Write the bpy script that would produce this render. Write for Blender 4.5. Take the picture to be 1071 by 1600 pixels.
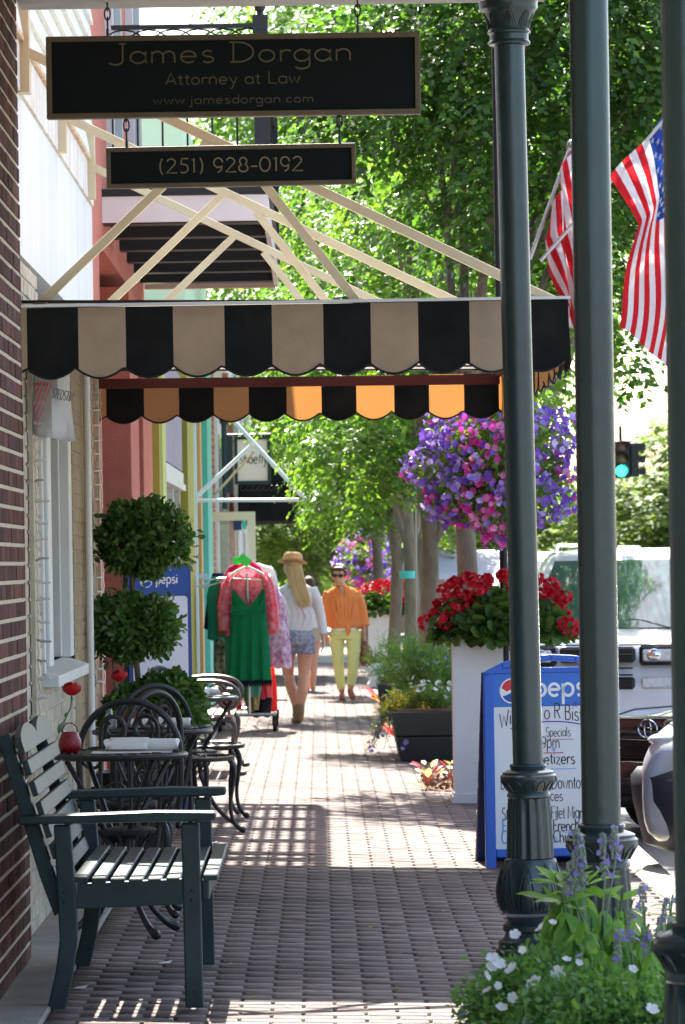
import bpy, math, random
import numpy as np
from mathutils import Vector, Matrix
random.seed(7); rng = np.random.default_rng(7)
pi = math.pi; R = math.radians
S = bpy.context.scene
for o in list(bpy.data.objects): bpy.data.objects.remove(o)

# ------------------------------------------------------------------ camera
F = 6000.0; HC = 1.6; ROLL = 0.016; SL = 0.025; VX, VY = 500.0, 880.0
cd = bpy.data.cameras.new('camera'); cam = bpy.data.objects.new('camera', cd); S.collection.objects.link(cam)
cam.location = (0, 0, HC)
cam.matrix_world = Matrix.Translation((0, 0, HC)) @ Matrix.Rotation(R(90), 4, 'X') @ Matrix.Rotation(-ROLL, 4, 'Z')
cd.sensor_fit = 'VERTICAL'; cd.sensor_height = 36; cd.sensor_width = 24; cd.lens = 36 * F / 1600
cd.shift_x = 35.5 / 1600; cd.shift_y = 80 / 1600
cd.clip_start = 0.5; cd.clip_end = 1500
cd.dof.use_dof = True; cd.dof.focus_distance = 17.0; cd.dof.aperture_fstop = 11.0
S.camera = cam
# ------------------------------------------------------------------ light
SUNDIR = Vector((0.065, -0.80, -1.0)).normalized()      # the way the light travels
w = bpy.data.worlds.new("World"); S.world = w; w.use_nodes = True
nt = w.node_tree; sky = nt.nodes.new('ShaderNodeTexSky'); sky.sky_type = 'NISHITA'; sky.sun_disc = False
tosun = -SUNDIR
sky.sun_elevation = math.asin(tosun.z); sky.sun_rotation = math.atan2(tosun.x, tosun.y)
sky.dust_density = 2.5; sky.air_density = 1.0; sky.altitude = 10
nt.links.new(sky.outputs[0], nt.nodes['Background'].inputs[0]); nt.nodes['Background'].inputs[1].default_value = 0.105
sl = bpy.data.lights.new('sun', 'SUN'); sl.energy = 5.0; sl.angle = R(0.5); sl.color = (1, .95, .87)
so = bpy.data.objects.new('sun', sl); S.collection.objects.link(so)
so.rotation_euler = SUNDIR.to_track_quat('-Z', 'Y').to_euler()
S.view_settings.view_transform = 'Standard'; S.view_settings.look = 'None'; S.view_settings.gamma = 1
S.view_settings.exposure = 2.25
S.cycles.max_bounces = 8; S.cycles.transparent_max_bounces = 8; S.cycles.sample_clamp_indirect = 6

# ------------------------------------------------------------------ where a photographed point stands at depth Y
def P(px, py, Y):
    a, b = px - VX, py - VY
    u = a * math.cos(ROLL) - b * math.sin(ROLL); v = a * math.sin(ROLL) + b * math.cos(ROLL)
    return Vector((u * Y / F, Y, HC - v * Y / F))
def G(px, py):
    a, b = px - VX, py - VY
    u = a * math.cos(ROLL) - b * math.sin(ROLL); v = a * math.sin(ROLL) + b * math.cos(ROLL)
    Y = HC * F / (v - SL * u)
    return Vector((u * Y / F, Y, HC - v * Y / F))
def gz(x): return -SL * x
# ------------------------------------------------------------------ materials
def NT(name):
    m = bpy.data.materials.new(name); m.use_nodes = True
    return m, m.node_tree, m.node_tree.nodes['Principled BSDF']
def rgba(c): return (c[0], c[1], c[2], 1)
def M(name, col, rough=.6, col2=None, vs=6, bump=0, bs=60, metal=0, spec=.4, island=0, alpha=None, coat=0, trans=0, stretch=None, emit=0, sheen=0):
    m, t, b = NT(name); N = t.nodes; L = t.links
    b.inputs['Base Color'].default_value = rgba(col); b.inputs['Roughness'].default_value = rough
    b.inputs['Metallic'].default_value = metal; b.inputs['Specular IOR Level'].default_value = spec
    b.inputs['Coat Weight'].default_value = coat; b.inputs['Coat Roughness'].default_value = .08
    b.inputs['Sheen Weight'].default_value = sheen
    if trans: b.inputs['Transmission Weight'].default_value = trans
    if emit: b.inputs['Emission Color'].default_value = rgba(col); b.inputs['Emission Strength'].default_value = emit
    tc = N.new('ShaderNodeTexCoord'); vec = tc.outputs['Object']
    if stretch:
        mp = N.new('ShaderNodeMapping'); mp.inputs['Scale'].default_value = stretch; L.new(vec, mp.inputs[0]); vec = mp.outputs[0]
    out = None
    if col2:
        n = N.new('ShaderNodeTexNoise'); n.inputs['Scale'].default_value = vs; n.inputs['Detail'].default_value = 6; n.inputs['Roughness'].default_value = .65
        L.new(vec, n.inputs['Vector'])
        r = N.new('ShaderNodeValToRGB'); r.color_ramp.elements[0].position = .35; r.color_ramp.elements[1].position = .68
        r.color_ramp.elements[0].color = rgba(col); r.color_ramp.elements[1].color = rgba(col2)
        L.new(n.outputs['Fac'], r.inputs[0]); out = r.outputs[0]
        L.new(out, b.inputs['Base Color'])
    if island:
        g = N.new('ShaderNodeNewGeometry'); mr = N.new('ShaderNodeMapRange')
        mr.inputs['To Min'].default_value = 1 - island; mr.inputs['To Max'].default_value = 1 + island
        L.new(g.outputs['Random Per Island'], mr.inputs[0])
        mx = N.new('ShaderNodeMix'); mx.data_type = 'RGBA'; mx.blend_type = 'MULTIPLY'; mx.inputs[0].default_value = 1
        if out: L.new(out, mx.inputs[6])
        else: mx.inputs[6].default_value = rgba(col)
        L.new(mr.outputs[0], mx.inputs[7]); L.new(mx.outputs[2], b.inputs['Base Color'])
    if bump:
        n = N.new('ShaderNodeTexNoise'); n.inputs['Scale'].default_value = bs; n.inputs['Detail'].default_value = 5
        L.new(vec, n.inputs['Vector'])
        bp = N.new('ShaderNodeBump'); bp.inputs['Strength'].default_value = bump; bp.inputs['Distance'].default_value = .01
        L.new(n.outputs['Fac'], bp.inputs['Height']); L.new(bp.outputs[0], b.inputs['Normal'])
    return m
def stained(m, lo=.62, hi=1.12, sc=1.1, spots=9, stretch=(1, 1, 1)):
    """old stains and small gum spots over the base colour"""
    t = m.node_tree; N = t.nodes; L = t.links; b = N['Principled BSDF']; src = b.inputs['Base Color'].links[0].from_socket
    g = N.new('ShaderNodeNewGeometry'); mp = N.new('ShaderNodeMapping'); mp.inputs['Scale'].default_value = stretch; L.new(g.outputs['Position'], mp.inputs[0])
    n = N.new('ShaderNodeTexNoise'); n.inputs['Scale'].default_value = sc; n.inputs['Detail'].default_value = 8; n.inputs['Roughness'].default_value = .62; L.new(mp.outputs[0], n.inputs['Vector'])
    mr = N.new('ShaderNodeMapRange'); mr.inputs[1].default_value = .34; mr.inputs[2].default_value = .62; mr.inputs[3].default_value = lo; mr.inputs[4].default_value = hi; L.new(n.outputs['Fac'], mr.inputs[0])
    mx = N.new('ShaderNodeMix'); mx.data_type = 'RGBA'; mx.blend_type = 'MULTIPLY'; mx.inputs[0].default_value = 1; L.new(src, mx.inputs[6]); L.new(mr.outputs[0], mx.inputs[7]); out = mx.outputs[2]
    if spots:
        v = N.new('ShaderNodeTexVoronoi'); v.inputs['Scale'].default_value = spots; L.new(mp.outputs[0], v.inputs['Vector'])
        lt = N.new('ShaderNodeMapRange'); lt.inputs[1].default_value = .10; lt.inputs[2].default_value = .14; lt.inputs[3].default_value = .45; lt.inputs[4].default_value = 1; L.new(v.outputs['Distance'], lt.inputs[0])
        m2 = N.new('ShaderNodeMix'); m2.data_type = 'RGBA'; m2.blend_type = 'MULTIPLY'; m2.inputs[0].default_value = 1; L.new(out, m2.inputs[6]); L.new(lt.outputs[0], m2.inputs[7]); out = m2.outputs[2]
    L.new(out, b.inputs['Base Color']); return m
def ramp_island(name, cols, trans=.35, rough=.5, patch=None):
    """leaf or petal: colour picked per leaf, part of the light passes through"""
    m, t, b = NT(name); N = t.nodes; L = t.links
    g = N.new('ShaderNodeNewGeometry'); r = N.new('ShaderNodeValToRGB')
    el = r.color_ramp.elements
    while len(el) < len(cols): el.new(.5)
    for i, c in enumerate(cols):
        el[i].position = i / max(1, len(cols) - 1); el[i].color = rgba(c)
    L.new(g.outputs['Random Per Island'], r.inputs[0])
    col = r.outputs[0]
    if patch:
        tc = N.new('ShaderNodeTexCoord'); n = N.new('ShaderNodeTexNoise'); n.inputs['Scale'].default_value = patch
        L.new(tc.outputs['Object'], n.inputs['Vector'])
        mr = N.new('ShaderNodeMapRange'); mr.inputs[1].default_value = .35; mr.inputs[2].default_value = .65; mr.inputs[3].default_value = .7; mr.inputs[4].default_value = 1.35
        L.new(n.outputs['Fac'], mr.inputs[0])
        mx = N.new('ShaderNodeMix'); mx.data_type = 'RGBA'; mx.blend_type = 'MULTIPLY'; mx.inputs[0].default_value = 1
        L.new(col, mx.inputs[6]); L.new(mr.outputs[0], mx.inputs[7]); col = mx.outputs[2]
    L.new(col, b.inputs['Base Color']); b.inputs['Roughness'].default_value = rough; b.inputs['Specular IOR Level'].default_value = .35
    tl = N.new('ShaderNodeBsdfTranslucent'); L.new(col, tl.inputs[0])
    gm = N.new('ShaderNodeMix'); gm.data_type = 'RGBA'; gm.blend_type = 'MULTIPLY'; gm.inputs[0].default_value = 1
    L.new(col, gm.inputs[6]); gm.inputs[7].default_value = (1.7, 1.75, .8, 1); gm.clamp_result = False
    if trans > .01: L.new(gm.outputs[2] if cols[0][1] > cols[0][0] and cols[0][1] > cols[0][2] else col, tl.inputs[0])
    ms = N.new('ShaderNodeMixShader'); ms.inputs[0].default_value = trans
    L.new(b.outputs[0], ms.inputs[1]); L.new(tl.outputs[0], ms.inputs[2])
    L.new(ms.outputs[0], N['Material Output'].inputs[0])
    return m
def cloth(name, col, trans=.3, col2=None, vs=8, bump=.25, bs=300, tcol=None):
    m = M(name, col, .85, col2, vs, bump, bs, spec=.15)
    t = m.node_tree; N = t.nodes; L = t.links; b = N['Principled BSDF']
    tl = N.new('ShaderNodeBsdfTranslucent'); tl.inputs[0].default_value = rgba(tcol or col)
    if b.inputs['Base Color'].links and not tcol: L.new(b.inputs['Base Color'].links[0].from_socket, tl.inputs[0])
    ms = N.new('ShaderNodeMixShader'); ms.inputs[0].default_value = trans
    L.new(b.outputs[0], ms.inputs[1]); L.new(tl.outputs[0], ms.inputs[2]); L.new(ms.outputs[0], N['Material Output'].inputs[0])
    return m
def glassm(name, tint=(.6, .75, .7), rough=.02):
    m, t, b = NT(name); b.inputs['Base Color'].default_value = rgba(tint); b.inputs['Roughness'].default_value = rough
    b.inputs['Transmission Weight'].default_value = .9; b.inputs['IOR'].default_value = 1.3
    return m
# ------------------------------------------------------------------ mesh builder
class MB:
    def __init__(s): s.v = []; s.f = []; s.m = []; s.mi = 0
    def add(s, vs, fs):
        n = len(s.v); s.v += [tuple(p) for p in vs]
        for f in fs: s.f.append(tuple(n + i for i in f)); s.m.append(s.mi)
    def box(s, x0, x1, y0, y1, z0, z1):
        s.add([(x, y, z) for z in (z0, z1) for y in (y0, y1) for x in (x0, x1)],
              [(0, 2, 3, 1), (4, 5, 7, 6), (0, 1, 5, 4), (2, 6, 7, 3), (0, 4, 6, 2), (1, 3, 7, 5)])
        return s
    def cbox(s, x0, x1, y0, y1, z0, z1, c=.004):
        """box with chamfered edges"""
        X = (x0, x1); Y = (y0, y1); Z = (z0, z1); vs = []; idx = {}
        for i in (0, 1):
            for j in (0, 1):
                for k in (0, 1):
                    sx, sy, sz = (1, -1)[i], (1, -1)[j], (1, -1)[k]
                    for a in range(3):
                        p = [X[i] + sx * c, Y[j] + sy * c, Z[k] + sz * c]; p[a] = (X[i], Y[j], Z[k])[a]
                        idx[(i, j, k, a)] = len(vs); vs.append(p)
        fs = []
        for a in range(3):
            b_, c_ = [q for q in range(3) if q != a]
            for e in (0, 1):
                q = []
                for (u, v) in ((0, 0), (1, 0), (1, 1), (0, 1)):
                    ijk = [0, 0, 0]; ijk[a] = e; ijk[b_] = u; ijk[c_] = v; q.append(idx[(*ijk, a)])
                fs.append(q)
        for a in range(3):
            b_, c_ = [q for q in range(3) if q != a]
            for u in (0, 1):
                for v in (0, 1):
                    A = [0, 0, 0]; B = [0, 0, 0]; A[b_] = B[b_] = u; A[c_] = B[c_] = v; B[a] = 1
                    fs.append([idx[(*A, b_)], idx[(*B, b_)], idx[(*B, c_)], idx[(*A, c_)]])
        for i in (0, 1):
            for j in (0, 1):
                for k in (0, 1): fs.append([idx[(i, j, k, 0)], idx[(i, j, k, 1)], idx[(i, j, k, 2)]])
        s.add(vs, fs); return s
    def beam(s, p0, p1, w, h, up=(0, 0, 1), c=0):
        p0 = Vector(p0); p1 = Vector(p1); d = (p1 - p0).normalized(); u = Vector(up)
        x = d.cross(u).normalized(); u = x.cross(d).normalized(); vs = []
        for p in (p0, p1):
            for a, b in ((-1, -1), (1, -1), (1, 1), (-1, 1)): vs.append(p + x * a * w / 2 + u * b * h / 2)
        s.add(vs, [(3, 2, 1, 0), (4, 5, 6, 7), (0, 1, 5, 4), (1, 2, 6, 5), (2, 3, 7, 6), (3, 0, 4, 7)]); return s
    def tube(s, pts, r, n=8, cap=True, flat=1.0, closed=False):
        pts = [Vector(p) for p in pts]; m = len(pts)
        rs = r if isinstance(r, (list, tuple)) else [r] * m
        T = []
        for i in range(m):
            a = pts[(i - 1) % m] if closed else pts[max(0, i - 1)]; b = pts[(i + 1) % m] if closed else pts[min(m - 1, i + 1)]
            d = b - a; T.append(d.normalized() if d.length > 1e-9 else Vector((0, 0, 1)))
        u = Vector((0, 0, 1)) if abs(T[0].z) < .9 else Vector((1, 0, 0))
        u = (u - T[0] * u.dot(T[0])).normalized(); vs = []
        for i in range(m):
            u = u - T[i] * u.dot(T[i]); u = u.normalized() if u.length > 1e-6 else T[i].orthogonal().normalized()
            w = T[i].cross(u)
            for k in range(n):
                a = 2 * pi * k / n; vs.append(pts[i] + (u * math.cos(a) * flat + w * math.sin(a)) * rs[i])
        fs = []
        for i in range(m if closed else m - 1):
            j = (i + 1) % m
            for k in range(n): fs.append((i * n + k, i * n + (k + 1) % n, j * n + (k + 1) % n, j * n + k))
        if cap and not closed: fs.append(tuple(range(n))[::-1]); fs.append(tuple((m - 1) * n + k for k in range(n)))
        s.add(vs, fs); return s
    def lathe(s, prof, c=(0, 0, 0), n=24, flute=0, fd=0, fl=None):
        """prof = [(r, z)]; optional flutes between the indices in fl"""
        vs = []; fs = []; m = len(prof)
        for i, (r, z) in enumerate(prof):
            for k in range(n):
                a = 2 * pi * k / n; rr = r
                if flute and (fl is None or i in fl): rr = r * (1 - fd * (.5 + .5 * math.cos(a * flute)))
                vs.append((c[0] + rr * math.cos(a), c[1] + rr * math.sin(a), c[2] + z))
        for i in range(m - 1):
            for k in range(n): fs.append((i * n + k, i * n + (k + 1) % n, (i + 1) * n + (k + 1) % n, (i + 1) * n + k))
        fs.append(tuple(range(n))[::-1]); fs.append(tuple((m - 1) * n + k for k in range(n)))
        s.add(vs, fs); return s
    def ell(s, c, r, n=12, m=8, rot=None):
        vs = []; fs = []
        for i in range(1, m):
            t = pi * i / m
            for k in range(n):
                a = 2 * pi * k / n; v = Vector((r[0] * math.sin(t) * math.cos(a), r[1] * math.sin(t) * math.sin(a), r[2] * math.cos(t)))
                if rot: v = rot @ v
                vs.append(v + Vector(c))
        top = Vector((0, 0, r[2])); top = rot @ top if rot else top
        vs += [Vector(c) + top, Vector(c) - top]; a0 = (m - 1) * n
        for i in range(m - 2):
            for k in range(n): fs.append((i * n + k, (i + 1) * n + k, (i + 1) * n + (k + 1) % n, i * n + (k + 1) % n))
        for k in range(n): fs.append((a0, k, (k + 1) % n)); fs.append((a0 + 1, (m - 2) * n + (k + 1) % n, (m - 2) * n + k))
        s.add(vs, fs); return s
    def rings(s, rows, cap=True):
        """rows: list of point lists of the same length, joined as a closed loft"""
        n = len(rows[0]); vs = [p for r in rows for p in r]; fs = []
        for i in range(len(rows) - 1):
            for k in range(n): fs.append((i * n + k, i * n + (k + 1) % n, (i + 1) * n + (k + 1) % n, (i + 1) * n + k))
        if cap: fs.append(tuple(range(n))[::-1]); fs.append(tuple((len(rows) - 1) * n + k for k in range(n)))
        s.add(vs, fs); return s
    def grid(s, rows):
        n = len(rows[0]); vs = [p for r in rows for p in r]; fs = []
        for i in range(len(rows) - 1):
            for k in range(n - 1): fs.append((i * n + k, i * n + k + 1, (i + 1) * n + k + 1, (i + 1) * n + k))
        s.add(vs, fs); return s
    def prism(s, poly, axis, a, b):
        """extrude a 2D outline along an axis (0,1,2) from a to b"""
        n = len(poly); vs = []
        for t in (a, b):
            for p in poly:
                q = list(p); q.insert(axis, t); vs.append(q)
        s.add(vs, [tuple(range(n))[::-1], tuple(range(n, 2 * n))] + [(i, (i + 1) % n, n + (i + 1) % n, n + i) for i in range(n)]); return s
    def xf(s, mat, start=0):
        s.v[start:] = [tuple(mat @ Vector(p)) for p in s.v[start:]]; return s
def cr(pts, k=5):
    P_ = [Vector(p) for p in pts]; out = []
    for i in range(len(P_) - 1):
        a, b, c, d = P_[max(0, i - 1)], P_[i], P_[i + 1], P_[min(len(P_) - 1, i + 2)]
        for j in range(k):
            t = j / k; out.append(.5 * ((2 * b) + (c - a) * t + (2 * a - 5 * b + 4 * c - d) * t * t + (3 * b - a - 3 * c + d) * t ** 3))
    return out + [P_[-1]]
def crr(rs, k=5): return [rs[i] + (rs[i + 1] - rs[i]) * j / k for i in range(len(rs) - 1) for j in range(k)] + [rs[-1]]
def link(name, me, parent=None):
    o = bpy.data.objects.new(name, me); S.collection.objects.link(o)
    if parent: o.parent = parent
    return o
def wloc(p):
    v = Vector((0, 0, 0))
    while p: v += p.location; p = p.parent
    return v
def part(name, mb, mat, parent=None, world=False, smooth=False, bevel=0, label=None, sub=0, fix=True):
    me = bpy.data.meshes.new(name); vs = mb.v
    if world and parent:
        w0 = wloc(parent); vs = [(p[0] - w0.x, p[1] - w0.y, p[2] - w0.z) for p in vs]
    me.from_pydata(vs, [], mb.f)
    for mm in (mat if isinstance(mat, (list, tuple)) else [mat]): me.materials.append(mm)
    me.polygons.foreach_set('material_index', mb.m)
    if fix:
        import bmesh
        bm = bmesh.new(); bm.from_mesh(me); bmesh.ops.recalc_face_normals(bm, faces=bm.faces); bm.to_mesh(me); bm.free()
    if smooth: me.polygons.foreach_set('use_smooth', [True] * len(me.polygons)); me.set_sharp_from_angle(angle=R(smooth if smooth > 1 else 42))
    o = link(name, me, parent)
    if bevel:
        b = o.modifiers.new('bevel', 'BEVEL'); b.width = bevel; b.segments = 2; b.limit_method = 'ANGLE'; b.angle_limit = R(40)
    if sub:
        b = o.modifiers.new('sub', 'SUBSURF'); b.levels = b.render_levels = sub
    if label: o['label'] = label
    return o
def tag(o, label=None, cat=None, group=None, kind=None):
    if label: o['label'] = label
    if cat: o['category'] = cat
    if group: o['group'] = group
    if kind: o['kind'] = kind
    return o
def thing(name, label, cat, loc=(0, 0, 0), rz=0, group=None):
    o = bpy.data.objects.new(name, None); S.collection.objects.link(o); o.location = loc; o.rotation_euler = (0, 0, rz); o.empty_display_size = .1
    return tag(o, label, cat, group)
def dup(root, loc, rz=0, label=None, scale=None):
    def cp(o, par):
        c = o.copy(); S.collection.objects.link(c); c.parent = par
        for k in list(o.children): cp(k, c)
        return c
    r = cp(root, None); r.location = loc; r.rotation_euler = (0, 0, rz)
    if scale: r.scale = (scale,) * 3
    if label: r['label'] = label
    return r
def structure(o): o['kind'] = 'structure'; return o
# fast mesh of many copies of one small template
def raw(name, V, Fc, mats, parent=None, mi=None, smooth=False):
    me = bpy.data.meshes.new(name); k = Fc.shape[1]
    me.vertices.add(len(V)); me.vertices.foreach_set('co', np.ascontiguousarray(V, dtype=np.float32).ravel())
    me.loops.add(Fc.size); me.loops.foreach_set('vertex_index', Fc.astype(np.int32).ravel())
    me.polygons.add(len(Fc)); me.polygons.foreach_set('loop_start', np.arange(0, Fc.size, k, dtype=np.int32))
    for m in (mats if isinstance(mats, (list, tuple)) else [mats]): me.materials.append(m)
    if mi is not None: me.polygons.foreach_set('material_index', mi.astype(np.int32))
    if smooth: me.polygons.foreach_set('use_smooth', np.ones(len(Fc), dtype=bool))
    me.update(calc_edges=True); me.validate()
    return link(name, me, parent)
def nrm(a): return a / (np.linalg.norm(a, axis=1, keepdims=True) + 1e-9)
def scat(tv, tf, pos, D=None, Nn=None, size=1.0):
    """copies of template (y = long axis, z = normal) at pos"""
    n = len(pos); tv = np.array(tv, float); tf = np.array(tf, int)
    if D is None: D = rng.normal(size=(n, 3))
    if Nn is None: Nn = rng.normal(size=(n, 3))
    Y = nrm(np.asarray(D, float)); Z = nrm(Nn - Y * np.sum(Nn * Y, axis=1, keepdims=True)); X = np.cross(Y, Z)
    sz = np.broadcast_to(np.asarray(size, float), (n,))[:, None, None]
    W = (tv[None, :, 0:1] * X[:, None] + tv[None, :, 1:2] * Y[:, None] + tv[None, :, 2:3] * Z[:, None]) * sz + np.asarray(pos)[:, None]
    Fc = tf[None] + (np.arange(n) * len(tv))[:, None, None]
    return W.reshape(-1, 3), Fc.reshape(-1, tf.shape[1])
LEAF = ([(0, 0, 0), (.3, .45, .07), (0, 1, -.05), (-.3, .45, .07)], [(0, 1, 2, 3)])
LEAF2 = ([(0, 0, 0), (.24, .3, .06), (.2, .68, .04), (0, 1, -.08), (-.2, .68, .04), (-.24, .3, .06), (0, .3, 0), (0, .68, -.02)],
         [(0, 1, 6), (0, 6, 5), (1, 2, 7), (1, 7, 6), (6, 7, 4), (6, 4, 5), (2, 3, 7), (7, 3, 4)])
def flower(n=5, cup=.25):
    v = [(0, 0, -.1)]; f = []
    for i in range(n):
        a = 2 * pi * i / n
        for da, r, z in ((-.52, .75, cup * .6), (-.25, 1, cup), (.25, 1, cup), (.52, .75, cup * .6)):
            v.append((math.sin(a + da * 2 * pi / n) * r * .5, math.cos(a + da * 2 * pi / n) * r * .5, z * .5))
        b = 1 + 4 * i; f += [(0, b, b + 1), (0, b + 1, b + 2), (0, b + 2, b + 3)]
    return v, f
FLW = flower()
def join(parts):
    V = []; Fs = []; n = 0
    for v, f in parts: V.append(v); Fs.append(f + n); n += len(v)
    return np.concatenate(V), np.concatenate(Fs)
# ------------------------------------------------------------------ stroke lettering
def A(cx, cy, rx, ry, a0, a1, n=10):
    return [(cx + rx * math.cos(R(a0 + (a1 - a0) * i / n)), cy + ry * math.sin(R(a0 + (a1 - a0) * i / n))) for i in range(n + 1)]
O_ = A(.45, .5, .42, .5, 0, 360, 16)
GL = {
 'a': (1, [O_, [(.87, 1), (.87, .1), (.95, 0)]]), 'b': (1, [O_, [(.05, 1.7), (.05, 0)]]), 'c': (.85, [A(.45, .5, .42, .5, 50, 310, 12)]),
 'd': (1, [O_, [(.87, 1.7), (.87, 0)]]), 'e': (1, [[(.05, .52), (.87, .52)], A(.45, .5, .42, .5, 0, 315, 14)]),
 'f': (.6, [A(.52, 1.35, .25, .3, 20, 180, 6) + [(.27, 0)], [(0, 1), (.5, 1)]]), 'g': (1, [O_, [(.87, 1), (.87, -.3)] + A(.45, -.3, .42, .35, 0, -150, 8)]),
 'h': (1, [[(.08, 1.7), (.08, 0)], A(.45, .6, .37, .4, 180, 0, 8) + [(.82, 0)]]), 'i': (.35, [[(.12, 1), (.12, 0)], [(.12, 1.35), (.14, 1.45)]]),
 'j': (.4, [[(.2, 1), (.2, -.3)] + A(-.05, -.3, .25, .3, 0, -120, 6), [(.2, 1.35), (.22, 1.45)]]),
 'k': (.9, [[(.08, 1.7), (.08, 0)], [(.75, 1), (.1, .4)], [(.3, .6), (.8, 0)]]), 'l': (.35, [[(.12, 1.7), (.12, 0)]]),
 'm': (1.5, [[(.08, 1), (.08, 0)], A(.39, .6, .31, .4, 180, 0, 8) + [(.7, 0)], A(1.01, .6, .31, .4, 180, 0, 8) + [(1.34, 0)]]),
 'n': (1, [[(.08, 1), (.08, 0)], A(.45, .6, .37, .4, 180, 0, 8) + [(.82, 0)]]), 'o': (1, [O_]),
 'p': (1, [O_, [(.05, 1), (.05, -.7)]]), 'q': (1, [O_, [(.87, 1), (.87, -.7)]]), 'r': (.65, [[(.08, 1), (.08, 0)], A(.42, .55, .34, .42, 180, 50, 6)]),
 's': (.8, [A(.38, .76, .28, .25, 40, 270, 8) + A(.38, .25, .3, .26, 90, -150, 8)]), 't': (.6, [[(.25, 1.4), (.25, .15), (.4, 0), (.52, .05)], [(0, 1), (.52, 1)]]),
 'u': (1, [[(.08, 1), (.08, .4)] + A(.45, .4, .37, .4, 180, 360, 8), [(.82, 1), (.82, 0)]]), 'v': (.85, [[(.02, 1), (.38, 0), (.75, 1)]]),
 'w': (1.3, [[(.02, 1), (.32, 0), (.6, .85), (.88, 0), (1.2, 1)]]), 'x': (.85, [[(.02, 1), (.75, 0)], [(.72, 1), (0, 0)]]),
 'y': (.9, [[(.02, 1), (.42, .1)], [(.8, 1), (.3, -.6), (.1, -.65)]]), 'z': (.85, [[(.05, 1), (.72, 1), (.03, 0), (.78, 0)]]),
 'A': (1.2, [[(0, 0), (.55, 1.7), (1.1, 0)], [(.2, .5), (.95, .5)]]), 'B': (1.1, [[(.1, 0), (.1, 1.7)], [(.1, 1.7)] + A(.45, 1.3, .35, .4, 90, -90, 8) + [(.1, .9)] + A(.5, .45, .42, .45, 90, -90, 8) + [(.1, 0)]]),
 'C': (1.2, [A(.65, .85, .6, .85, 50, 310, 12)]), 'D': (1.4, [[(.15, 1.7), (.15, 0)], [(-.05, 1.7), (.3, 1.7)] + A(.4, .85, .85, .85, 80, -80, 12) + [(.0, 0)]]),
 'F': (1, [[(.1, 0), (.1, 1.7), (.9, 1.7)], [(.1, .9), (.7, .9)]]), 'J': (.8, [[(.35, 1.7), (.75, 1.7)], [(.55, 1.7), (.55, .25)] + A(.15, .25, .4, .35, 0, -110, 8) + [(-.2, .05)]]),
 'L': (1, [[(.1, 1.7), (.1, .05), (.9, .0)]]), 'M': (1.5, [[(.05, 0), (.15, 1.7), (.7, .3), (1.25, 1.7), (1.35, 0)]]),
 'N': (1.3, [[(.1, 0), (.1, 1.7), (1.05, 0), (1.05, 1.7)]]),
 'R': (1.1, [[(.1, 0), (.1, 1.7)], [(.1, 1.7)] + A(.5, 1.3, .4, .42, 90, -90, 8) + [(.1, .88)], [(.45, .88), (.95, 0)]]),
 'S': (1, [A(.48, 1.27, .38, .42, 40, 270, 10) + A(.48, .43, .42, .43, 90, -150, 10)]), 'T': (1.1, [[(0, 1.7), (1, 1.7)], [(.5, 1.7), (.5, 0)]]),
 'E': (1, [[(.9, 1.7), (.1, 1.7), (.1, 0), (.9, 0)], [(.1, .9), (.7, .9)]]), 'I': (.4, [[(.15, 1.7), (.15, 0)]]), 'O': (1.4, [A(.65, .85, .6, .85, 0, 360, 18)]),
 'P': (1.1, [[(.1, 0), (.1, 1.7)], [(.1, 1.7)] + A(.5, 1.3, .4, .42, 90, -90, 8) + [(.1, .88)]]),
 'W': (1.8, [[(.0, 1.7), (.4, 0), (.8, 1.3), (1.2, 0), (1.65, 1.8)]]),
 '0': (1.15, [A(.5, .75, .47, .75, 0, 360, 18)]), '1': (.5, [[(.05, 1.3), (.25, 1.5), (.25, 0)]]), '2': (1.05, [A(.45, 1.1, .38, .4, 160, -20, 8) + [(.02, 0), (.95, 0)]]),
 '5': (1, [[(.85, 1.5), (.25, 1.5), (.18, .9)] + A(.4, .45, .42, .46, 100, -130, 10)]), '8': (1, [A(.45, 1.12, .33, .38, 0, 360, 14), A(.45, .38, .42, .38, 0, 360, 14)]),
 '9': (1, [A(.45, 1.0, .4, .5, 0, 360, 14), [(.85, 1.0), (.7, .2), (.4, -.05)]]), '(': (.6, [A(.75, .7, .6, 1.1, 130, 230, 8)]), ')': (.6, [A(-.2, .7, .6, 1.1, 50, -50, 8)]),
 '-': (.7, [[(.05, .55), (.6, .55)]]), '.': (.35, [[(.1, 0), (.13, .08)]]), '*': (.7, [[(.0, .9), (.5, .9)], [(.1, 1.2), (.4, .6)], [(.4, 1.2), (.1, .6)]]), ' ': (.55, []), "'": (.3, [[(.1, 1.7), (.08, 1.4)]]),
}
def textw(s, track=.12): return sum(GL[c][0] + track for c in s) - track
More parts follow.
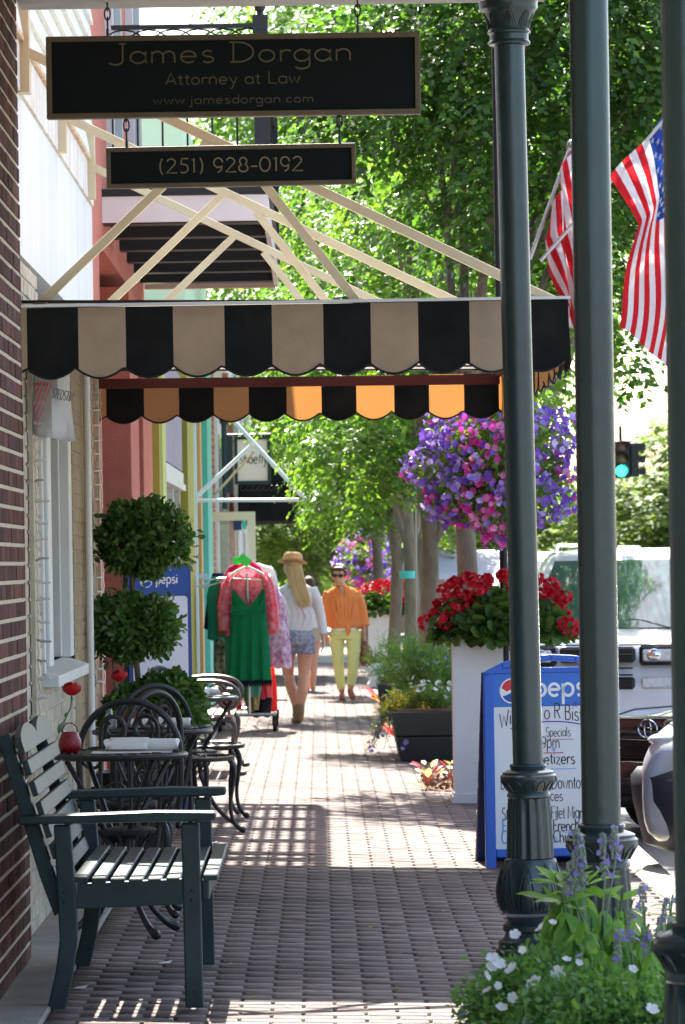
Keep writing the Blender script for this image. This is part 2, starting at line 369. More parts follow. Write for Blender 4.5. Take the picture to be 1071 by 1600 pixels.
def letters(mb, text, xh, x0, z0, y, wd, track=.12, sx=1.0, depth=.002, jit=0, curve=None, slant=0):
    """strokes as shallow raised bars on the plane y (facing -y)"""
    x = x0
    for c in text:
        adv, st = GL[c]; jz = random.uniform(-jit, jit)
        for pl in st:
            pts = []
            for (a, b) in pl:
                X = x + (a + slant * b) * xh * sx; Z = z0 + (b + jz) * xh + (curve(X) if curve else 0); pts.append((X, Z))
            L, Rr = [], []
            for i, (X, Z) in enumerate(pts):
                p = pts[max(0, i - 1)]; q = pts[min(len(pts) - 1, i + 1)]; dx, dz = q[0] - p[0], q[1] - p[1]; l = math.hypot(dx, dz) or 1
                nx, nz = -dz / l * wd / 2, dx / l * wd / 2; L.append((X + nx, Z + nz)); Rr.append((X - nx, Z - nz))
            n = len(pts); vs = [(p[0], y, p[1]) for p in L] + [(p[0], y, p[1]) for p in Rr] + [(p[0], y + depth, p[1]) for p in L] + [(p[0], y + depth, p[1]) for p in Rr]
            fs = []
            for i in range(n - 1):
                fs += [(i, i + 1, n + i + 1, n + i), (i, 2 * n + i, 2 * n + i + 1, i + 1), (n + i, n + i + 1, 3 * n + i + 1, 3 * n + i)]
            fs += [(0, n, 3 * n, 2 * n), (n - 1, 3 * n - 1, 4 * n - 1, 2 * n - 1)]
            mb.add(vs, fs)
        x += (adv + track) * xh * sx
    return x
def remeshed(name, mb, mat, parent, vox=.008, smooth_it=4, label=None):
    me = bpy.data.meshes.new(name); me.from_pydata(mb.v, [], mb.f)
    import bmesh
    bm = bmesh.new(); bm.from_mesh(me); bmesh.ops.recalc_face_normals(bm, faces=bm.faces); bm.to_mesh(me); bm.free()
    o = bpy.data.objects.new('tmp', me); S.collection.objects.link(o)
    r = o.modifiers.new('r', 'REMESH'); r.mode = 'VOXEL'; r.voxel_size = vox; r.use_smooth_shade = True
    q = o.modifiers.new('s', 'SMOOTH'); q.iterations = smooth_it; q.factor = .5
    dg = bpy.context.evaluated_depsgraph_get(); m2 = bpy.data.meshes.new_from_object(o.evaluated_get(dg))
    bpy.data.objects.remove(o); m2.name = name; m2.materials.clear(); m2.materials.append(mat)
    m2.polygons.foreach_set('use_smooth', [True] * len(m2.polygons))
    ob = link(name, m2, parent)
    if label: ob['label'] = label
    return ob
# ================================================================== materials used below
m_green = M('green paint', (.016, .036, .038), .48, (.020, .041, .042), 3, .15, 25, spec=.35)
m_col = M('column paint', (.014, .032, .036), .25, (.024, .044, .046), 2.2, .2, 18, spec=.6)
stained(m_col, .75, 1.25, 3.0, 0, (1, 1, .35)); stained(m_green, .75, 1.2, 5, 0)
m_iron = M('black iron', (.011, .013, .015), .42, (.018, .02, .022), 12, .2, 80, spec=.4)
m_white = M('white paint', (.74, .75, .74), .5, (.66, .66, .65), 3, .1, 30)
m_cream = M('cream paint', (.66, .56, .38), .5, (.58, .47, .3), 5, .1, 30)
m_paver = M('clay paver', (.165, .130, .120), .85, (.23, .182, .162), 14, .4, 160, island=.11, spec=.25)
stained(m_paver, .66, 1.1, 1.3, 3.2)
m_sand = M('jointing sand', (.10, .095, .06), .95, (.05, .055, .03), 20, .6, 200)
m_conc = M('old concrete', (.36, .34, .29), .9, (.26, .25, .2), 4, .6, 90)
m_asph = M('asphalt', (.10, .10, .10), .9, (.14, .14, .135), 30, .5, 250)
m_brickd = M('dark red brick', (.13, .045, .03), .85, (.045, .028, .032), 9, .6, 90, island=.45, spec=.2)
m_mortar = M('pale mortar', (.62, .54, .4), .95, (.46, .4, .3), 20, .6, 120)
m_brickr = M('red brick', (.4, .15, .09), .85, (.3, .11, .07), 9, .5, 90, island=.3)
m_tan = M('tan painted brick', (.34, .27, .17), .8, (.28, .22, .14), 5, .5, 60, island=.05)
m_cbrick = M('whitewashed brick', (.62, .56, .44), .85, (.4, .35, .27), 8, .7, 60, island=.12)
m_salmon = M('salmon stucco', (.68, .24, .18), .85, (.6, .19, .13), 6, .9, 120)
m_dkred = M('shaded salmon stucco', (.50, .15, .10), .85, (.42, .12, .075), 6, .9, 120)  # darker red copy of the salmon, with the shade put into its colour
m_lime = M('lime paint', (.55, .62, .2), .7, (.5, .56, .17), 4)
m_olive = M('olive paint', (.34, .32, .05), .7, (.3, .28, .05), 4)
m_purple = M('faded lavender boards', (.36, .3, .42), .8, (.42, .38, .48), 5, .3, 50)
m_teal = M('teal paint', (.10, .58, .55), .6, (.08, .48, .46), 3)
m_sage = M('sea green paint', (.12, .50, .42), .6, (.14, .42, .34), 3)
m_orange = M('orange paint', (.7, .38, .14), .6)
m_rust = M('weathered white cladding', (.80, .79, .77), .7, (.62, .52, .42), 5, .4, 50, stretch=(1, 1.5, .7))
m_siding = M('white clapboard', (.8, .8, .77), .6, (.7, .7, .66), 6, .2, 40)
m_panel = M('white sheet panel', (.82, .82, .82), .5, (.68, .69, .71), 3, stretch=(3, 3, .25))
m_blk = M('black paint', (.012, .013, .015), .5)
m_glass = M('shop window glass', (.04, .05, .05), .05, spec=.8)
m_dark = M('dark interior', (.02, .02, .018), .9)
m_wood = M('varnished beam', (.42, .2, .09), .5, (.3, .13, .06), 4, .2, 30, stretch=(1, 12, 12))
m_soff = M('grey painted beam', (.34, .33, .31), .6, (.28, .27, .25), 5)
m_steel = M('galvanised steel', (.5, .5, .5), .35, metal=.9)
m_gold = M('dull gold lettering', (.15, .12, .07), .7)
m_gold2 = M('gold number lettering', (.26, .21, .12), .7)
m_bronze = M('bronze sign frame', (.16, .12, .075), .6, (.12, .09, .055), 8, .2, 60)
m_sign = M('black sign board', (.006, .009, .010), .75, spec=.2)
m_awB = cloth('black awning canvas', (.009, .009, .010), .03, (.018, .018, .018), 5, .5, 12)
m_awT = cloth('tan awning canvas', (.45, .335, .24), .14, (.36, .27, .195), 5, .5, 12)
m_awG = cloth('backlit tan canvas', (.40, .29, .2), .42, (.36, .265, .18), 6, tcol=(.42, .17, .04))
m_awE = M('black edge piping', (.005, .005, .006), .6)
m_redst = M('red oxide steel', (.09, .012, .010), .5)
m_ltgrey = M('light grey trim', (.66, .68, .68), .5, (.6, .62, .62), 3)

# ================================================================== ground
# the walk: every clay paver a small chamfered block, running bond across the walk, falling slightly to the kerb
def pavers():
    W, D, GX, GY = .224, .104, .010, .0025
    V = []; Fc = []; n = 0; rows = int((62 - 9) / D)
    tmpl_f = np.array([(0, 1, 5, 4), (1, 2, 6, 5), (2, 3, 7, 6), (3, 0, 4, 7), (4, 5, 6, 7)])
    xs0 = -.98
    for r in range(rows):
        y0 = 9 + r * D; off = (r % 2) * W / 2; k = 0; x = xs0 - off
        wob = .0015 * math.sin(r * 1.3)
        while x < 1.62:
            a = max(x + GX / 2, xs0); b = min(x + W - GX / 2, 1.62)
            if b - a > .03:
                t = rng.normal(0, .0003, 4); h = rng.normal(0, .0005); c = .0035; yj = rng.normal(0, .0012) + wob
                ya, yb = y0 + GY / 2 + yj, y0 + D - GY / 2 + yj
                pz = lambda X, i: gz(X) + h + t[i]
                V += [(a, ya, gz(a) - .012), (b, ya, gz(b) - .012), (b, yb, gz(b) - .012), (a, yb, gz(a) - .012),
                      (a + c, ya + c * .7, pz(a, 0)), (b - c, ya + c * .7, pz(b, 1)), (b - c, yb - c * .7, pz(b, 2)), (a + c, yb - c * .7, pz(a, 3))]
                Fc.append(tmpl_f + n); n += 8
            x += W
    return np.array(V), np.concatenate(Fc)
V, Fc = pavers()
sw = structure(raw('sidewalk', V, Fc, m_paver))
b = MB(); b.add([(-1.35, 2, gz(-1.35) - .009), (1.62, 2, gz(1.62) - .009), (1.62, 62, gz(1.62) - .009), (-1.35, 62, gz(-1.35) - .009)], [(0, 1, 2, 3)])
structure(part('sidewalk_bed', b, m_sand))
b = MB()
for i in range(48):
    y0 = 8 + i * 1.15; b.cbox(-1.5, -.985, y0 + .006, y0 + 1.144, gz(-1.2) - .2, gz(-1.2) + .006 + random.uniform(-.004, .004), .008)
structure(part('sidewalk_edging', b, m_conc))
b = MB()
for i in range(36):
    y0 = 4 + i * 1.8; b.cbox(1.63, 1.81, y0 + .004, y0 + 1.796, -.4, gz(1.7) + random.uniform(0, .006), .02)
structure(part('kerb', b, m_conc, smooth=False))
b = MB(); b.add([(1.8, -5, -.19), (60, -5, -.19), (60, 400, -.19), (1.8, 400, -.19)], [(0, 1, 2, 3)])
structure(part('road', b, m_asph))
b = MB(); b.add([(-300, -60, -.24), (300, -60, -.24), (300, 900, -.24), (-300, 900, -.24)], [(0, 1, 2, 3)])
structure(part('ground', b, M('dry verge', (.25, .24, .17), .95, (.16, .19, .09), 3)))
b = MB(); b.add([(-3, 62, .0), (1.62, 62, -.035), (1.62, 110, -.03), (-3, 110, 0)], [(0, 1, 2, 3)])
structure(part('sidewalk_end', b, m_conc))

# ================================================================== near building: brick pier, beam, columns and porch
def brickface(mb, x, y0, y1, z0, z1, bl=.2, bh=.0725, mj=.012, th=.03, nx=1, jit=.002):
    """courses of bricks on a wall whose face looks +x"""
    k = 0; z = z0
    while z < z1:
        y = y0 - (bl / 2 if k % 2 else 0)
        while y < y1:
            a, b_ = max(y, y0), min(y + bl - mj, y1)
            if b_ - a > .03:
                dx = random.uniform(-jit, jit); mb.cbox(x - th, x + dx, a, b_, z, z + bh - mj, .003)
            y += bl
        z += bh; k += 1
nb = thing('brick_building', 'dark red brick building beside the green slatted bench, with a beam across the walk', 'building', (-1.6, 8, 0))
b = MB(); brickface(b, -1.185, 12.3, 15.45, .03, 5.6, mj=.015); part('brick_pier', b, m_brickd, nb, True)
b = MB(); b.box(-4, -1.1892, 5, 15.44, 0, 5.6); part('wall', b, m_mortar, nb, True)
b = MB()
k = 0; z = .03
while z < 5.6:
    b.cbox(-1.42 + (.0 if k % 2 else .03), -1.187, 15.452, 15.47, z, z + .0605, .002); z += .0725; k += 1
part('pier_return', b, m_brickd, nb, True)
b = MB(); b.box(-1.18, .95, 15.34, 15.66, 3.875, 3.915); part('beam_soffit', b, m_soff, nb, True)
b = MB(); b.box(-1.18, 1.3, 15.37, 15.63, 3.917, 4.3); part('porch_beam', b, m_wood, nb, True)
b = MB(); b.box(.74, .96, 6, 15.33, 3.92, 4.3); part('porch_edge_beam', b, m_soff, nb, True)
b = MB(); b.box(-1.18, 1.06, 4, 15.75, 4.303, 4.45); part('porch_roof', b, m_soff, nb, True)

cb = [(.150, 0), (.150, .05), (.138, .06), (.138, .085), (.115, .10), (.108, .12), (.118, .13), (.118, .15), (.10, .165), (.105, .185)]
bulb = [(.118, .20), (.136, .23), (.143, .27), (.138, .32), (.122, .37), (.108, .40), (.103, .415)]
flt = [(.097, .42), (.094, .5), (.090, .6), (.086, .655), (.084, .66)]
top = [(.088, .665), (.088, .675), (.082, .685), (.096, .71), (.112, .735), (.113, .75), (.104, .757), (.104, .765), (.09, .772), (.07, .778), (.075, .79), (.072, .797), (.061, .80)]
cap = [(.061, 3.695), (.082, 3.700), (.086, 3.706), (.083, 3.713), (.078, 3.718), (.078, 3.740), (.086, 3.746), (.087, 3.752), (.082, 3.758), (.080, 3.764), (.086, 3.795), (.100, 3.826), (.112, 3.838), (.118, 3.843), (.118, 3.862), (.12, 3.873)]
def column(x, y, label):
    z0 = gz(x)
    t = thing('porch_column', label, 'column', (x, y, z0), 0, 'green cast columns carrying the porch')
    c = MB(); c.lathe(cb, n=32); part('plinth', c, m_col, t, smooth=True)
    c = MB(); c.lathe([(r, z) for r, z in bulb], n=64, flute=9, fd=.10, fl=(1, 2, 3, 4)); part('bulb', c, m_col, t, smooth=50)
    c = MB()
    for k in range(9):           # raised pointed leaves on the bulb
        a0 = 2 * pi * (k + .5) / 9
        for w_ in (.30, .17):
            pts = []
            for i in range(13):
                tt = i / 12 * 2 - 1; a = a0 + w_ * tt; zz = .215 + .185 * (1 - abs(tt) ** 1.6) * (1 if w_ > .2 else .78)
                rr = np.interp(zz, [q[1] for q in bulb], [q[0] for q in bulb]) - .001
                pts.append((rr * math.cos(a), rr * math.sin(a), zz))
            c.tube(pts, .0035, 5)
    part('leaf_ornament', c, m_col, t, smooth=True)
    c = MB(); c.lathe(flt, n=96, flute=14, fd=.09, fl=(0, 1, 2, 3)); part('fluted_pedestal', c, m_col, t, smooth=60)
    c = MB(); c.lathe(top, n=40)
    for k in range(12):
        a0 = 2 * pi * k / 12
        pts = [(r * math.cos(a0 + s * .2), r * math.sin(a0 + s * .2), zz) for s, zz, r in ((-1, .69, .087), (-.9, .71, .099), (-.5, .726, .108), (0, .731, .111), (.5, .726, .108), (.9, .71, .099), (1, .69, .087))]
        c.tube(pts, .003, 5)
    part('moulded_collar', c, m_col, t, smooth=True)
    c = MB(); c.lathe([(.0605, .80), (.0605, 2), (.0605, 3.70)], n=40); part('shaft', c, m_col, t, smooth=True)
    c = MB(); c.lathe(cap, n=40)
    for k in range(8):
        a0 = 2 * pi * k / 8
        for w_ in (.33, .2, .08):
            pts = []
            for i in range(9):
                tt = i / 8 * 2 - 1; zz = 3.766 + .062 * (1 - abs(tt) ** 2) * (1 if w_ > .3 else .85); rr = np.interp(zz, [3.76, 3.795, 3.83], [.081, .087, .103])
                a = a0 + w_ * tt; pts.append((rr * math.cos(a), rr * math.sin(a), zz))
            c.tube(pts, .0035, 5)
    part('capital', c, m_col, t, smooth=True)
    return t
column(.835, 15.5, 'green cast iron column in front of the blue sandwich board, its capital in view').rotation_euler = (0, -.010, 0)
column(.862, 11.93, 'green column with a wide shaft rising behind the blue salvia, the middle one')
column(.853, 8.70, 'dark green column cut off by the photo edge, rising beside the flower bed')

# hanging signs
def signboard(name, label, x0, x1, z0, z1, y, lines, fr, tilt, hooks, grp=None):
    cx = (x0 + x1) / 2
    t = thing(name, label, 'sign', (cx, y, z1)); t.rotation_euler = (0, tilt, 0)
    w_, h = (x1 - x0) / 2, z1 - z0
    c = MB(); c.box(-w_ + fr, w_ - fr, -.008, .022, -h + fr, -fr); part('panel', c, m_sign, t)
    c = MB(); ff = fr
    c.box(-w_, w_, -.018, .03, -ff, 0); c.box(-w_, w_, -.018, .03, -h, -h + ff); c.box(-w_, -w_ + ff, -.0175, .0295, -h + ff, -ff); c.box(w_ - ff, w_, -.0175, .0295, -h + ff, -ff)
    part('frame', c, m_bronze, t, bevel=.003)
    c = MB()
    for (txt, xh, zc, wd, tr, sx, xc) in lines:
        L_ = textw(txt, tr) * xh * sx; letters(c, txt, xh, xc - L_ / 2, zc, -.0105, wd, tr, sx)
    part('lettering', c, m_gold if len(lines) > 1 else m_gold2, t)
    for hx, hz, up in hooks:
        c = MB(); c.tube([(hx, 0, hz), (hx, 0, hz + .03)], .006, 6)
        zz = hz + .03; k = 0
        while zz < hz + up:
            pts = [(hx + (.011 * math.cos(a) if k % 2 else 0), (0 if k % 2 else .011 * math.cos(a)), zz + .022 + .026 * math.sin(a)) for a in np.linspace(0, 2 * pi, 12, endpoint=False)]
            c.tube(pts, .0035, 5, closed=True); zz += .038; k += 1
        part('chain', c, m_iron, t, smooth=True)
    return t
Ys = 15.5
a = P(72, 58, Ys); b2 = P(656, 50, Ys); c2 = P(72, 186, Ys)
L1 = (b2 - a).length
signboard('hanging_sign', 'wide black sign board with gold lettering of a lawyer\'s name, hanging under the beam', (a.x + b2.x) / 2 - L1 / 2, (a.x + b2.x) / 2 + L1 / 2, (a.z + b2.z) / 2 - .332, (a.z + b2.z) / 2, Ys,
          [('James Dorgan', .047, -.112, .0062, .14, 1.56, .0), ('Attorney at Law', .028, -.2, .0042, .12, 1.33, .0), ('www.jamesdorgan.com', .020, -.278, .0030, .17, 1.52, .0)],
          .022, .002, [(-.505, 0, .19), (.505, 0, .15)])
a = P(166, 229, Ys); b2 = P(556, 226, Ys); L1 = (b2 - a).length
signboard('phone_number_sign', 'small black sign board with gold phone number, hanging below the wide one', (a.x + b2.x) / 2 - L1 / 2, (a.x + b2.x) / 2 + L1 / 2, (a.z + b2.z) / 2 - .165, (a.z + b2.z) / 2, Ys,
          [('(251) 928-0192', .038, -.107, .0056, .12, 1.16, 0)], .018, -.003, [(-.42, 0, .11), (.44, 0, .11)])

# ================================================================== white-panelled bistro building
XW = -1.25
bb = thing('bistro_building', 'shop front with tan painted brick below and white sheet panels and clapboard above', 'building', (-1.6, 18, 0))
b = MB(); b.box(-3, XW - .14, 15.48, 21.55, 0, 2.75); b.box(XW - .14, XW - .033, 15.48, 17.2, 0, 2.75); b.box(XW - .14, XW - .033, 19.52, 21.55, 0, 2.75); b.box(XW - .14, XW - .033, 17.2, 19.52, 0, 1.05); part('wall', b, m_tan, bb, True)
b = MB(); brickface(b, XW, 15.48, 17.25, .02, 2.9); brickface(b, XW, 17.25, 19.5, .02, 1.05); part('whitewashed_brick', b, m_cbrick, bb, True)
b = MB(); brickface(b, XW, 19.53, 21.55, .02, 2.7, jit=.001); part('tan_brick', b, m_tan, bb, True)
b = MB(); b.box(XW - .04, XW - .0045, 19.53, 21.55, 0, 2.7); part('tan_joints', b, m_tan, bb, True)
b = MB(); b.box(XW - .04, XW - .006, 15.49, 17.19, 0, 2.9); b.box(XW - .04, XW - .006, 17.2, 19.5, 0, 1.04); part('painted_joints', b, m_cbrick, bb, True)
b = MB()                                   # window: reveals, frame, glass, sill
b.box(XW - .13, XW + .032, 17.27, 17.5, 1.15, 2.7); b.box(XW - .13, XW + .014, 17.2, 17.262, 1.12, 2.7); b.box(XW - .13, XW - .005, 19.3, 19.52, 1.15, 2.7); b.box(XW - .13, XW - .05, 19.24, 19.295, 1.15, 2.7)
b.box(XW - .13, XW - .02, 17.5, 19.3, 2.55, 2.7)
wf = part('window', b, m_ltgrey, bb, True, bevel=.006)
b = MB(); b.box(XW - .12, XW - .115, 17.5, 19.24, 1.15, 2.55); part('pane', b, m_glass, wf, True)
b = MB(); b.add([(XW - .05, 17.26, 1.15), (XW + .07, 17.26, 1.11), (XW + .07, 19.5, 1.11), (XW - .05, 19.5, 1.15), (XW - .05, 17.26, 1.06), (XW + .07, 17.26, 1.06), (XW + .07, 19.5, 1.06), (XW - .05, 19.5, 1.06)],
                [(0, 1, 2, 3), (4, 7, 6, 5), (0, 4, 5, 1), (2, 6, 7, 3), (1, 5, 6, 2), (0, 3, 7, 4)]); part('sill', b, m_ltgrey, wf, True, bevel=.004)
b = MB(); b.box(-3, XW, 15.48, 21.6, 2.93, 3.62)
part('sheet_panel', b, m_panel, bb, True)
b = MB(); b.box(-3, XW + .012, 15.48, 21.58, 3.625, 3.83); part('cornice', b, m_rust, bb, True); b = MB(); b.box(-3, XW + .03, 15.48, 21.58, 3.835, 3.86); part('rusted_drip_edge', b, M('rusted metal edge', (.55, .32, .16), .8, (.7, .62, .52), 9), bb, True)
b = MB()
for i in range(16):
    z = 3.862 + i * .13; y_ = 15.48; b.add([(XW + .028, y_, z), (XW + .028, 21.56, z), (XW + .006, 21.56, z + .128), (XW + .006, y_, z + .128), (-2, y_, z), (-2, 21.56, z), (-2, 21.56, z + .128), (-2, y_, z + .128)],
          [(0, 1, 2, 3), (4, 7, 6, 5), (0, 4, 5, 1), (1, 5, 6, 2), (2, 6, 7, 3), (3, 7, 4, 0)])
part('clapboard', b, m_siding, bb, True)
b = MB(); b.tube([(XW + .03, 20.3, 0), (XW + .03, 20.3, 2.75)], .02, 10); part('drainpipe', b, m_white, bb, True, smooth=True)
# strings of little white lights hanging down the facade
for k, (y, lab) in enumerate(((16.5, 'string of small white lights down the whitewashed brick beside the window'), (20.6, 'string of small white lights beside the white drainpipe'), (21.5, 'string of small white lights down the last corner of the tan brick'))):
    t = thing('string_light', lab, 'string of lights', (XW + .02, y, 0), 0, 'strings of lights on the tan wall')
    c = MB(); c.box(-.015, .004, .0, .07, .9 if k == 0 else .3, 2.68); part('trim_strip', c, m_cbrick, t)
    c = MB(); zs = np.arange(.95, 2.65, .085); pts = []
    for z in zs: pts += [(.012, 0, z), (.02, .006, z + .03)]
    c.tube(pts, .003, 5); part('wire', c, m_steel, t, smooth=True)
    for z in zs:
        c = MB(); dz = random.uniform(-.012, .012); ln = random.uniform(.04, .065); sg = 1 if k == 0 else -1
        c.tube([(.012, 0, z), (.012 + sg * .3 * ln, -ln * .3, z + dz), (.012 + sg * ln, -ln * .5, z + dz)], [.006, .006, .0045], 6); part('bulb', c, m_white if random.random() < .6 else m_steel, t, smooth=True)

# ------------------------------------------------------------------ awning
YN, YF, AX0, AX1, ZT, ZB = 16.2, 22.2, -1.27, 1.065, 2.7, 2.395
aw = thing('striped_awning', 'black and tan striped awning with scalloped edges over the bistro front', 'awning', (AX0, YN, ZT)); 
NS = 11.3; SW = (AX1 - AX0) / NS
def valance(y, x0, x1, zt, zb, thick, wave, first, back=False, ax='x', stripe=SW, off=0.0):
    c = MB(); ed = []
    n = 140; L_ = x1 - x0; rows = []
    cols = []
    for i in range(n + 1):
        s_ = L_ * i / n; q = (s_ - off) / stripe; fr = q - math.floor(q)
        sc = .048 * (1 - math.sin(pi * fr) ** .8)      # scallop: shallow bows with cusps at the stripe joins
        cols.append((s_, zb + sc, int(math.floor(q))))
    # cut at stripe joins by materials
    for i in range(n):
        s0, b0, k0 = cols[i]; s1, b1, k1 = cols[i + 1]
        c.mi = (k0 + first) % 2 if True else 0
        m = 5
        vs = []
        for s_, bz in ((s0, b0), (s1, b1)):
            for j in range(m + 1):
                z = zt + (bz - zt) * j / m; wv = wave * math.sin(s_ * 17 + j * .4) * j / m
                vs.append((x0 + s_, y + wv, z) if ax == 'x' else (y + wv, x0 + s_, z))
        c.add(vs, [(j, j + 1, m + 2 + j, m + 1 + j) for j in range(m)])
        wv = wave * math.sin(s0 * 17 + m * .4)
        ed.append((x0 + s0, y + wv - (.002 if ax == 'x' else 0), b0) if ax == 'x' else (y + wv, x0 + s0, b0))
    return c, ed
c, ed = valance(YN, AX0, AX1, ZT - .005, ZB, 0, .004, 0, off=.047 - SW * .0)
awf = part('near_valance', c, [m_awB, m_awT], aw, True, fix=False)
c = MB(); c.tube(ed, .0052, 5); part('piping', c, m_awE, awf, True, smooth=True)
c, ed = valance(YF, AX0, AX1 + .02, ZT - .02, ZB + .03, 0, .004, 0, off=.047)
awf = part('far_valance', c, [m_awB, m_awG], aw, True, fix=False)
c = MB(); c.tube(ed, .0052, 5); part('piping', c, m_awE, awf, True, smooth=True)
c, ed = valance(AX1, YN + .01, YF, ZT - .005, ZB, 0, .01, 0, ax='y')
awf = part('street_valance', c, [m_awB, m_awG], aw, True, fix=False)
c = MB(); c.tube(ed, .0052, 5); part('piping', c, m_awE, awf, True, smooth=True)
c = MB(); k = 0; y = YN
while y < YF:
    y1 = min(y + SW, YF); c.mi = k % 2
    c.add([(AX0, y, ZT + .03), (AX1, y, ZT - .003), (AX1, y1, ZT - .003), (AX0, y1, ZT + .03)], [(0, 1, 2, 3)]); y = y1; k += 1
part('canopy', c, [m_awB, cloth('pale canvas underside', (.55, .52, .46), .2, (.48, .45, .4), 5)], aw, True, fix=False)
c = MB()
c.beam((AX0, YF - .25, 2.645), (AX1 - .02, YF - .25, 2.635), .05, .055); c.beam((AX1 - .03, YN + .03, 2.665), (AX1 - .03, YF - .2, 2.665), .03, .03)
c.beam((AX0, YN + .03, 2.665), (AX1 - .05, YN + .03, 2.665), .03, .03)
part('frame', c, m_redst, aw, True)
c = MB(); c.beam((AX0 - .005, YN - .004, ZT + .004), (AX1 + .01, YN - .004, ZT + .004), .02, .012); part('top_bar', c, m_white, aw, True)
# cream tube brackets carrying it
for i, y in enumerate((16.35, 18.7, 21.1)):
    br = MB(); br.box(XW, XW + .05, y - .05, y + .05, 3.62, 3.99)
    pl = part('bracket_plate', br, m_cream, aw, True)
    br = MB(); A0 = Vector((XW + .03, y, 3.80)); E0 = Vector((AX1 - .03, y, 2.69)); d = E0 - A0
    br.beam(A0, E0, .04, .04, (0, 0, 1))
    J1 = A0 + d * .34; J2 = A0 + d * .42
    br.beam(J1 + Vector((.01, .0, -.02)), (XW + .03, y + .002, 2.68), .037, .037, (1, 0, 0))
    br.beam(J2 + Vector((-.01, .0, -.02)), (.20, y + .002, 2.68), .037, .037, (1, 0, 0))
    part('truss', br, m_cream, aw, True, bevel=.003)

# plastic banner hanging in front of the window trim
t = thing('plastic_banner', 'curled white plastic banner with red streaks and grey letters hanging under the awning edge', 'banner', P(85, 600, 16.5))
m_ban = cloth('banner vinyl', (.78, .78, .8), .35)
c = MB(); rows = []
T0 = P(50, 560, 16.5); 
cols_ = [(50, 678), (58, 682), (70, 684), (82, 684), (95, 688), (106, 690), (118, 689)]
tops = [(52, 560), (60, 560), (70, 560), (80, 560), (88, 560), (96, 560), (102, 560)]
for j in range(9):
    r_ = []
    for i in range(7):
        f = j / 8; px = tops[i][0] * (1 - f) + cols_[i][0] * f; py = tops[i][1] * (1 - f) + cols_[i][1] * f
        r_.append(P(px, py, 16.5 + .05 * math.sin(i * 1.1 + j * .25)))
    rows.append(r_)
c.grid(rows); o = part('sheet', c, m_ban, t, True, smooth=True); sd = o.modifiers.new('t', 'SOLIDIFY'); sd.thickness = .002
m_redp = M('red print', (.62, .06, .09), .6); m_grp = M('grey print', (.12, .12, .14), .6)
c = MB()
for (x0, y0, x1, y1, w_) in ((70, 597, 53, 642, .006), (76, 598, 55, 655, .005), (64, 597, 54, 618, .006), (80, 600, 57, 668, .003), (60, 598, 53, 606, .005)):
    p = P(x0, y0, 16.42); q = P(x1, y1, 16.42); c.beam(p, q, .001, w_, (0, 0, 1))
part('red_print', c, m_redp, t, True)
c = MB(); p = P(81, 621, 16.42)
letters(c, 'STEDSTIN', .024, 0, 0, 0, .0038, .1, .42, depth=.001)
c.xf(Matrix.Translation(p) @ Matrix.Rotation(R(14), 4, 'Y')); part('lettering', c, m_grp, t, True)

# ================================================================== salmon building with balcony
sb = thing('salmon_building', 'salmon stucco building with an iron railed balcony on black joists', 'building', (-1.6, 24, 0))
b = MB(); b.box(-3, XW - .02, 21.65, 22.6, 0, 7); b.box(-3, XW - .25, 22.6, 25, 0, 3.5); part('corner_wall', b, m_salmon, sb, True)
b = MB(); b.box(XW - .246, XW - .19, 22.61, 24.9, 0, 2.6); part('doorway', b, M('dark green door', (.008, .02, .02), .5), sb, True)
b = MB(); b.box(-3, XW + .03, 25, 26.15, 0, 3.42); b.box(-3, XW + .055, 26.2, 27.6, 0, 3.42); part('pier', b, m_dkred, sb, True)
b = MB(); b.box(XW + .0301, XW + .034, 25.02, 26.14, 0, 3.42); b.box(XW + .0551, XW + .06, 26.22, 27.58, 0, 3.42); part('pier_lit_face', b, m_salmon, sb, True)  # salmon slabs paint the lit street side of the piers
b = MB(); b.box(-3, XW - .02, 22.6, 28.5, 3.5, 7); part('upper_wall', b, m_salmon, sb, True)
for y in (23.6, 26.2):
    b = MB(); b.box(XW - .02, XW + .03, y, y + .1, 3.9, 6.2); b.box(XW - .02, XW + .03, y + 1.0, y + 1.1, 3.9, 6.2); b.box(XW - .02, XW + .03, y + .1, y + 1, 6.1, 6.2)
    wf = part('window', b, m_white, sb, True); b = MB(); b.box(XW - .018, XW - .01, y + .1, y + 1, 3.9, 6.1); part('pane', b, m_glass, wf, True)
BY0, BY1, BX1, BZ = 23.0, 28.4, -.275, 3.66
b = MB(); b.box(XW - .02, BX1, BY0, BY0 + .035, BZ, BZ + .155); b.box(BX1 - .03, BX1, BY0 + .037, BY1, BZ - .003, BZ + .155); part('balcony_fascia', b, M('white fascia', (.8, .74, .72), .6, (.74, .68, .66), 6), sb, True)
b = MB(); b.box(XW - .02, BX1 + .02, BY0 - .015, BY0 + .04, BZ + .158, BZ + .2); b.box(BX1 - .03, BX1 + .02, BY0 + .042, BY1, BZ + .158, BZ + .2); part('balcony_edge', b, m_blk, sb, True)
b = MB()
for i in range(6):
    y = BY0 + .06 + i * .96; b = MB(); b.box(XW - .02, BX1 - .035, y, y + .16, BZ - .005, BZ + .145); part('joist', b, m_blk, sb, True)
b = MB(); b.box(XW - .01, BX1 - .02, BY1 - .1, BY1 - .02, BZ - .02, BZ + .15); part('end_joist', b, M('pale pink trim', (.6, .45, .38), .7), sb, True)
b = MB(); x = XW
while x < BX1 - .06:
    b.box(x, x + .048, BY0 + .04, BY1 - .02, BZ + .148, BZ + .156); x += .088
b.box(XW, BX1 - .035, 23.6, 23.9, BZ + .1455, BZ + .1475)
part('decking', b, m_blk, sb, True)
b = MB()                                   # iron railing
zb0, zt0 = BZ + .28, BZ + 1.17
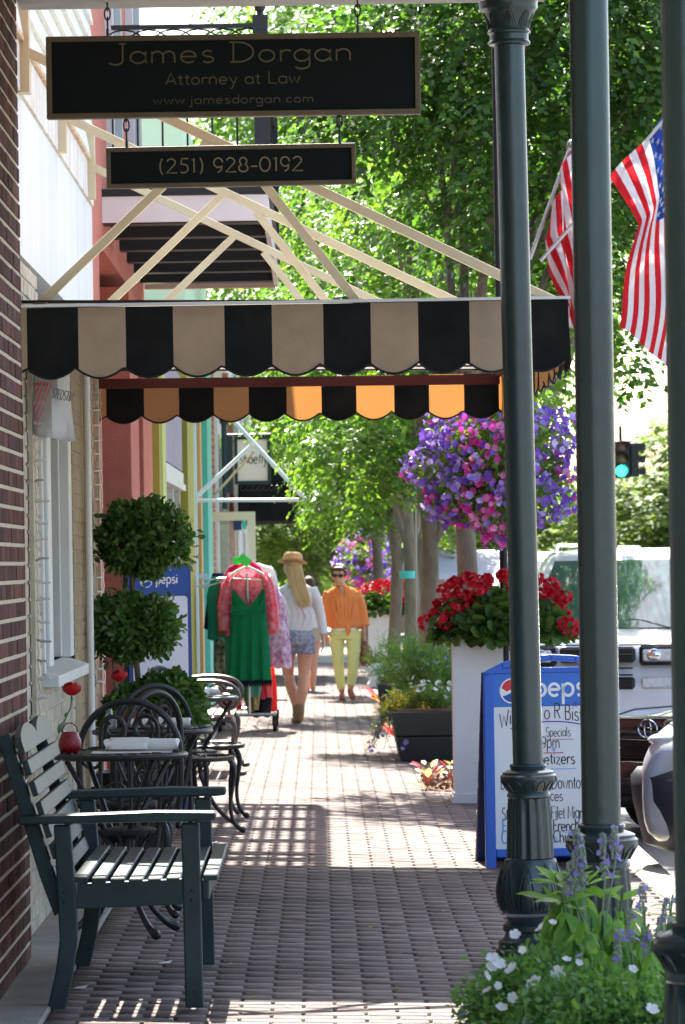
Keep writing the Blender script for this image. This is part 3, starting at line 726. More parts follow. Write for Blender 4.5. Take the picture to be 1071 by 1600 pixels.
def rail_run(p0, p1, mb):
    p0 = Vector(p0); p1 = Vector(p1); L_ = (p1 - p0).length; d = (p1 - p0) / L_
    up = Vector((0, 0, 1))
    mb.beam(p0 + up * (zt0), p1 + up * (zt0), .045, .025); mb.beam(p0 + up * (zt0 - .14), p1 + up * (zt0 - .14), .02, .012); mb.beam(p0 + up * zb0, p1 + up * zb0, .02, .02)
    n = int(L_ / .13); st = L_ / n
    for i in range(n):
        q = p0 + d * (i * st); mb.tube([q + up * zb0, q + up * (zt0 - .14)], .007, 5)
        for s_ in (0, 1):
            pts = [q + d * (st * (.5 - math.cos(a_)) * .99 + (s_ - .5) * st * .0) * 1.0 + up * ((zt0 - .14) + .125 * math.sin(a_)) for a_ in np.linspace(0, pi, 9)] if s_ == 0 else \
                  [q + d * (st * t_) + up * (zb0 + .09 * math.sin(pi * t_)) for t_ in np.linspace(0, 1, 7)]
            mb.tube(pts, .005, 4)
rail_run((XW + .05, BY0 + .03, 0), (BX1 - .03, BY0 + .03, 0), b); rail_run((BX1 - .03, BY0 + .05, 0), (BX1 - .03, BY1 - .05, 0), b)
part('balcony_railing', b, m_iron, sb, True)
for y in (BY0 + .03, BY1 - .05):
    b = MB(); b.box(BX1 - .075, BX1 + .015, y - .04, y + .05, BZ + .2, zt0 + .06); b.ell((BX1 - .03, y, zt0 + .12), (.035, .035, .045)); b.tube([(BX1 - .03, y, zt0 + .05), (BX1 - .03, y, zt0 + .09)], .02, 8)
    part('railing_post', b, m_iron, sb, True)

# ================================================================== row of painted shops beyond
ps = thing('lavender_shop', 'narrow shop with faded lavender boards between lime and olive painted posts', 'building', (-1.6, 30, 0))
b = MB(); b.box(-3, XW + .07, 28.55, 28.95, 0, 3.4); part('lime_post', b, m_olive, ps, True)
b = MB(); b.box(-3, XW + .075, 29.0, 29.7, 0, 3.4); part('lime_trim', b, m_lime, ps, True)
b = MB(); b.box(-3, XW - .1, 29.7, 34.8, 0, 3.4); part('wall', b, m_white, ps, True)
b = MB()
for i in range(24):
    y = 29.72 + i * .21; b.box(XW - .1, XW + .02, y, y + .2, 2.45, 3.3)
part('lavender_boards', b, m_purple, ps, True)
b = MB(); b.box(XW - .09, XW + .03, 29.75, 34.75, 2.33, 2.43); b.box(XW - .09, XW + .05, 29.75, 34.75, 2.27, 2.325)
for y in (29.8, 31.4, 33.0, 34.5): b.box(XW - .09, XW, y, y + .14, .5, 2.265)
wf = part('window', b, m_white, ps, True); b = MB(); b.box(XW - .08, XW - .07, 29.9, 34.6, .5, 2.26); part('pane', b, m_glass, wf, True)
b = MB(); b.box(-3, XW + .065, 34.85, 36.6, 0, 3.5); part('olive_post', b, m_olive, ps, True)

ts = thing('teal_shop', 'teal painted shop front with sage and orange strips beside the clothes rack', 'building', (-1.6, 40, 0))
b = MB(); b.box(-3, XW + .01, 36.7, 39.2, 0, 4.0); b.box(-3, XW - .01, 40.3, 43.5, 0, 4); part('teal_pier', b, m_teal, ts, True)
b = MB(); b.box(-3, XW + .045, 39.3, 39.75, 0, 4.0); part('orange_strip', b, m_orange, ts, True); b = MB(); b.box(-3, XW + .03, 43.4, 43.7, 0, 4.0); part('orange_strip', b, m_orange, ts, True)
b = MB(); b.box(-3, XW + .03, 39.8, 40.2, 0, 4.0); b.box(-3, XW + .05, 41.6, 43.3, .0, 3.9); part('sage_strip', b, m_sage, ts, True)
b = MB(); b.box(XW + .011, XW + .04, 37.2, 37.5, .1, 3.9); b.box(XW + .011, XW + .03, 38.3, 38.5, .1, 3.9); part('white_trim', b, m_ltgrey, ts, True)
b = MB(); b.box(-3, XW, 36.7, 43.9, 4.05, 6); part('upper_wall', b, M('pale green siding', (.5, .66, .5), .7), ts, True)

rb = thing('red_brick_shop', 'red brick shop with a pale window between two brick piers', 'building', (-1.6, 48, 0))
b = MB(); brickface(b, XW, 44, 46.5, .05, 4.2, .22, .08); brickface(b, XW, 52, 57, .05, 4.2, .22, .08)
k = 0; z = .05
while z < 4.2:
    b.cbox(XW - .2, XW - .001, 43.93, 43.998, z, z + .067, .003); b.cbox(XW - .2, XW + .05, 51.9, 51.99, z, z + .067, .003); z += .08; k += 1
part('brick_piers', b, m_brickr, rb, True)
b = MB(); b.box(-3, XW - .03, 44, 57, 0, 4.3); part('wall', b, m_mortar, rb, True)
b = MB(); b.box(XW - .03, XW + .03, 46.6, 51.8, .2, 3.6); wf = part('window', b, m_ltgrey, rb, True)
b = MB(); b.box(XW + .031, XW + .036, 47, 51.4, .8, 3.2); part('pane', b, M('sky lit glass', (.3, .42, .45), .1, spec=.8), wf, True)
fb = thing('far_shop', 'far pale shop front with light blue trim beyond the brick shop', 'building', (-1.6, 62, 0))
b = MB(); b.box(-3.5, XW, 57.2, 72, 0, 4.6); part('wall', b, M('pale blue grey', (.55, .6, .66), .7), fb, True)
b = MB(); b.box(XW, XW + .06, 57.3, 57.9, 0, 4.5); b.box(XW, XW + .04, 62, 63, 0, 4.5); part('white_post', b, m_white, fb, True)

# black awning and white-framed sign of the shoe shop
sa = thing('black_awning', 'plain black shop awning on white steel tubes beyond the striped one', 'awning', (XW, 45, 2.3))
def Q(px, py, Y): return P(px, py, Y)
c = MB(); Y0, Y1 = 52.0, 56.5
p = [Q(372, 762, Y0), Q(486, 784, Y0), Q(488, 812, Y0), Q(372, 815, Y0)]
q = [Vector((v.x * 1.0, Y1, v.z)) for v in p]
q[1] = q[1] + Vector((0.03, 0, 0)); q[2] = q[2] + Vector((0.06, 0, 0))
top0 = Q(385, 690, Y0); 
c.rings([[Q(372, 700, Y0), Q(392, 700, Y0), p[1], p[2], p[3]], [Q(372, 700, Y0) + Vector((0, 4.5, 0)), Q(392, 700, Y0) + Vector((0, 4.5, 0)), q[1], q[2], q[3]]])
part('canopy', c, m_awB, sa, True)
tb = thing('tube_bracket', 'triangle of white steel tubes reaching out from the teal shop wall', 'bracket', P(300, 780, 40))
c = MB(); Yt = 38.5
A_, B_, C_ = Q(301, 782, Yt), Q(478, 781, Yt), Q(362, 655, Yt)
c.tube([Q(340, 630, Yt), Q(478, 781, Yt)], .022, 8); c.tube([A_, B_], .019, 8); c.tube([A_, Q(392, 697, Yt)], .022, 8)
part('outer_tube', c, m_white, tb, True, smooth=True)
c = MB(); c.tube([Q(330, 780, Yt + 2), Q(398, 705, Yt + 1)], .012, 8); c.tube([B_, Q(455, 783, Yt + 3)], .015, 8); part('inner_tube', c, m_cream, tb, True, smooth=True)
ss = thing('shoe_shop_sign', 'cream hanging sign with handwritten shop name in a dark green scrolled frame', 'sign', P(395, 720, 47))
Yg = 47.0; c = MB(); u, v = Q(366, 682, Yg), Q(424, 756, Yg); c.box(u.x + .02, v.x - .03, Yg - .01, Yg + .02, v.z + .02, u.z - .02); part('panel', c, M('cream sign panel', (.75, .72, .6), .6), ss, True)
c = MB(); x0, x1, z0, z1 = u.x, v.x, v.z, u.z
c.box(x0, x1, Yg - .03, Yg + .04, z1 - .04, z1); c.box(x0, x1, Yg - .03, Yg + .04, z0, z0 + .04); c.box(x0, x0 + .04, Yg - .029, Yg + .039, z0 + .04, z1 - .04); c.box(x1 - .04, x1, Yg - .029, Yg + .039, z0 + .04, z1 - .04)
c.box(x0 - .14, x0 - .02, Yg - .02, Yg + .05, z0 - .1, z1); c.tube([(x0 - .12, Yg, z0 - .3), (x0 - .12, Yg, z1 + .15)], .035, 8); c.ell((x0 - .12, Yg, z1 + .2), (.06, .06, .07))
c.tube([(x0 - .12, Yg, z1 + .02), (x1, Yg, z1 + .02)], .015, 6); part('frame', c, M('dark green iron', (.012, .035, .035), .5), ss, True)
c = MB()
for i in range(7):
    a_ = i * .07; c.tube([(x0 + .1 + a_ + .03 * math.cos(t_), Yg, z0 - .05 - .03 * math.sin(t_)) for t_ in np.linspace(0, 5, 9)], .006, 5)
part('scrollwork', c, m_iron, ss, True)
c = MB(); letters(c, 'shoefly', .075, x0 + .065, (z0 + z1) / 2 - .04, Yg - .014, .011, .1, .72, slant=.15, jit=.03); part('lettering', c, M('dark green ink', (.02, .04, .05), .6), ss, True)
# pale open shop door and frame beyond the rack
dr = thing('open_door', 'pale cream glazed shop door standing open with two small stickers', 'door', P(345, 900, 44))
Yd = 44.0; x0, x1 = Q(302, 800, Yd).x, Q(399, 800, Yd).x; zt = Q(350, 800, Yd).z
c = MB(); c.box(x0, x1, Yd, Yd + .045, zt - .1, zt); c.box(x1 - .09, x1, Yd - .001, Yd + .044, .05, zt - .1); c.box(x0, x0 + .06, Yd - .001, Yd + .044, .05, zt - .1); c.box(x0, x1, Yd + .001, Yd + .043, .05, .4)
part('door_frame', c, M('cream door paint', (.72, .7, .58), .5), dr, True)
m_pane = NT('clear pane'); m_pane[2].inputs['Alpha'].default_value = .12; m_pane[2].inputs['Roughness'].default_value = .05
c = MB(); c.box(x0 + .06, x1 - .09, Yd + .02, Yd + .024, .4, zt - .1); part('pane', c, m_pane[0], dr, True)
c = MB(); c.box(x1 - .25, x1 - .16, Yd + .01, Yd + .018, zt - .21, zt - .1); part('sticker', c, M('navy sticker', (.02, .04, .12), .5), dr, True, label='navy blue square sticker')
c = MB(); c.box(x1 - .155, x1 - .1, Yd + .01, Yd + .018, zt - .2, zt - .1); part('sticker', c, m_teal, dr, True, label='light teal sticker')
c = MB(); c.tube([(x1 - .2, Yd - .03, .9), (x1 - .2, Yd - .03, zt - .25)], .012, 8); c.tube([(x1 - .12, Yd - .03, .9), (x1 - .12, Yd - .03, zt - .25)], .012, 8); part('handle', c, m_steel, dr, True)
# ================================================================== green slatted bench
bn = thing('wooden_bench', 'dark green slatted wooden bench with a scalloped top rail, standing against the brick pier', 'bench', (-1.0, 13.7, gz(-.8)))
b0 = bn.location.copy()
Y0, Y1 = 13.70, 15.22
def bx(x): return x + 1.0 + .0
def rel(p): return (p[0] + 1.0, p[1] - 13.7, p[2])
for y in (Y0, Y1 - .045):
    c = MB(); c.prism([(-.505, 0), (-.44, 0), (-.445, .66), (-.51, .66)], 1, y, y + .045)
    c.v = [rel(p) for p in c.v]; part('leg', c, m_green, bn, bevel=.006)
    c = MB(); prof = [(-1.0, 0), (-.965, .14), (-.95, .25), (-.955, .4), (-.965, .66), (-.905, .66), (-.888, .4), (-.885, .25), (-.905, .12), (-.935, 0)]
    c.prism(prof, 1, y, y + .045); c.v = [rel(p) for p in c.v]; part('leg', c, m_green, bn, bevel=.006)
    c = MB(); c.prism([(-1.165, .97), (-1.12, .99), (-.93, .36), (-.97, .33), (-1.02, .47)], 1, y + .048, y + .088); c.v = [rel(p) for p in c.v]; part('back_post', c, m_green, bn, bevel=.005)
    c = MB(); c.prism([(-1.09, .665), (-.42, .668), (-.385, .672), (-.385, .70), (-.6, .705), (-.8, .70), (-1.09, .695)], 1, y - .03, y + .075); c.v = [rel(p) for p in c.v]; part('armrest', c, m_green, bn, bevel=.008)
    c = MB(); c.prism([(-.885, .36), (-.51, .37), (-.51, .462), (-.885, .45)], 1, y + .004, y + .042); c.v = [rel(p) for p in c.v]; part('side_rail', c, m_green, bn, bevel=.003)
c = MB()
for i in range(8):
    x = -.90 + i * .0665; z = .476 - .012 * math.sin(i / 7 * pi)
    cc = MB(); cc.cbox(x, x + .052, Y0 + .006, Y1 - .005, z - .022, z, .004); c.add(cc.v, cc.f)
cc = MB(); cc.cbox(-.44, -.415, Y0 + .05, Y1 - .05, .38, .455, .004); c.add(cc.v, cc.f)
c.v = [rel(p) for p in c.v]; part('seat', c, m_green, bn)
c = MB(); dirb = Vector((-.19, 0, .63)).normalized(); nb_ = Vector((.63, 0, .19)).normalized()
def onback(s_, y, off): return Vector((-.95, 0, .43)) + dirb * s_ + nb_ * off + Vector((0, y, 0))
for i in range(6):
    s_ = .03 + i * .078
    q = [onback(s_, 0, .012), onback(s_ + .055, 0, .012), onback(s_ + .055, 0, .034), onback(s_, 0, .034)]
    c.prism([(v.x, v.z) for v in q], 1, Y0 + .012, Y1 - .012)
c.v = [rel(p) for p in c.v]; part('backrest', c, m_green, bn, bevel=.004)
c = MB(); prof = []; n = 48; L_ = Y1 - Y0 - .02
for i in range(n + 1):
    t_ = i / n; q = (t_ * 2) % 1 if t_ < 1 else 1
    prof.append((Y0 + .01 + t_ * L_, .545 + .052 * math.sin(pi * q) ** .6))
prof = [(Y0 + .01, .502)] + prof + [(Y1 - .01, .502)]
fr = [onback(s_, y, .034) for y, s_ in prof]; bk = [onback(s_, y, .012) for y, s_ in prof]; N_ = len(fr)
c.add(fr + bk, [(0, i, i + 1) for i in range(1, N_ - 1)] + [(N_, N_ + i + 1, N_ + i) for i in range(1, N_ - 1)] + [(i, (i + 1) % N_, N_ + (i + 1) % N_, N_ + i) for i in range(N_)])
c.f = [f for f in c.f if len(f) == 4]; c.m = c.m[:len(c.f)]
for i in range(1, N_ - 2):     # top board as a strip of quads from its straight lower edge
    ya = prof[i][0]; yb = prof[i + 1][0]
    k = len(c.v); c.v += [tuple(onback(.502, ya, .034)), tuple(onback(.502, yb, .034)), tuple(fr[i + 1]), tuple(fr[i]), tuple(onback(.502, ya, .012)), tuple(onback(.502, yb, .012)), tuple(bk[i + 1]), tuple(bk[i])]
    c.f += [(k, k + 1, k + 2, k + 3), (k + 4, k + 7, k + 6, k + 5)]; c.m += [0, 0]
c.v = [rel(p) for p in c.v]; part('top_rail', c, m_green, bn, fix=False)
c = MB()
for y in (Y0 - .001, Y1 + .001):
    for x, z in ((-.475, .42), (-.475, .385), (-.93, .42), (-.93, .385), (-.47, .06), (-.98, .05)): c.ell(rel((x, y, z)), (.006, .003, .006), 8, 5)
part('bolts', c, m_iron, bn)

# ================================================================== cast iron cafe chairs and tables
def spiral(cx, cz, r0, a0, a1, k=.08, n=18):
    return [(cx + r0 * math.exp(-k * i / n * abs(a1 - a0) / 60) * math.cos(R(a0 + (a1 - a0) * i / n)), cz + r0 * math.exp(-k * i / n * abs(a1 - a0) / 60) * math.sin(R(a0 + (a1 - a0) * i / n))) for i in range(n + 1)]
def make_chair(label):
    t = thing('iron_chair', label, 'chair', (0, 0, 0), 0, 'black iron chairs round the cafe tables')
    c = MB(); c.lathe([(.205, .435), (.213, .445), (.213, .458), (.2, .462)], n=28)
    for k in range(16):
        a = 2 * pi * k / 16; c.tube([(.05 * math.cos(a), .05 * math.sin(a), .463), (.12 * math.cos(a + .2), .12 * math.sin(a + .2), .466), (.19 * math.cos(a), .19 * math.sin(a), .463)], .006, 4)
    part('seat', c, m_iron, t, smooth=True)
    for sx, sy in ((-1, -1), (1, -1), (1, 1), (-1, 1)):
        c = MB(); pts = []; rr = []
        for q, (rad, z, r_) in enumerate(((.185, .44, .014), (.215, .38, .017), (.205, .28, .013), (.19, .18, .012), (.2, .09, .012), (.235, .035, .013), (.262, .02, .02), (.275, .012, .013))):
            pts.append((sx * rad * .72, sy * rad * .72, z)); rr.append(r_)
        c.tube(cr(pts), crr(rr), 8); c.ell((sx * .19, sy * .19, .018), (.019, .019, .017), 8, 6); part('leg', c, m_iron, t, smooth=True)
    c = MB(); y = .2
    H_ = [(-.2, .45), (-.222, .56), (-.226, .70)] + [(.226 * math.cos(a), .74 + .24 * math.sin(a)) for a in np.linspace(pi, 0, 18)] + [(.226, .70), (.222, .56), (.2, .45)]
    c.tube([(x, y + (z - .45) * .12, z) for x, z in H_], .0155, 8)
    def sc(pl, r=.0105): c.tube([(x, y + (z - .45) * .12, z) for x, z in pl], r, 7)
    for sg in (-1, 1):
        sc([(sg * x, z) for x, z in [(.125, .47), (.135, .6), (.128, .76)] + spiral(.068, .86, .058, 0, 420)])
        sc([(sg * x, z) for x, z in [(.02, .62), (.06, .72), (.11, .775)] + spiral(.165, .72, .05, 90, -250)[0:]], .008)
        sc([(sg * x, z) for x, z in spiral(.07, .57, .05, 200, -150)], .007)
    sc([(0, .47), (0, .8)], .008)
    part('backrest', c, m_iron, t, smooth=True)
    return t
ch = make_chair('black iron chair with a scrolled hoop back, seen square on behind the folded napkin')
ch.location = (-.86, 17.34, gz(-.86)); ch.rotation_euler = (0, 0, pi)
dup(ch, (-1.0, 18.25, gz(-1)), R(235), 'black iron chair with angled hoop back, next to the wall behind the red candle jar')
dup(ch, (-.98, 19.3, gz(-.98)), R(215), 'black iron chair whose hoop top just shows above the other hoops by the wall')
dup(ch, (-.735, 22.55, gz(-.7)), R(60), 'black iron chair with sunlit seat, the nearer one at the round table beyond the shrub')
dup(ch, (-.70, 24.1, gz(-.6)), R(100), 'black iron chair with sunlit seat, the one nearer the park bench')
def make_table(label):
    t = thing('iron_table', label, 'table', (0, 0, 0), 0, 'round iron cafe tables')
    c = MB(); c.lathe([(.28, .758), (.292, .762), (.297, .772), (.292, .782), (.275, .785), (.0, .785)][:5], n=40); part('tabletop', c, m_iron, t, smooth=True)
    c = MB()
    for k in range(28):
        a = 2 * pi * k / 28; c.tube([(.24 * math.cos(a), .24 * math.sin(a), .787), (.27 * math.cos(a + .1), .27 * math.sin(a + .1), .787)], .004, 4)
    part('rim_pattern', c, m_iron, t)
    for k in range(4):
        a = R(35 + 90 * k); c = MB(); pts = []; rr = []
        for rad, z, r_ in ((.26, .755, .012), (.2, .66, .012), (.1, .5, .013), (.055, .38, .015), (.08, .25, .014), (.15, .12, .013), (.225, .045, .014), (.27, .025, .022), (.29, .012, .013)):
            pts.append((rad * math.cos(a), rad * math.sin(a), z)); rr.append(r_)
        c.tube(cr(pts), crr(rr), 8); c.ell((.275 * math.cos(a), .275 * math.sin(a), .02), (.021, .021, .02), 8, 6); part('leg', c, m_iron, t, smooth=True)
    c = MB(); c.lathe([(.10, .43), (.15, .44), (.155, .455), (.14, .46)], n=24); c.lathe([(.05, .40), (.075, .42), (.1, .43)], n=24)
    for k in range(12):
        a = 2 * pi * k / 12; c.tube([(.155 * math.cos(a), .155 * math.sin(a), .45), (.11 * math.cos(a + .2), .11 * math.sin(a + .2), .37), (.07 * math.cos(a), .07 * math.sin(a), .33)], .006, 4)
    part('scrolled_shelf', c, m_iron, t, smooth=True)
    return t
TX = (( -.872, 16.42), (-.83, 18.75), (-.80, 23.3))
t1 = make_table('black round iron table with candle jar, rose and folded napkin, right behind the green bench'); t1.location = (TX[0][0], TX[0][1], gz(TX[0][0]))
t2 = dup(t1, (TX[1][0], TX[1][1], gz(TX[1][0])), R(20), 'black round iron table half hidden by chairs, in front of the clipped shrub')
t3 = dup(t1, (TX[2][0], TX[2][1], gz(TX[2][0])), R(40), 'black round iron table just beyond the shrub, beside the sunlit chairs')
def tt(i): return .786 + gz(TX[i][0])
m_nap = M('white linen', (.78, .77, .76), .9, (.7, .68, .68), 10, .4, 60, sheen=.2)
m_plate = M('white paper menu', (.75, .75, .72), .7)
def napkin(loc, L_, label, rz):
    t = thing('folded_napkin', label, 'napkin', loc, rz, 'rolled white napkins on the tables')
    c = MB(); rows = []
    for i in range(15):
        f = i / 14 - .5; x = f * L_; row = []
        for k in range(20):
            a = 2 * pi * k / 20; wv = 1 + .1 * math.sin(3 * a + f * 4) + .05 * math.sin(7 * f + a)
            sp = .042 * (1 + .25 * f) * wv; row.append((x + .006 * math.sin(2 * a), sp * math.cos(a), .028 + .026 * math.sin(a) * wv * (1 - .25 * abs(f))))
        rows.append(row)
    c.rings(rows); part('cloth', c, m_nap, t, smooth=True)
    c = MB(); c.grid([[(x, -.05 - .012 * math.cos(x * 12) + .1 * j / 6, .004 + .053 * math.sin(pi * j / 6 * .9 + .12)) for x in np.linspace(-L_ / 2 + .02, L_ * .1, 9)] for j in range(7)])
    o = part('fold', c, m_nap, t, smooth=True); s_ = o.modifiers.new('s', 'SOLIDIFY'); s_.thickness = .004
    return t
napkin((TX[0][0] + .10, TX[0][1] - .03, tt(0) + .005), .31, 'white napkin rolled up beside the red candle jar on the table by the bench', R(-4))
napkin((TX[1][0] + .04, TX[1][1] - .02, tt(1)), .29, 'white napkin rolled on the second table, just below the shrub', R(3))
napkin((TX[2][0] + .08, TX[2][1], tt(2)), .18, 'small white napkin on the far iron table, in front of the brown bench', R(20))
t = thing('paper_menu', 'flat white paper menu lying under the rolled napkin on the table by the bench', 'menu', (TX[0][0] + .06, TX[0][1] - .1, tt(0)))
c = MB(); c.box(-.17, .17, -.07, .1, .001, .004); part('sheet', c, m_plate, t)
t = thing('candle_jar', 'round red glass candle jar with wire handle on the table by the bench', 'candle', (TX[0][0] - .205, TX[0][1] - .05, tt(0)))
m_rg = M('red crackle glass', (.30, .004, .012), .28, (.16, .0, .006), 60, .4, 90, spec=.5)
c = MB(); c.lathe([(.03, .0), (.042, .008), (.05, .03), (.048, .055), (.036, .083), (.034, .09), (.029, .09), (.03, .08), (.03, .02)], n=28); part('jar', c, m_rg, t, smooth=True)
c = MB(); c.tube([(.034 * math.cos(a), 0, .088 + .04 * math.sin(a)) for a in np.linspace(0, pi, 12)], .0025, 5); part('wire_handle', c, m_iron, t)
m_petal = ramp_island('rose petal', [(.42, .004, .008), (.55, .012, .015), (.3, .002, .006)], .15)
m_leafd = ramp_island('glossy leaf', [(.03, .085, .022), (.06, .14, .035), (.12, .22, .055), (.04, .10, .028)], .3, .3)
m_stem = M('green stem', (.06, .13, .03), .6)
m_clear = glassm('clear glass', (.95, .97, .96))
def rose(loc, label, lean, hgt):
    t = thing('rose_vase', label, 'vase', loc, 0, 'single roses in glass vases')
    c = MB(); c.lathe([(.028, 0), (.036, .006), (.036, .04), (.016, .075), (.012, .10), (.017, .125), (.014, .125), (.009, .10), (.013, .075), (.031, .04), (.031, .01)], n=24); part('glass_vase', c, m_clear, t, smooth=True)
    c = MB(); hd = Vector((lean, 0, hgt)); c.tube([(0, 0, .01), (.006, 0, .12), hd * .7 + Vector((.008, 0, .02)), hd], .003, 6); part('stem', c, m_stem, t)
    V, Fc = scat(*LEAF2, [[.004, 0, hgt * .52], [.01, 0, hgt * .62], [lean, 0, hgt - .01], [lean, 0, hgt - .01], [lean, 0, hgt - .01]], [[-.4, -.2, -1], [.6, -.5, .5], [.8, 0, -.6], [-.8, 0, -.5], [0, -1, -.4]], [[0, -1, .2], [0, -1, .5], [0, 0, 1], [0, 0, 1], [0, 0, 1]], [.055, .035, .02, .02, .02])
    raw('leaves', V, Fc, m_leafd, t)
    c = MB(); tv = []
    for ring, (n_, r_, h_, tl) in enumerate(((3, .014, .062, .1), (4, .024, .060, .25), (5, .033, .054, .5), (5, .038, .046, .9))):
        for k in range(n_):
            a0 = 2 * pi * k / n_ + ring * .7; rows = []
            for j in range(5):
                f = j / 4; rr = r_ * (.35 + .65 * math.sin(f * 1.9)) + tl * .006 * f; row = []
                for i in range(6):
                    a = a0 + (i / 5 - .5) * 2 * pi / n_ * 1.35; row.append((lean + rr * math.cos(a), rr * math.sin(a), hgt + h_ * f * (1 - .12 * abs(i - 2.5))))
                rows.append(row)
            c.grid(rows)
    part('rose_bloom', c, m_petal, t, smooth=80, fix=False)
    return t
rose((TX[0][0] - .25, TX[0][1] + .12, tt(0)), 'clear glass vase with a red rose beside the candle jar nearest the green bench', .045, .24)
rose((TX[1][0] - .21, TX[1][1] + .02, tt(1)), 'clear glass vase holding a red rose on the second table, in front of the shrub', .05, .23)
t = thing('candle_jar', 'small red jar on the second table seen through the chair hoop', 'candle', (TX[1][0] - .1, TX[1][1] + .04, tt(1)))
c = MB(); c.lathe([(.03, .0), (.042, .008), (.05, .03), (.048, .055), (.036, .083), (.03, .083), (.03, .02)], n=24); part('jar', c, m_rg, t, smooth=True)
c = MB(); c.tube([(.034 * math.cos(a), 0, .08 + .035 * math.sin(a)) for a in np.linspace(0, pi, 12)], .0025, 5); part('wire_handle', c, m_iron, t)
t = thing('salt_shaker', 'small white salt shaker at the end of the napkin on the table by the bench', 'shaker', (TX[0][0] + .215, TX[0][1] + .1, tt(0)))
c = MB(); c.lathe([(.014, 0), (.016, .005), (.013, .035)], n=16); part('pot', c, m_white, t, smooth=True)
c = MB(); c.lathe([(.0135, .036), (.012, .045), (.004, .05)], n=16); part('cap', c, m_steel, t, smooth=True)

# brown park benches with scrolled iron ends
m_bwood = M('weathered bench wood', (.4, .32, .25), .6, (.3, .23, .17), 5, .4, 40, stretch=(8, 1, 8))
m_brown = M('brown cast iron', (.045, .03, .028), .4, spec=.6)
def park_bench(label, loc):
    t = thing('park_bench', label, 'bench', loc, 0, 'brown benches along the shop wall')
    for y in (0, 1.25):
        c = MB()
        def tb_(pl, r=.014): c.tube(cr([(x, y, z) for x, z in pl], 4 if len(pl) < 12 else 1), r, 7)
        tb_([(-.05, .0), (.02, .1), (.03, .3), (.0, .42), (-.06, .6), (-.12, .85)], .018)
        tb_([(.52, .01), (.47, .06), (.43, .16), (.46, .3), (.44, .41), (.2, .43), (.0, .42)], .02)
        tb_([(-.06, .66), (.1, .70), (.3, .71), (.44, .68), (.5, .61), (.48, .53), (.42, .5), (.36, .54), (.38, .6), (.43, .6)], .016)
        tb_(spiral(.3, .58, .08, 0, 500), .01); tb_(spiral(.14, .58, .08, 180, -320), .01); tb_([(.42, .5), (.44, .41)], .014)
        tb_(spiral(.2, .28, .09, 0, 400), .009); tb_([(.03, .2), (.2, .2), (.43, .2)], .01); c.ell((.52, y, .02), (.035, .03, .02))
        part('end_frame', c, m_brown, t, smooth=True)
    c = MB()
    for i in range(6): c.cbox(.0 + i * .078, .066 + i * .078, -.02, 1.27, .44, .462, .004)
    part('seat', c, m_bwood, t)
    c = MB()
    for i in range(4):
        z = .52 + i * .09; x = -.03 - (z - .42) * .24; c.cbox(x, x + .02, -.02, 1.27, z, z + .07, .004)
    part('backrest', c, m_bwood, t)
    return t
park_bench('brown park bench with scrolled iron arms and a sunlit seat, before the clothes rack', (-1.12, 28.6, gz(-1)))
# ================================================================== clipped shrub
LEAF3 = ([(0, 0, 0), (.2, .35, .05), (.25, .68, .06), (0, 1, -.03), (-.25, .68, .06), (-.2, .35, .05)], [(0, 1, 2, 3), (0, 3, 4, 5)])
def leafball(c0, rad, n, sz, fill=.75, out=.7):
    d = nrm(rng.normal(size=(n, 3))); rr = rng.uniform(fill, 1.0, (n, 1)) ** .7; bump = 1 + .07 * np.sin(d[:, :1] * 9 + c0[2] * 7) + .06 * np.sin(d[:, 2:3] * 11 + 1)
    pos = d * rr * bump * np.array(rad) + np.array(c0); D = d * out + rng.normal(size=(n, 3)) * .6; return scat(*LEAF3, pos, D, d + rng.normal(size=(n, 3)) * .5, rng.uniform(.7, 1.3, n) * sz)
tx, ty = -1.005, 20.7
t = thing('topiary_shrub', 'clipped evergreen shrub of two leafy balls above a bushy base, by the wall', 'shrub', (tx, ty, gz(tx)))
def tz(py): return HC - (py - VY) * ty / F
c = MB(); c.lathe([(.14, 0), (.17, .05), (.2, .3), (.22, .42), (.235, .43), (.235, .47), (.2, .47), (.19, .44)], n=28); part('pot', c, m_iron, t, smooth=True)
c = MB(); c.tube([(.01, 0, .42), (.02, .0, .9), (-.01, .01, 1.3), (0, 0, 1.75)], .016, 8); c.tube([(-.05, -.1, .45), (-.1, -.08, .85), (-.12, -.06, 1.15)], .007, 6); part('trunk', c, M('grey bark', (.2, .15, .1), .9, (.12, .09, .06), 20, .5, 60), t, smooth=True)
top_ = join([leafball((0.05, 0, 1.725), (.235, .22, .195), 2700, .046), leafball((.05, 0, 1.725), (.28, .26, .235), 240, .046, .85), leafball((.05, 0, 1.72), (.17, .17, .14), 700, .05, .3)]); raw('upper_ball', *top_, m_leafd, t)
mid_ = join([leafball((-.035, 0, 1.25), (.285, .25, .165), 2700, .046), leafball((-.05, 0, 1.25), (.34, .28, .20), 240, .046, .85), leafball((0, 0, 1.25), (.2, .2, .11), 700, .05, .3)]); raw('middle_ball', *mid_, m_leafd, t)
low_ = join([leafball((.17, 0, .80), (.19, .2, .2), 2600, .048), leafball((.02, 0, .72), (.2, .2, .22), 2200, .05), leafball((.1, 0, .7), (.15, .15, .2), 1200, .06, .3)]); raw('bushy_base', *low_, m_leafd, t)

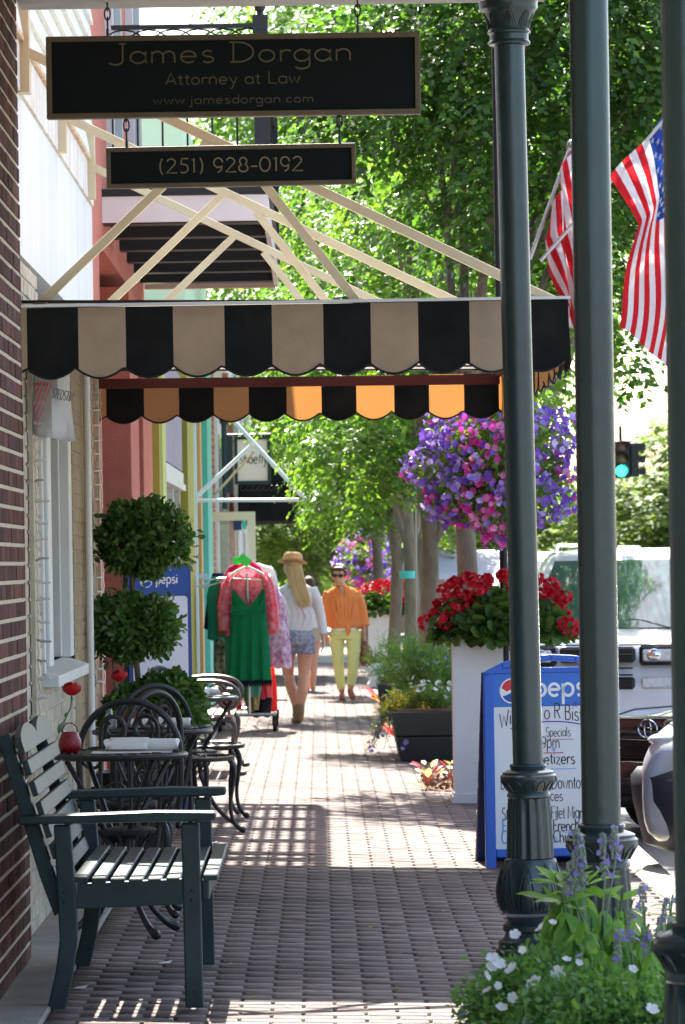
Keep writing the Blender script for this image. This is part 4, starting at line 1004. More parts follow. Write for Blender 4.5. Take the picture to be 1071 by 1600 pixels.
# ================================================================== blue sign boards
m_pblue = M('blue plastic', (.015, .11, .55), .4, spec=.5); m_dblue = M('dark blue plastic', (.012, .03, .12), .5); m_board = M('whiteboard', (.72, .74, .8), .35)
m_hdr = M('printed blue header', (.03, .16, .6), .4); m_ink = M('black marker', (.03, .02, .04), .7); m_inkr = M('red marker', (.6, .05, .08), .7); m_inkb = M('blue marker', (.05, .35, .75), .7); m_inkp = M('purple marker', (.12, .06, .4), .7)
m_lred = M('logo red', (.7, .03, .05), .5); m_lwht = M('logo white', (.85, .85, .87), .5); m_lblu = M('logo blue', (.01, .08, .4), .5)
def drink_logo(mb_w, mb_r, mb_b, cx, cz, r, y):
    def disc(mb, pts, yy): mb.add([(cx + a * r, yy, cz + b * r) for a, b in pts], [tuple(range(len(pts)))])
    disc(mb_w, A(0, 0, 1.1, 1.1, 0, 359, 40), y)
    up = A(0, 0, .97, .97, 165, 15, 16) + [(.5, .28), (0, .16), (-.5, -.05)]; lo = A(0, 0, .97, .97, 208, 340, 16) + [(.5, .05), (0, -.12), (-.45, -.33)]
    disc(mb_r, up, y - .001); disc(mb_b, lo, y - .001)
W_ = .72; H_ = 1.13
def aboard(name, label, loc, rz, handwritten, width=W_, height=H_, open_=.5):
    t = thing(name, label, 'sign board', loc, rz, None); w2 = width / 2
    c = MB(); st = .045
    out = [(-w2, 0), (-w2, height - .09), (-w2 * .7, height - .035), (-w2 * .3, height - .006), (0, height), (w2 * .3, height - .006), (w2 * .7, height - .035), (w2, height - .09), (w2, 0)]
    c.box(-w2, -w2 + .055, -.02, .02, 0, height - .09); c.box(w2 - .055, w2, -.02, .02, 0, height - .09)
    c.box(-w2 + .055, w2 - .055, -.019, .019, .06, .105); c.box(-w2 + .055, w2 - .055, -.019, .019, height - .10, height - .07)
    arc = [(-w2, height - .09), (-w2 * .72, height - .04), (-w2 * .36, height - .008), (0, height), (w2 * .36, height - .008), (w2 * .72, height - .04), (w2, height - .09)]
    for i in range(6):
        (xa, za), (xb, zb) = arc[i], arc[i + 1]; c.add([(xa, -.02, za), (xb, -.02, zb), (xb, -.02, zb - .035), (xa, -.02, za - .035), (xa, .02, za), (xb, .02, zb), (xb, .02, zb - .035), (xa, .02, za - .035)],
                                                     [(0, 1, 2, 3), (7, 6, 5, 4), (0, 4, 5, 1), (3, 2, 6, 7), (0, 3, 7, 4), (1, 5, 6, 2)])
    part('front_frame', c, m_pblue, t, bevel=.006)
    c = MB(); c.box(-w2 + .05, w2 - .05, -.012, -.002, .105, height - .275); part('white_panel', c, m_board, t)
    c = MB(); c.box(-w2 + .05, w2 - .05, -.013, -.002, height - .273, height - .10); hd = part('header', c, m_hdr, t)
    lw, lr, lb = MB(), MB(), MB(); lg = .062 * width / .72; lx = -w2 + .155 * width / .72; lz = height - .19
    drink_logo(lw, lr, lb, lx, lz, lg, -.0145)
    part('logo_ring', lw, m_lwht, hd, fix=False); part('logo_red', lr, m_lred, hd, fix=False); part('logo_blue', lb, m_lblu, hd, fix=False)
    c = MB(); sz = .064 * (width / .72); letters(c, 'pepsi', sz, lx + .118 * width / .72, lz - .03, -.0155, .015 * width / .72, .13, 1.02); part('lettering', c, m_lwht, hd)
    if handwritten:
        k_, r_, b_, p_ = MB(), MB(), MB(), MB(); y = -.0135
        crv = lambda X: -.75 * (X + .0) ** 2
        letters(k_, 'Wine', .046, -.275, .80, y, .0055, .06, .62, jit=.06, curve=crv); letters(k_, 'To R Bistro', .046, -.075, .79, y, .0055, .05, .70, jit=.06, curve=crv)
        p_.tube([(x, y, .775 - .75 * x ** 2) for x in np.linspace(-.22, .29, 16)], .003, 4)
        letters(k_, 'Dinner', .030, -.21, .695, y, .0035, .1, .7, jit=.05); letters(k_, 'Specials', .030, -.03, .695, y, .0035, .1, .62, jit=.05); r_.box(-.03, .115, y, y + .001, .678, .681); r_.box(-.2, -.05, y, y + .001, .676, .679)
        letters(k_, '5-9pm', .040, -.105, .635, y, .0045, .1, .66, jit=.05); r_.box(-.045, .06, y, y + .001, .606, .611)
        letters(k_, 'Appetizers', .036, -.14, .55, y, .006, .1, .78, jit=.05); b_.box(-.07, .125, y, y + .001, .522, .525); letters(b_, '*', .04, .0, .59, y, .003)
        letters(k_, 'Best of', .042, -.275, .42, y, .0045, .1, .5, jit=.05); letters(k_, 'Downtown Cafe', .042, -.005, .42, y, .005, .08, .55, jit=.05); letters(k_, 'Prices', .034, -.07, .355, y, .0045, .1, .7, jit=.05)
        letters(k_, 'Steak', .040, -.27, .255, y, .0045, .06, .5, jit=.08); letters(k_, 'Plate-Filet Mignon', .040, -.115, .26, y, .0045, .06, .52, jit=.08)
        letters(k_, 'Frenched Rib', .036, .0, .195, y, .006, .08, .66, jit=.05); letters(k_, 'Chicken', .036, .0, .135, y, .006, .08, .72, jit=.05)
        letters(b_, 'Fish', .044, -.27, .19, y, .007, .08, .6); letters(b_, 'Cod', .04, -.275, .135, y, .007, .08, .6); letters(b_, 'op', .03, -.045, .135, y, .005)
        for q in np.linspace(0, 2 * pi, 7)[:6]: p_.tube([(.125, y, .865), (.125 + .02 * math.cos(q), y, .865 + .02 * math.sin(q))], .0015, 4)
        part('marker_text', k_, m_ink, t); part('red_marker', r_, m_inkr, t); part('blue_marker', b_, m_inkb, t); part('purple_marker', p_, m_inkp, t)
    c = MB(); h2 = height - .09; d0 = open_
    c.add([(-w2 - .003, .022, h2), (w2 + .003, .022, h2), (w2 + .003, d0 - .06, 0), (-w2 - .003, d0 - .06, 0), (-w2 - .003, .05, h2), (w2 + .003, .05, h2), (w2 + .003, d0, 0), (-w2 - .003, d0, 0)],
          [(0, 1, 2, 3), (7, 6, 5, 4), (0, 4, 5, 1), (3, 2, 6, 7), (0, 3, 7, 4), (1, 5, 6, 2)])
    bk = part('rear_leaf', c, m_dblue, t, bevel=.006)
    c = MB()
    for i in range(5):
        f = (.30 + i * .145); z = h2 * (1 - f); yy = .036 + (d0 - .066) * f; c.ell((-w2 - .004, yy, z), (.004, .012, .014), 8, 5)
    part('pegs', c, m_white, bk)
    return t
g = G(778, 1353)
tb2 = aboard('sandwich_board', 'blue framed whiteboard with handwritten menu and a soft drink header, standing behind the green column', (1.21, 20.3, gz(1.2)), R(4), True)
sgn = thing('soft_drink_board', 'navy and white soft drink sign panel half hidden behind the clipped shrub', 'sign board', (-1.0, 23.9, gz(-1)), R(14))
def rrect(w_, z0, z1, r, n=6):
    pts = []
    for cx, cz, a0 in ((w_ - r, z1 - r, 0), (-w_ + r, z1 - r, 90), (-w_ + r, z0 + r, 180), (w_ - r, z0 + r, 270)):
        pts += [(cx + r * math.cos(R(a0 + 90 * k / n)), cz + r * math.sin(R(a0 + 90 * k / n))) for k in range(n + 1)]
    return pts
m_navy = M('navy plastic', (.008, .045, .22), .35)
c = MB(); c.prism(rrect(.20, .02, 1.585, .045), 1, 0, .16); part('cabinet', c, m_navy, sgn)
c = MB(); c.prism(rrect(.175, .3, 1.385, .02), 1, -.006, .004); part('white_panel', c, m_board, sgn)
c = MB(); c.prism(rrect(.18, 1.395, 1.565, .03), 1, -.005, .003); hd = part('header', c, M('navy header', (.010, .07, .33), .4), sgn)
lw, lr, lb = MB(), MB(), MB(); drink_logo(lw, lr, lb, -.085, 1.48, .036, -.007)
part('logo_ring', lw, m_lwht, hd, fix=False); part('logo_red', lr, m_lred, hd, fix=False); part('logo_blue', lb, m_lblu, hd, fix=False)
c = MB(); letters(c, 'pepsi', .036, -.022, 1.465, -.0085, .0085, .13, .82); part('lettering', c, m_lwht, hd)
# ================================================================== pillar planters, trough planters, lamp post
m_gerL = ramp_island('geranium leaf', [(.035, .085, .018), (.06, .13, .025), (.10, .17, .035)], .3)
m_ger = ramp_island('geranium petal', [(.5, .002, .015), (.65, .008, .03), (.35, .002, .012)], .2)
ROUND = ([(0, 0, 0), (.38, .12, .06), (.5, .5, .1), (.3, .9, .04), (-.3, .9, .04), (-.5, .5, .1), (-.38, .12, .06)], [(0, 1, 2, 3), (0, 3, 4, 4), (0, 4, 5, 6)])
ROUNDF = (ROUND[0], [(0, 1, 2), (0, 2, 3), (0, 3, 4), (0, 4, 5), (0, 5, 6)])
def pillar(loc, w_, h_, label):
    t = thing('planter_pillar', label, 'planter', loc, 0, 'white square planters on posts'); a = w_ / 2
    c = MB(); c.box(-a, a, -a, a, .05, h_ - .05); part('shaft', c, m_white, t, bevel=.004)
    c = MB()
    for s_ in (-1, 1):
        c.box(-a - .004, -a + .05, s_ * a - .004, s_ * a + .004, .06, h_ - .06); c.box(a - .05, a + .004, s_ * a - .0045, s_ * a + .0045, .06, h_ - .06); c.box(-a + .05, a - .05, s_ * a - .004, s_ * a + .004, h_ - .2, h_ - .19)
    part('panel_trim', c, m_white, t)
    c = MB(); c.box(-a - .025, a + .025, -a - .025, a + .025, 0, .05); c.box(-a - .012, a + .012, -a - .012, a + .012, .051, .07); part('base', c, m_white, t, bevel=.004)
    c = MB(); c.box(-a - .03, a + .03, -a - .03, a + .03, h_ - .045, h_); c.box(-a - .015, a + .015, -a - .015, a + .015, h_ - .07, h_ - .046); part('cap', c, m_white, t, bevel=.004)
    return t
def geranium(loc, rad, heads, label, nleaf, hs=.06):
    t = thing('geranium_plant', label, 'flowers', loc, 0, 'red geraniums in pillar planters')
    n = nleaf; d = nrm(rng.normal(size=(n, 3))); d[:, 2] = np.abs(d[:, 2]) * 1.0 - .25
    pos = d * np.array(rad) * rng.uniform(.5, 1, (n, 1)); V, Fc = scat(*ROUNDF, pos, d + rng.normal(size=(n, 3)) * .7, d + rng.normal(size=(n, 3)) * .4 + np.array([0, 0, .6]), rng.uniform(.05, .1, n)); raw('foliage', V, Fc, m_gerL, t)
    c = MB(); prs = []
    for (x, y, z) in heads:
        c.tube([(x * .4, y * .4, 0), (x * .8, y * .8, z * .7), (x, y, z)], .004, 5)
        m = 46; dd = nrm(rng.normal(size=(m, 3))); dd[:, 2] = dd[:, 2] * .8 + .1; h_ = hs * random.uniform(.75, 1.15)
        prs.append(scat(*FLW, np.array([x, y, z]) + dd * h_, None, dd, .036))
    V, Fc = join(prs); raw('blossoms', V, Fc, m_ger, t); part('stems', c, m_stem, t)
    return t
pl1 = pillar((1.05, 25.9, gz(1.05)), .33, 1.17, 'white wooden pillar planter beside the blue sandwich board')
hd = []
for (px, py) in ((683, 962), (690, 945), (697, 972), (712, 912), (722, 930), (735, 905), (745, 918), (738, 938), (757, 908), (765, 925), (752, 962), (770, 955), (735, 968), (845, 945), (850, 925), (858, 968), (866, 935), (872, 950), (880, 962), (885, 978), (843, 985), (891, 990), (862, 915), (805, 915), (815, 930), (798, 955), (825, 965), (710, 955), (728, 952), (775, 985), (835, 905), (700, 925), (785, 900), (668, 975), (878, 935)):
    p_ = P(px, py, 25.8); hd.append((p_.x - 1.22, random.uniform(-.3, .18), p_.z - 1.14))
geranium((1.22, 25.85, 1.14), (.48, .36, .30), hd, 'big red geranium spilling over the white pillar beside the green column', 2600)
pl2 = pillar((.80, 50, gz(.8)), .36, 1.0, 'far white pillar planter behind the woman in orange')
geranium((.78, 50, .98), (.34, .3, .3), [(random.uniform(-.34, .34), random.uniform(-.3, .3), random.uniform(.1, .36)) for _ in range(16)], 'far red geranium on the white pillar behind the woman in orange', 700, .08)

m_petL = ramp_island('petunia leaf', [(.08, .16, .03), (.13, .24, .05), (.2, .3, .06), (.06, .12, .03)], .4)
m_petP = ramp_island('purple petunia', [(.16, .06, .46), (.28, .13, .64), (.46, .3, .82), (.68, .56, .88), (.22, .09, .55), (.40, .22, .75)], .3)
m_petK = ramp_island('pink petunia', [(.6, .02, .25), (.75, .08, .42), (.85, .35, .6), (.6, .02, .28)], .3)
TRUMP = flower(5, .55)
def basket(loc, rad, nf, label, fs=.052, nl=5000):
    t = thing('hanging_basket', label, 'hanging basket', loc, 0, 'hanging baskets of petunias')
    c = MB(); c.lathe([(.02, -.22), (.12, -.2), (.2, -.08), (.22, .0), (.2, .0)], n=20); part('liner', c, M('coir liner' , (.12, .07, .03), .9, bump=.8), t, smooth=True)
    def shell(n, lo, hi, squ=1):
        d = nrm(rng.normal(size=(n, 3))); r_ = rng.uniform(lo, hi, (n, 1)); lump = 1 + .19 * np.sin(d[:, :1] * 5 + 1) * np.cos(d[:, 2:3] * 6) + .06 * np.sin(d[:, 1:2] * 13)
        return d, d * r_ * lump * np.array(rad)
    d, pos = shell(nl, .35, 1.02); V, Fc = scat(*LEAF, pos, d + rng.normal(size=d.shape) * .7 + np.array([0, 0, -.3]), rng.normal(size=d.shape), rng.uniform(.03, .065, nl)); raw('foliage', V, Fc, m_petL, t)
    d, pos = shell(nf, .9, 1.1); n_pink = (np.sin(pos[:, 0] * 9 + 2) + np.sin(pos[:, 2] * 12 + pos[:, 0] * 5) + rng.normal(size=nf) * .8) > .75
    for nm, msk, mt in (('purple_blooms', ~n_pink, m_petP), ('pink_blooms', n_pink, m_petK)):
        q = pos[msk]; V, Fc = scat(*TRUMP, q, None, d[msk] + rng.normal(size=q.shape) * .35 + np.array([0, -.25, 0]), rng.uniform(.75, 1.15, len(q)) * fs); raw(nm, V, Fc, mt, t)
    c = MB()
    for k in range(4):
        a = 2 * pi * k / 4 + .4; c.tube([(.2 * math.cos(a), .2 * math.sin(a), 0), (0, 0, .75)], .004, 4)
    part('chains', c, m_iron, t)
    return t
bk1 = P(772, 728, 25.2)
basket(bk1, (.49, .42, .43), 1500, 'big hanging basket of purple and pink petunias beside the green column')
bk2 = P(572, 874, 58); basket(bk2, (.42, .4, .4), 260, 'far hanging basket of purple petunias above the woman in orange', .09, 1200)
lp = thing('lamp_post', 'slim black lamp post behind the green column, carrying flag holders and the petunia basket', 'lamp post', (1.245, 26.0, gz(1.2)))
c = MB(); c.lathe([(.09, 0), (.09, .05), (.06, .12), (.045, .4), (.028, .6), (.026, 6.4)], n=20); part('pole', c, m_blk, lp, smooth=True)
c = MB(); c.tube([(0, 0, 3.1), (-.05, -.3, 3.25), (-.15, -.75, 3.2), (-.16, -.8, 3.12)], .014, 8); part('basket_arm', c, m_blk, lp, smooth=True)
c = MB(); c.tube([(0, 0, 3.66), (.19, -.05, 3.63)], .02, 8); c.tube([(0, 0, 3.6), (.19, -.02, 3.6)], .02, 8); part('flag_holder', c, m_blk, lp, smooth=True)

# ------------------------------------------------------------------ flags
m_fr = cloth('flag red', (.62, .02, .03), .45); m_fw = cloth('flag white', (.78, .76, .78), .5); m_fb = cloth('flag blue', (.02, .05, .25), .35)
def flag(label, Pf, Y, pole0, pole1, off):
    t = thing('flag_on_pole', label, 'flag', pole0, 0, 'striped flags on angled poles')
    c = MB(); c.tube([pole0, pole1], .013, 8); c.ell(pole1, (.03, .03, .03)); part('flagpole', c, m_steel, t, True, smooth=True)
    c = MB(); nu = 40
    for s_ in range(13):                     # stripes from the bottom one upwards, red first
        for sub in range(2):
            v0 = (s_ + sub * .5) / 13; v1 = (s_ + sub * .5 + .5) / 13
            for i in range(nu):
                u0, u1 = i / nu, (i + 1) / nu
                c.mi = 2 if (off == 0 and s_ >= 6 and u0 < .4) else (0 if s_ % 2 == 0 else 1)
                c.add([Pf(u0, v0), Pf(u1, v0), Pf(u1, v1), Pf(u0, v1)], [(0, 1, 2, 3)])
    import bmesh
    o = part('cloth', c, [m_fr, m_fw, m_fb], t, True, fix=False)
    bm = bmesh.new(); bm.from_mesh(o.data); bmesh.ops.remove_doubles(bm, verts=bm.verts, dist=1e-5); bm.to_mesh(o.data); bm.free()
    o.data.polygons.foreach_set('use_smooth', [True] * len(o.data.polygons))
    if off: return t
    st = MB()
    for r_ in range(9):
        for q in range(6 if r_ % 2 == 0 else 5):
            u = .4 * ((q + (.5 if r_ % 2 == 0 else 1)) / 6); v = 6 / 13 + 7 / 13 * (r_ + .5) / 9
            for sg in (-1, 1):
                ce = Vector(Pf(u, v)); du = (Vector(Pf(u + .01, v)) - ce).normalized(); dv = (Vector(Pf(u, v + .01)) - ce).normalized(); nn = du.cross(dv).normalized() * sg * .004
                pts = [ce + nn]
                for k in range(10):
                    a = pi * k / 5; rr = .024 if k % 2 == 0 else .010; pts.append(ce + nn + (du * math.sin(a) + dv * math.cos(a)) * rr)
                st.add(pts, [(0, 1 + k, 1 + (k + 1) % 10) for k in range(10)])
    part('stars', st, m_fw, o, True, fix=False)
    return t
YA = 25.6
def PP(p): return P(p[0], p[1], YA)
def lerp(a, b, f): return a + (b - a) * f
def flagA(u, v):
    Hh = lerp(PP((952, 276)), PP((1078, 130)), v); Mm = lerp(PP((996, 352)), PP((1078, 262)), v); E = lerp(PP((962, 512)), PP((1070, 590)), v)
    w_ = .28
    q = lerp(Hh, Mm, u / w_) if u < w_ else lerp(Mm, E, (u - w_) / (1 - w_))
    sm = math.exp(-((u - w_) / .06) ** 2); q = q.copy()
    q.y += .05 * math.sin(u * 9 + v * 6) + .1 * v - .1 * (u > w_) * (1 - math.exp(-(u - w_) * 6)) + .03 * math.sin(v * 14 + u * 4)
    q.x += .02 * math.sin(u * 8 + v * 3) ; q.z += .012 * math.sin(v * 11 + u * 6)
    return q
flag('large striped flag with blue star field, between the two thick green columns', flagA, YA, P(845, 408, 25.8), P(1100, 118, YA), 0)
YB = 25.9
def flagB(u, v):
    Hh = lerp(P(864, 345, YB), P(889, 232, YB), v); E = lerp(P(868, 400, YB), P(915, 520, YB), v); Mm = lerp(P(852, 380, YB), P(905, 330, YB), v)
    q = lerp(Hh, Mm, u / .2) if u < .2 else lerp(Mm, lerp(P(882, 475, YB), P(918, 560, YB), v), (u - .2) / .8)
    q = q.copy(); q.y += .09 * math.sin(v * 13 + u * 3); q.x += .028 * math.sin(v * 13 + u * 5 + 1.5)
    return q
flag('folded red and white striped flag hanging close behind the middle column', flagB, YB, P(828, 405, 25.95), P(893, 225, YB), 1)

# ------------------------------------------------------------------ troughs and their plants
m_trough = M('dark green trough', (.018, .03, .028), .55, (.03, .042, .038), 6, .2, 30)
m_soil = M('mulch', (.22, .13, .08), .95, (.12, .07, .045), 30, .9, 80)
def trough(name, label, x0, x1, y0, y1, h_, grp=None):
    t = thing(name, label, 'planter', ((x0 + x1) / 2, y0, gz((x0 + x1) / 2)), 0, grp); a = (x1 - x0) / 2; d = y1 - y0; tp = .045
    c = MB(); c.add([(-a + tp, tp, 0), (a - tp, tp, 0), (a - tp, d - tp, 0), (-a + tp, d - tp, 0), (-a, 0, h_ * .5), (a, 0, h_ * .5), (a, d, h_ * .5), (-a, d, h_ * .5)],
                    [(0, 3, 2, 1), (4, 5, 6, 7), (0, 1, 5, 4), (1, 2, 6, 5), (2, 3, 7, 6), (3, 0, 4, 7)])
    c.add([(-a - .0, 0 - .0, h_ * .52), (a, 0, h_ * .52), (a, d, h_ * .52), (-a, d, h_ * .52), (-a - .03, -.03, h_), (a + .03, -.03, h_), (a + .03, d + .03, h_), (-a - .03, d + .03, h_)],
          [(0, 3, 2, 1), (0, 1, 5, 4), (1, 2, 6, 5), (2, 3, 7, 6), (3, 0, 4, 7), (4, 5, 6, 7)])
    part('tub', c, m_trough, t, bevel=.008)
    c = MB(); c.box(-a + .01, a - .01, .01, d - .01, h_ + .002, h_ + .02); part('soil', c, m_soil, t)
    return t
m_feath = ramp_island('feathery green', [(.09, .17, .05), (.15, .26, .06), (.2, .3, .09), (.1, .2, .07)], .4)
m_greyl = ramp_island('silvery green', [(.22, .3, .2), (.3, .36, .3), (.14, .22, .12)], .3)
m_olivl = ramp_island('yellow green', [(.2, .24, .05), (.3, .3, .06), (.13, .18, .04)], .4)
m_wpet = ramp_island('white petal', [(.8, .8, .78), (.7, .72, .75), (.85, .85, .85)], .3)
m_ypet = ramp_island('yellow petal', [(.7, .5, .02), (.8, .62, .05), (.6, .4, .02)], .2)
m_vpet = ramp_island('violet petal', [(.26, .2, .6), (.42, .36, .78), (.2, .13, .5)], .3)
BLADE = ([(.06, 0, 0), (.05, .5, .03), (0, 1, -.03), (-.05, .5, .03)], [(0, 1, 2, 3)])
def tuft(name, label, loc, rad, hgt, n, blade, mat, flowers=(), cat='plant', grp=None, droop=.3, tmpl=BLADE, stems=40, low=.0):
    """a bushy plant: stems fanning out from the soil, leaves all along them, flowers near the outside"""
    t = thing(name, label, cat, loc, 0, grp); ns = stems
    ang = rng.uniform(0, 2 * pi, ns); lean = np.sqrt(rng.uniform(0, 1, ns)); ln = rng.uniform(.7, 1.05, ns)
    tipx = np.cos(ang) * lean * rad[0]; tipy = np.sin(ang) * lean * rad[1]; tipz = hgt * ln * np.sqrt(np.clip(1 - (lean * .85) ** 2, .05, 1)) - low * lean
    k = rng.integers(0, ns, n); f = rng.uniform(.12, 1.02, n)
    bx_ = tipx * .25; by_ = tipy * .25
    pos = np.stack([bx_[k] + (tipx - bx_)[k] * f ** 1.2, by_[k] + (tipy - by_)[k] * f ** 1.2, tipz[k] * np.where(tipz[k] > 0, f ** .8, f ** 1.6)], 1) + rng.normal(size=(n, 3)) * .022
    D = np.stack([tipx[k], tipy[k], np.abs(tipz[k]) * (1 - droop)], 1); D = nrm(D) * .7 + rng.normal(size=(n, 3)) * .6 - np.array([0, 0, droop * .4])
    V, Fc = scat(*tmpl, pos, D, rng.normal(size=(n, 3)) + np.array([0, 0, .8]), rng.uniform(.6, 1.3, n) * blade); raw('foliage', V, Fc, mat, t)
    c = MB()
    for i in range(ns): c.tube([(tipx[i] * .25, tipy[i] * .25, 0), (tipx[i] * .55, tipy[i] * .55, tipz[i] * .6 + .03), (tipx[i], tipy[i], tipz[i])], .0022, 3, cap=False)
    part('stems', c, m_stem, t)
    for (fm, nf, fs, nm, flo, fhi) in flowers:
        k = rng.integers(0, ns, nf); f = rng.uniform(flo, fhi, nf)
        pos = np.stack([bx_[k] + (tipx - bx_)[k] * f, by_[k] + (tipy - by_)[k] * f, tipz[k] * f], 1) + rng.normal(size=(nf, 3)) * .03
        V, Fc = scat(*FLW, pos, None, pos * np.array([1, 1, .6]) + rng.normal(size=(nf, 3)) * .15 + np.array([0, -.12, .12]), rng.uniform(.7, 1.2, nf) * fs); raw(nm, V, Fc, fm, t)
    return t
tr1 = trough('planter_trough', 'large dark green planter trough full of flowers, beside the white pillar', .59, 1.12, 31.0, 32.4, .41, 'dark planter troughs along the kerb')
tr2 = trough('planter_trough', 'smaller dark planter trough half hidden behind the first, near the woman in orange', .6, 1.05, 39.5, 40.7, .36, 'dark planter troughs along the kerb')
zt1 = .41
tuft('yellow_flowers', 'mound of small yellow flowers over the left rim of the big trough', (.70, 31.25, zt1), (.26, .24), .2, 2600, .05, m_olivl, [(m_ypet, 260, .022, 'blooms', .8, 1.1)], droop=.5, low=.1, grp='plants in the big trough', cat='flowers')
tuft('trailing_petunias', 'trailing stems with small violet flowers hanging over the left end of the big trough', (.58, 31.2, zt1 + .02), (.26, .25), .12, 2600, .04, m_olivl, [(m_vpet, 60, .045, 'blooms', .7, 1.1), (m_wpet, 90, .02, 'tiny_flowers', .6, 1.1)], droop=1.0, low=.48, grp='plants in the big trough', cat='flowers')
tuft('daisy_plant', 'low bright green daisies with white flowers along the front of the big trough', (.95, 31.2, zt1), (.28, .2), .22, 2600, .05, m_feath, [(m_wpet, 45, .045, 'blooms', .8, 1.1)], grp='plants in the big trough', cat='flowers')
tuft('feathery_shrub', 'tall feathery green plant rising from the middle of the big trough', (.86, 31.8, zt1), (.38, .4), .62, 6500, .07, m_feath, [(m_vpet, 60, .02, 'blooms', .8, 1.0)], stems=90, grp='plants in the big trough')
tuft('silvery_lavender', 'silvery grey lavender bush in the back of the big trough', (.98, 32.1, zt1), (.32, .3), .58, 4200, .055, m_greyl, [(m_vpet, 120, .016, 'blooms', .9, 1.05)], stems=70, grp='plants in the big trough')
tuft('white_alyssum', 'low white flowers in the far trough next to the woman in orange', (.68, 39.8, .36), (.28, .25), .2, 1200, .06, m_feath, [(m_wpet, 150, .035, 'blooms', .7, 1.1)], grp='plants in the far trough', cat='flowers')
tuft('green_shrub', 'bushy green plant in the far trough in front of the tree trunks', (.85, 40.2, .36), (.4, .35), .5, 2600, .09, m_feath, [], stems=60, grp='plants in the far trough')
tuft('green_shrub', 'tall loose green plant between the troughs at the foot of the trees', (1.0, 35.5, .0), (.36, .5), .75, 2600, .08, m_feath, [], stems=60, grp='plants in the far trough')
# tree pits with coleus
b = MB(); n = 18
for (cx, cy, rx, ry) in ((1.05, 27.7, .42, .8), (1.0, 43.2, .4, 1.2)):
    rows = []
    for j in range(4):
        f = [1, .93, .5, .05][j]; rows.append([(cx + rx * f * math.cos(a) * (1 + .08 * math.sin(a * 5)), cy + ry * f * math.sin(a), gz(cx) + [-.02, .012, .035, .045][j]) for a in np.linspace(0, 2 * pi, n, endpoint=False)])
    b.rings(rows)
o = part('mulch', b, m_soil); tag(o, 'brown bark mulch spread around the tree pits', 'mulch', kind='stuff')
V, Fc = scat(*LEAF, np.stack([rng.uniform(.72, 1.35, 900), rng.uniform(27, 28.4, 900), rng.uniform(.0, .03, 900)], 1), None, None, rng.uniform(.02, .05, 900)); ch_ = raw('bark_chips', V, Fc, m_soil, o)
m_col = ramp_island('coleus leaf', [(.7, .02, .06), (.7, .06, .08), (.8, .6, .1), (.8, .3, .3), (.6, .65, .1)], .45)
def coleus(loc, label, n, sz=.11):
    t = thing('coleus_plant', label, 'plant', loc, 0, 'red and yellow coleus along the kerb')
    a = np.arange(n) * 2.4; pos = np.stack([np.cos(a) * .05, np.sin(a) * .05, .06 + .1 * rng.uniform(0, 1, n)], 1); D = np.stack([np.cos(a), np.sin(a), rng.uniform(.1, 1.1, n)], 1)
    V, Fc = scat(*LEAF2, pos, D, np.stack([-np.cos(a) * .4, -np.sin(a) * .4 - .5, np.ones(n)], 1), rng.uniform(.7, 1.2, n) * sz); raw('leaves', V, Fc, m_col, t)
    c = MB()
    for p_ in pos: c.tube([(0, 0, 0), tuple(p_)], .004, 5)
    part('stalks', c, m_dkred, t); return t
coleus((.74, 27.35, .0), 'red and yellow leaved plant in the mulch left of the white pillar', 10, .10)
coleus((.93, 27.5, .0), 'red and yellow leaved plant tucked against the white pillar', 8, .09)
for i, (x, y, lb) in enumerate(((.66, 42.6, 'orange leaved plants in the mulch by the feet of the woman in orange'), (.8, 43.0, 'orange leaved plant right of the brown handbag'), (.7, 33.6, 'orange leaved plant glimpsed under the trailing flowers'))):
    coleus((x, y, -.02), lb, 16, .16)

# ------------------------------------------------------------------ foreground bed
fgp = trough('planter_trough', 'planter bed of salvia and white flowers at the foot of the green columns', .50, 1.25, 9.7, 11.35, .22, 'dark planter troughs along the kerb')
m_salL = ramp_island('salvia leaf', [(.14, .30, .05), (.19, .37, .07), (.25, .44, .10), (.11, .23, .05)], .42, .4)
m_salG = M('grey green bud', (.3, .34, .26), .8, (.22, .28, .22), 60)
m_fine = ramp_island('small dark leaf', [(.07, .17, .05), (.11, .24, .07), (.16, .30, .09), (.08, .2, .07)], .38, .45)
LONG = ([(0, 0, 0), (.15, .28, .04), (.16, .55, .03), (.08, .82, -.02), (0, 1, -.1), (-.08, .82, -.02), (-.16, .55, .03), (-.15, .28, .04), (0, .3, 0), (0, .57, -.01)],
        [(0, 1, 8), (0, 8, 7), (1, 2, 9), (1, 9, 8), (8, 9, 6), (8, 6, 7), (2, 3, 9), (3, 4, 9), (9, 4, 5), (9, 5, 6)])
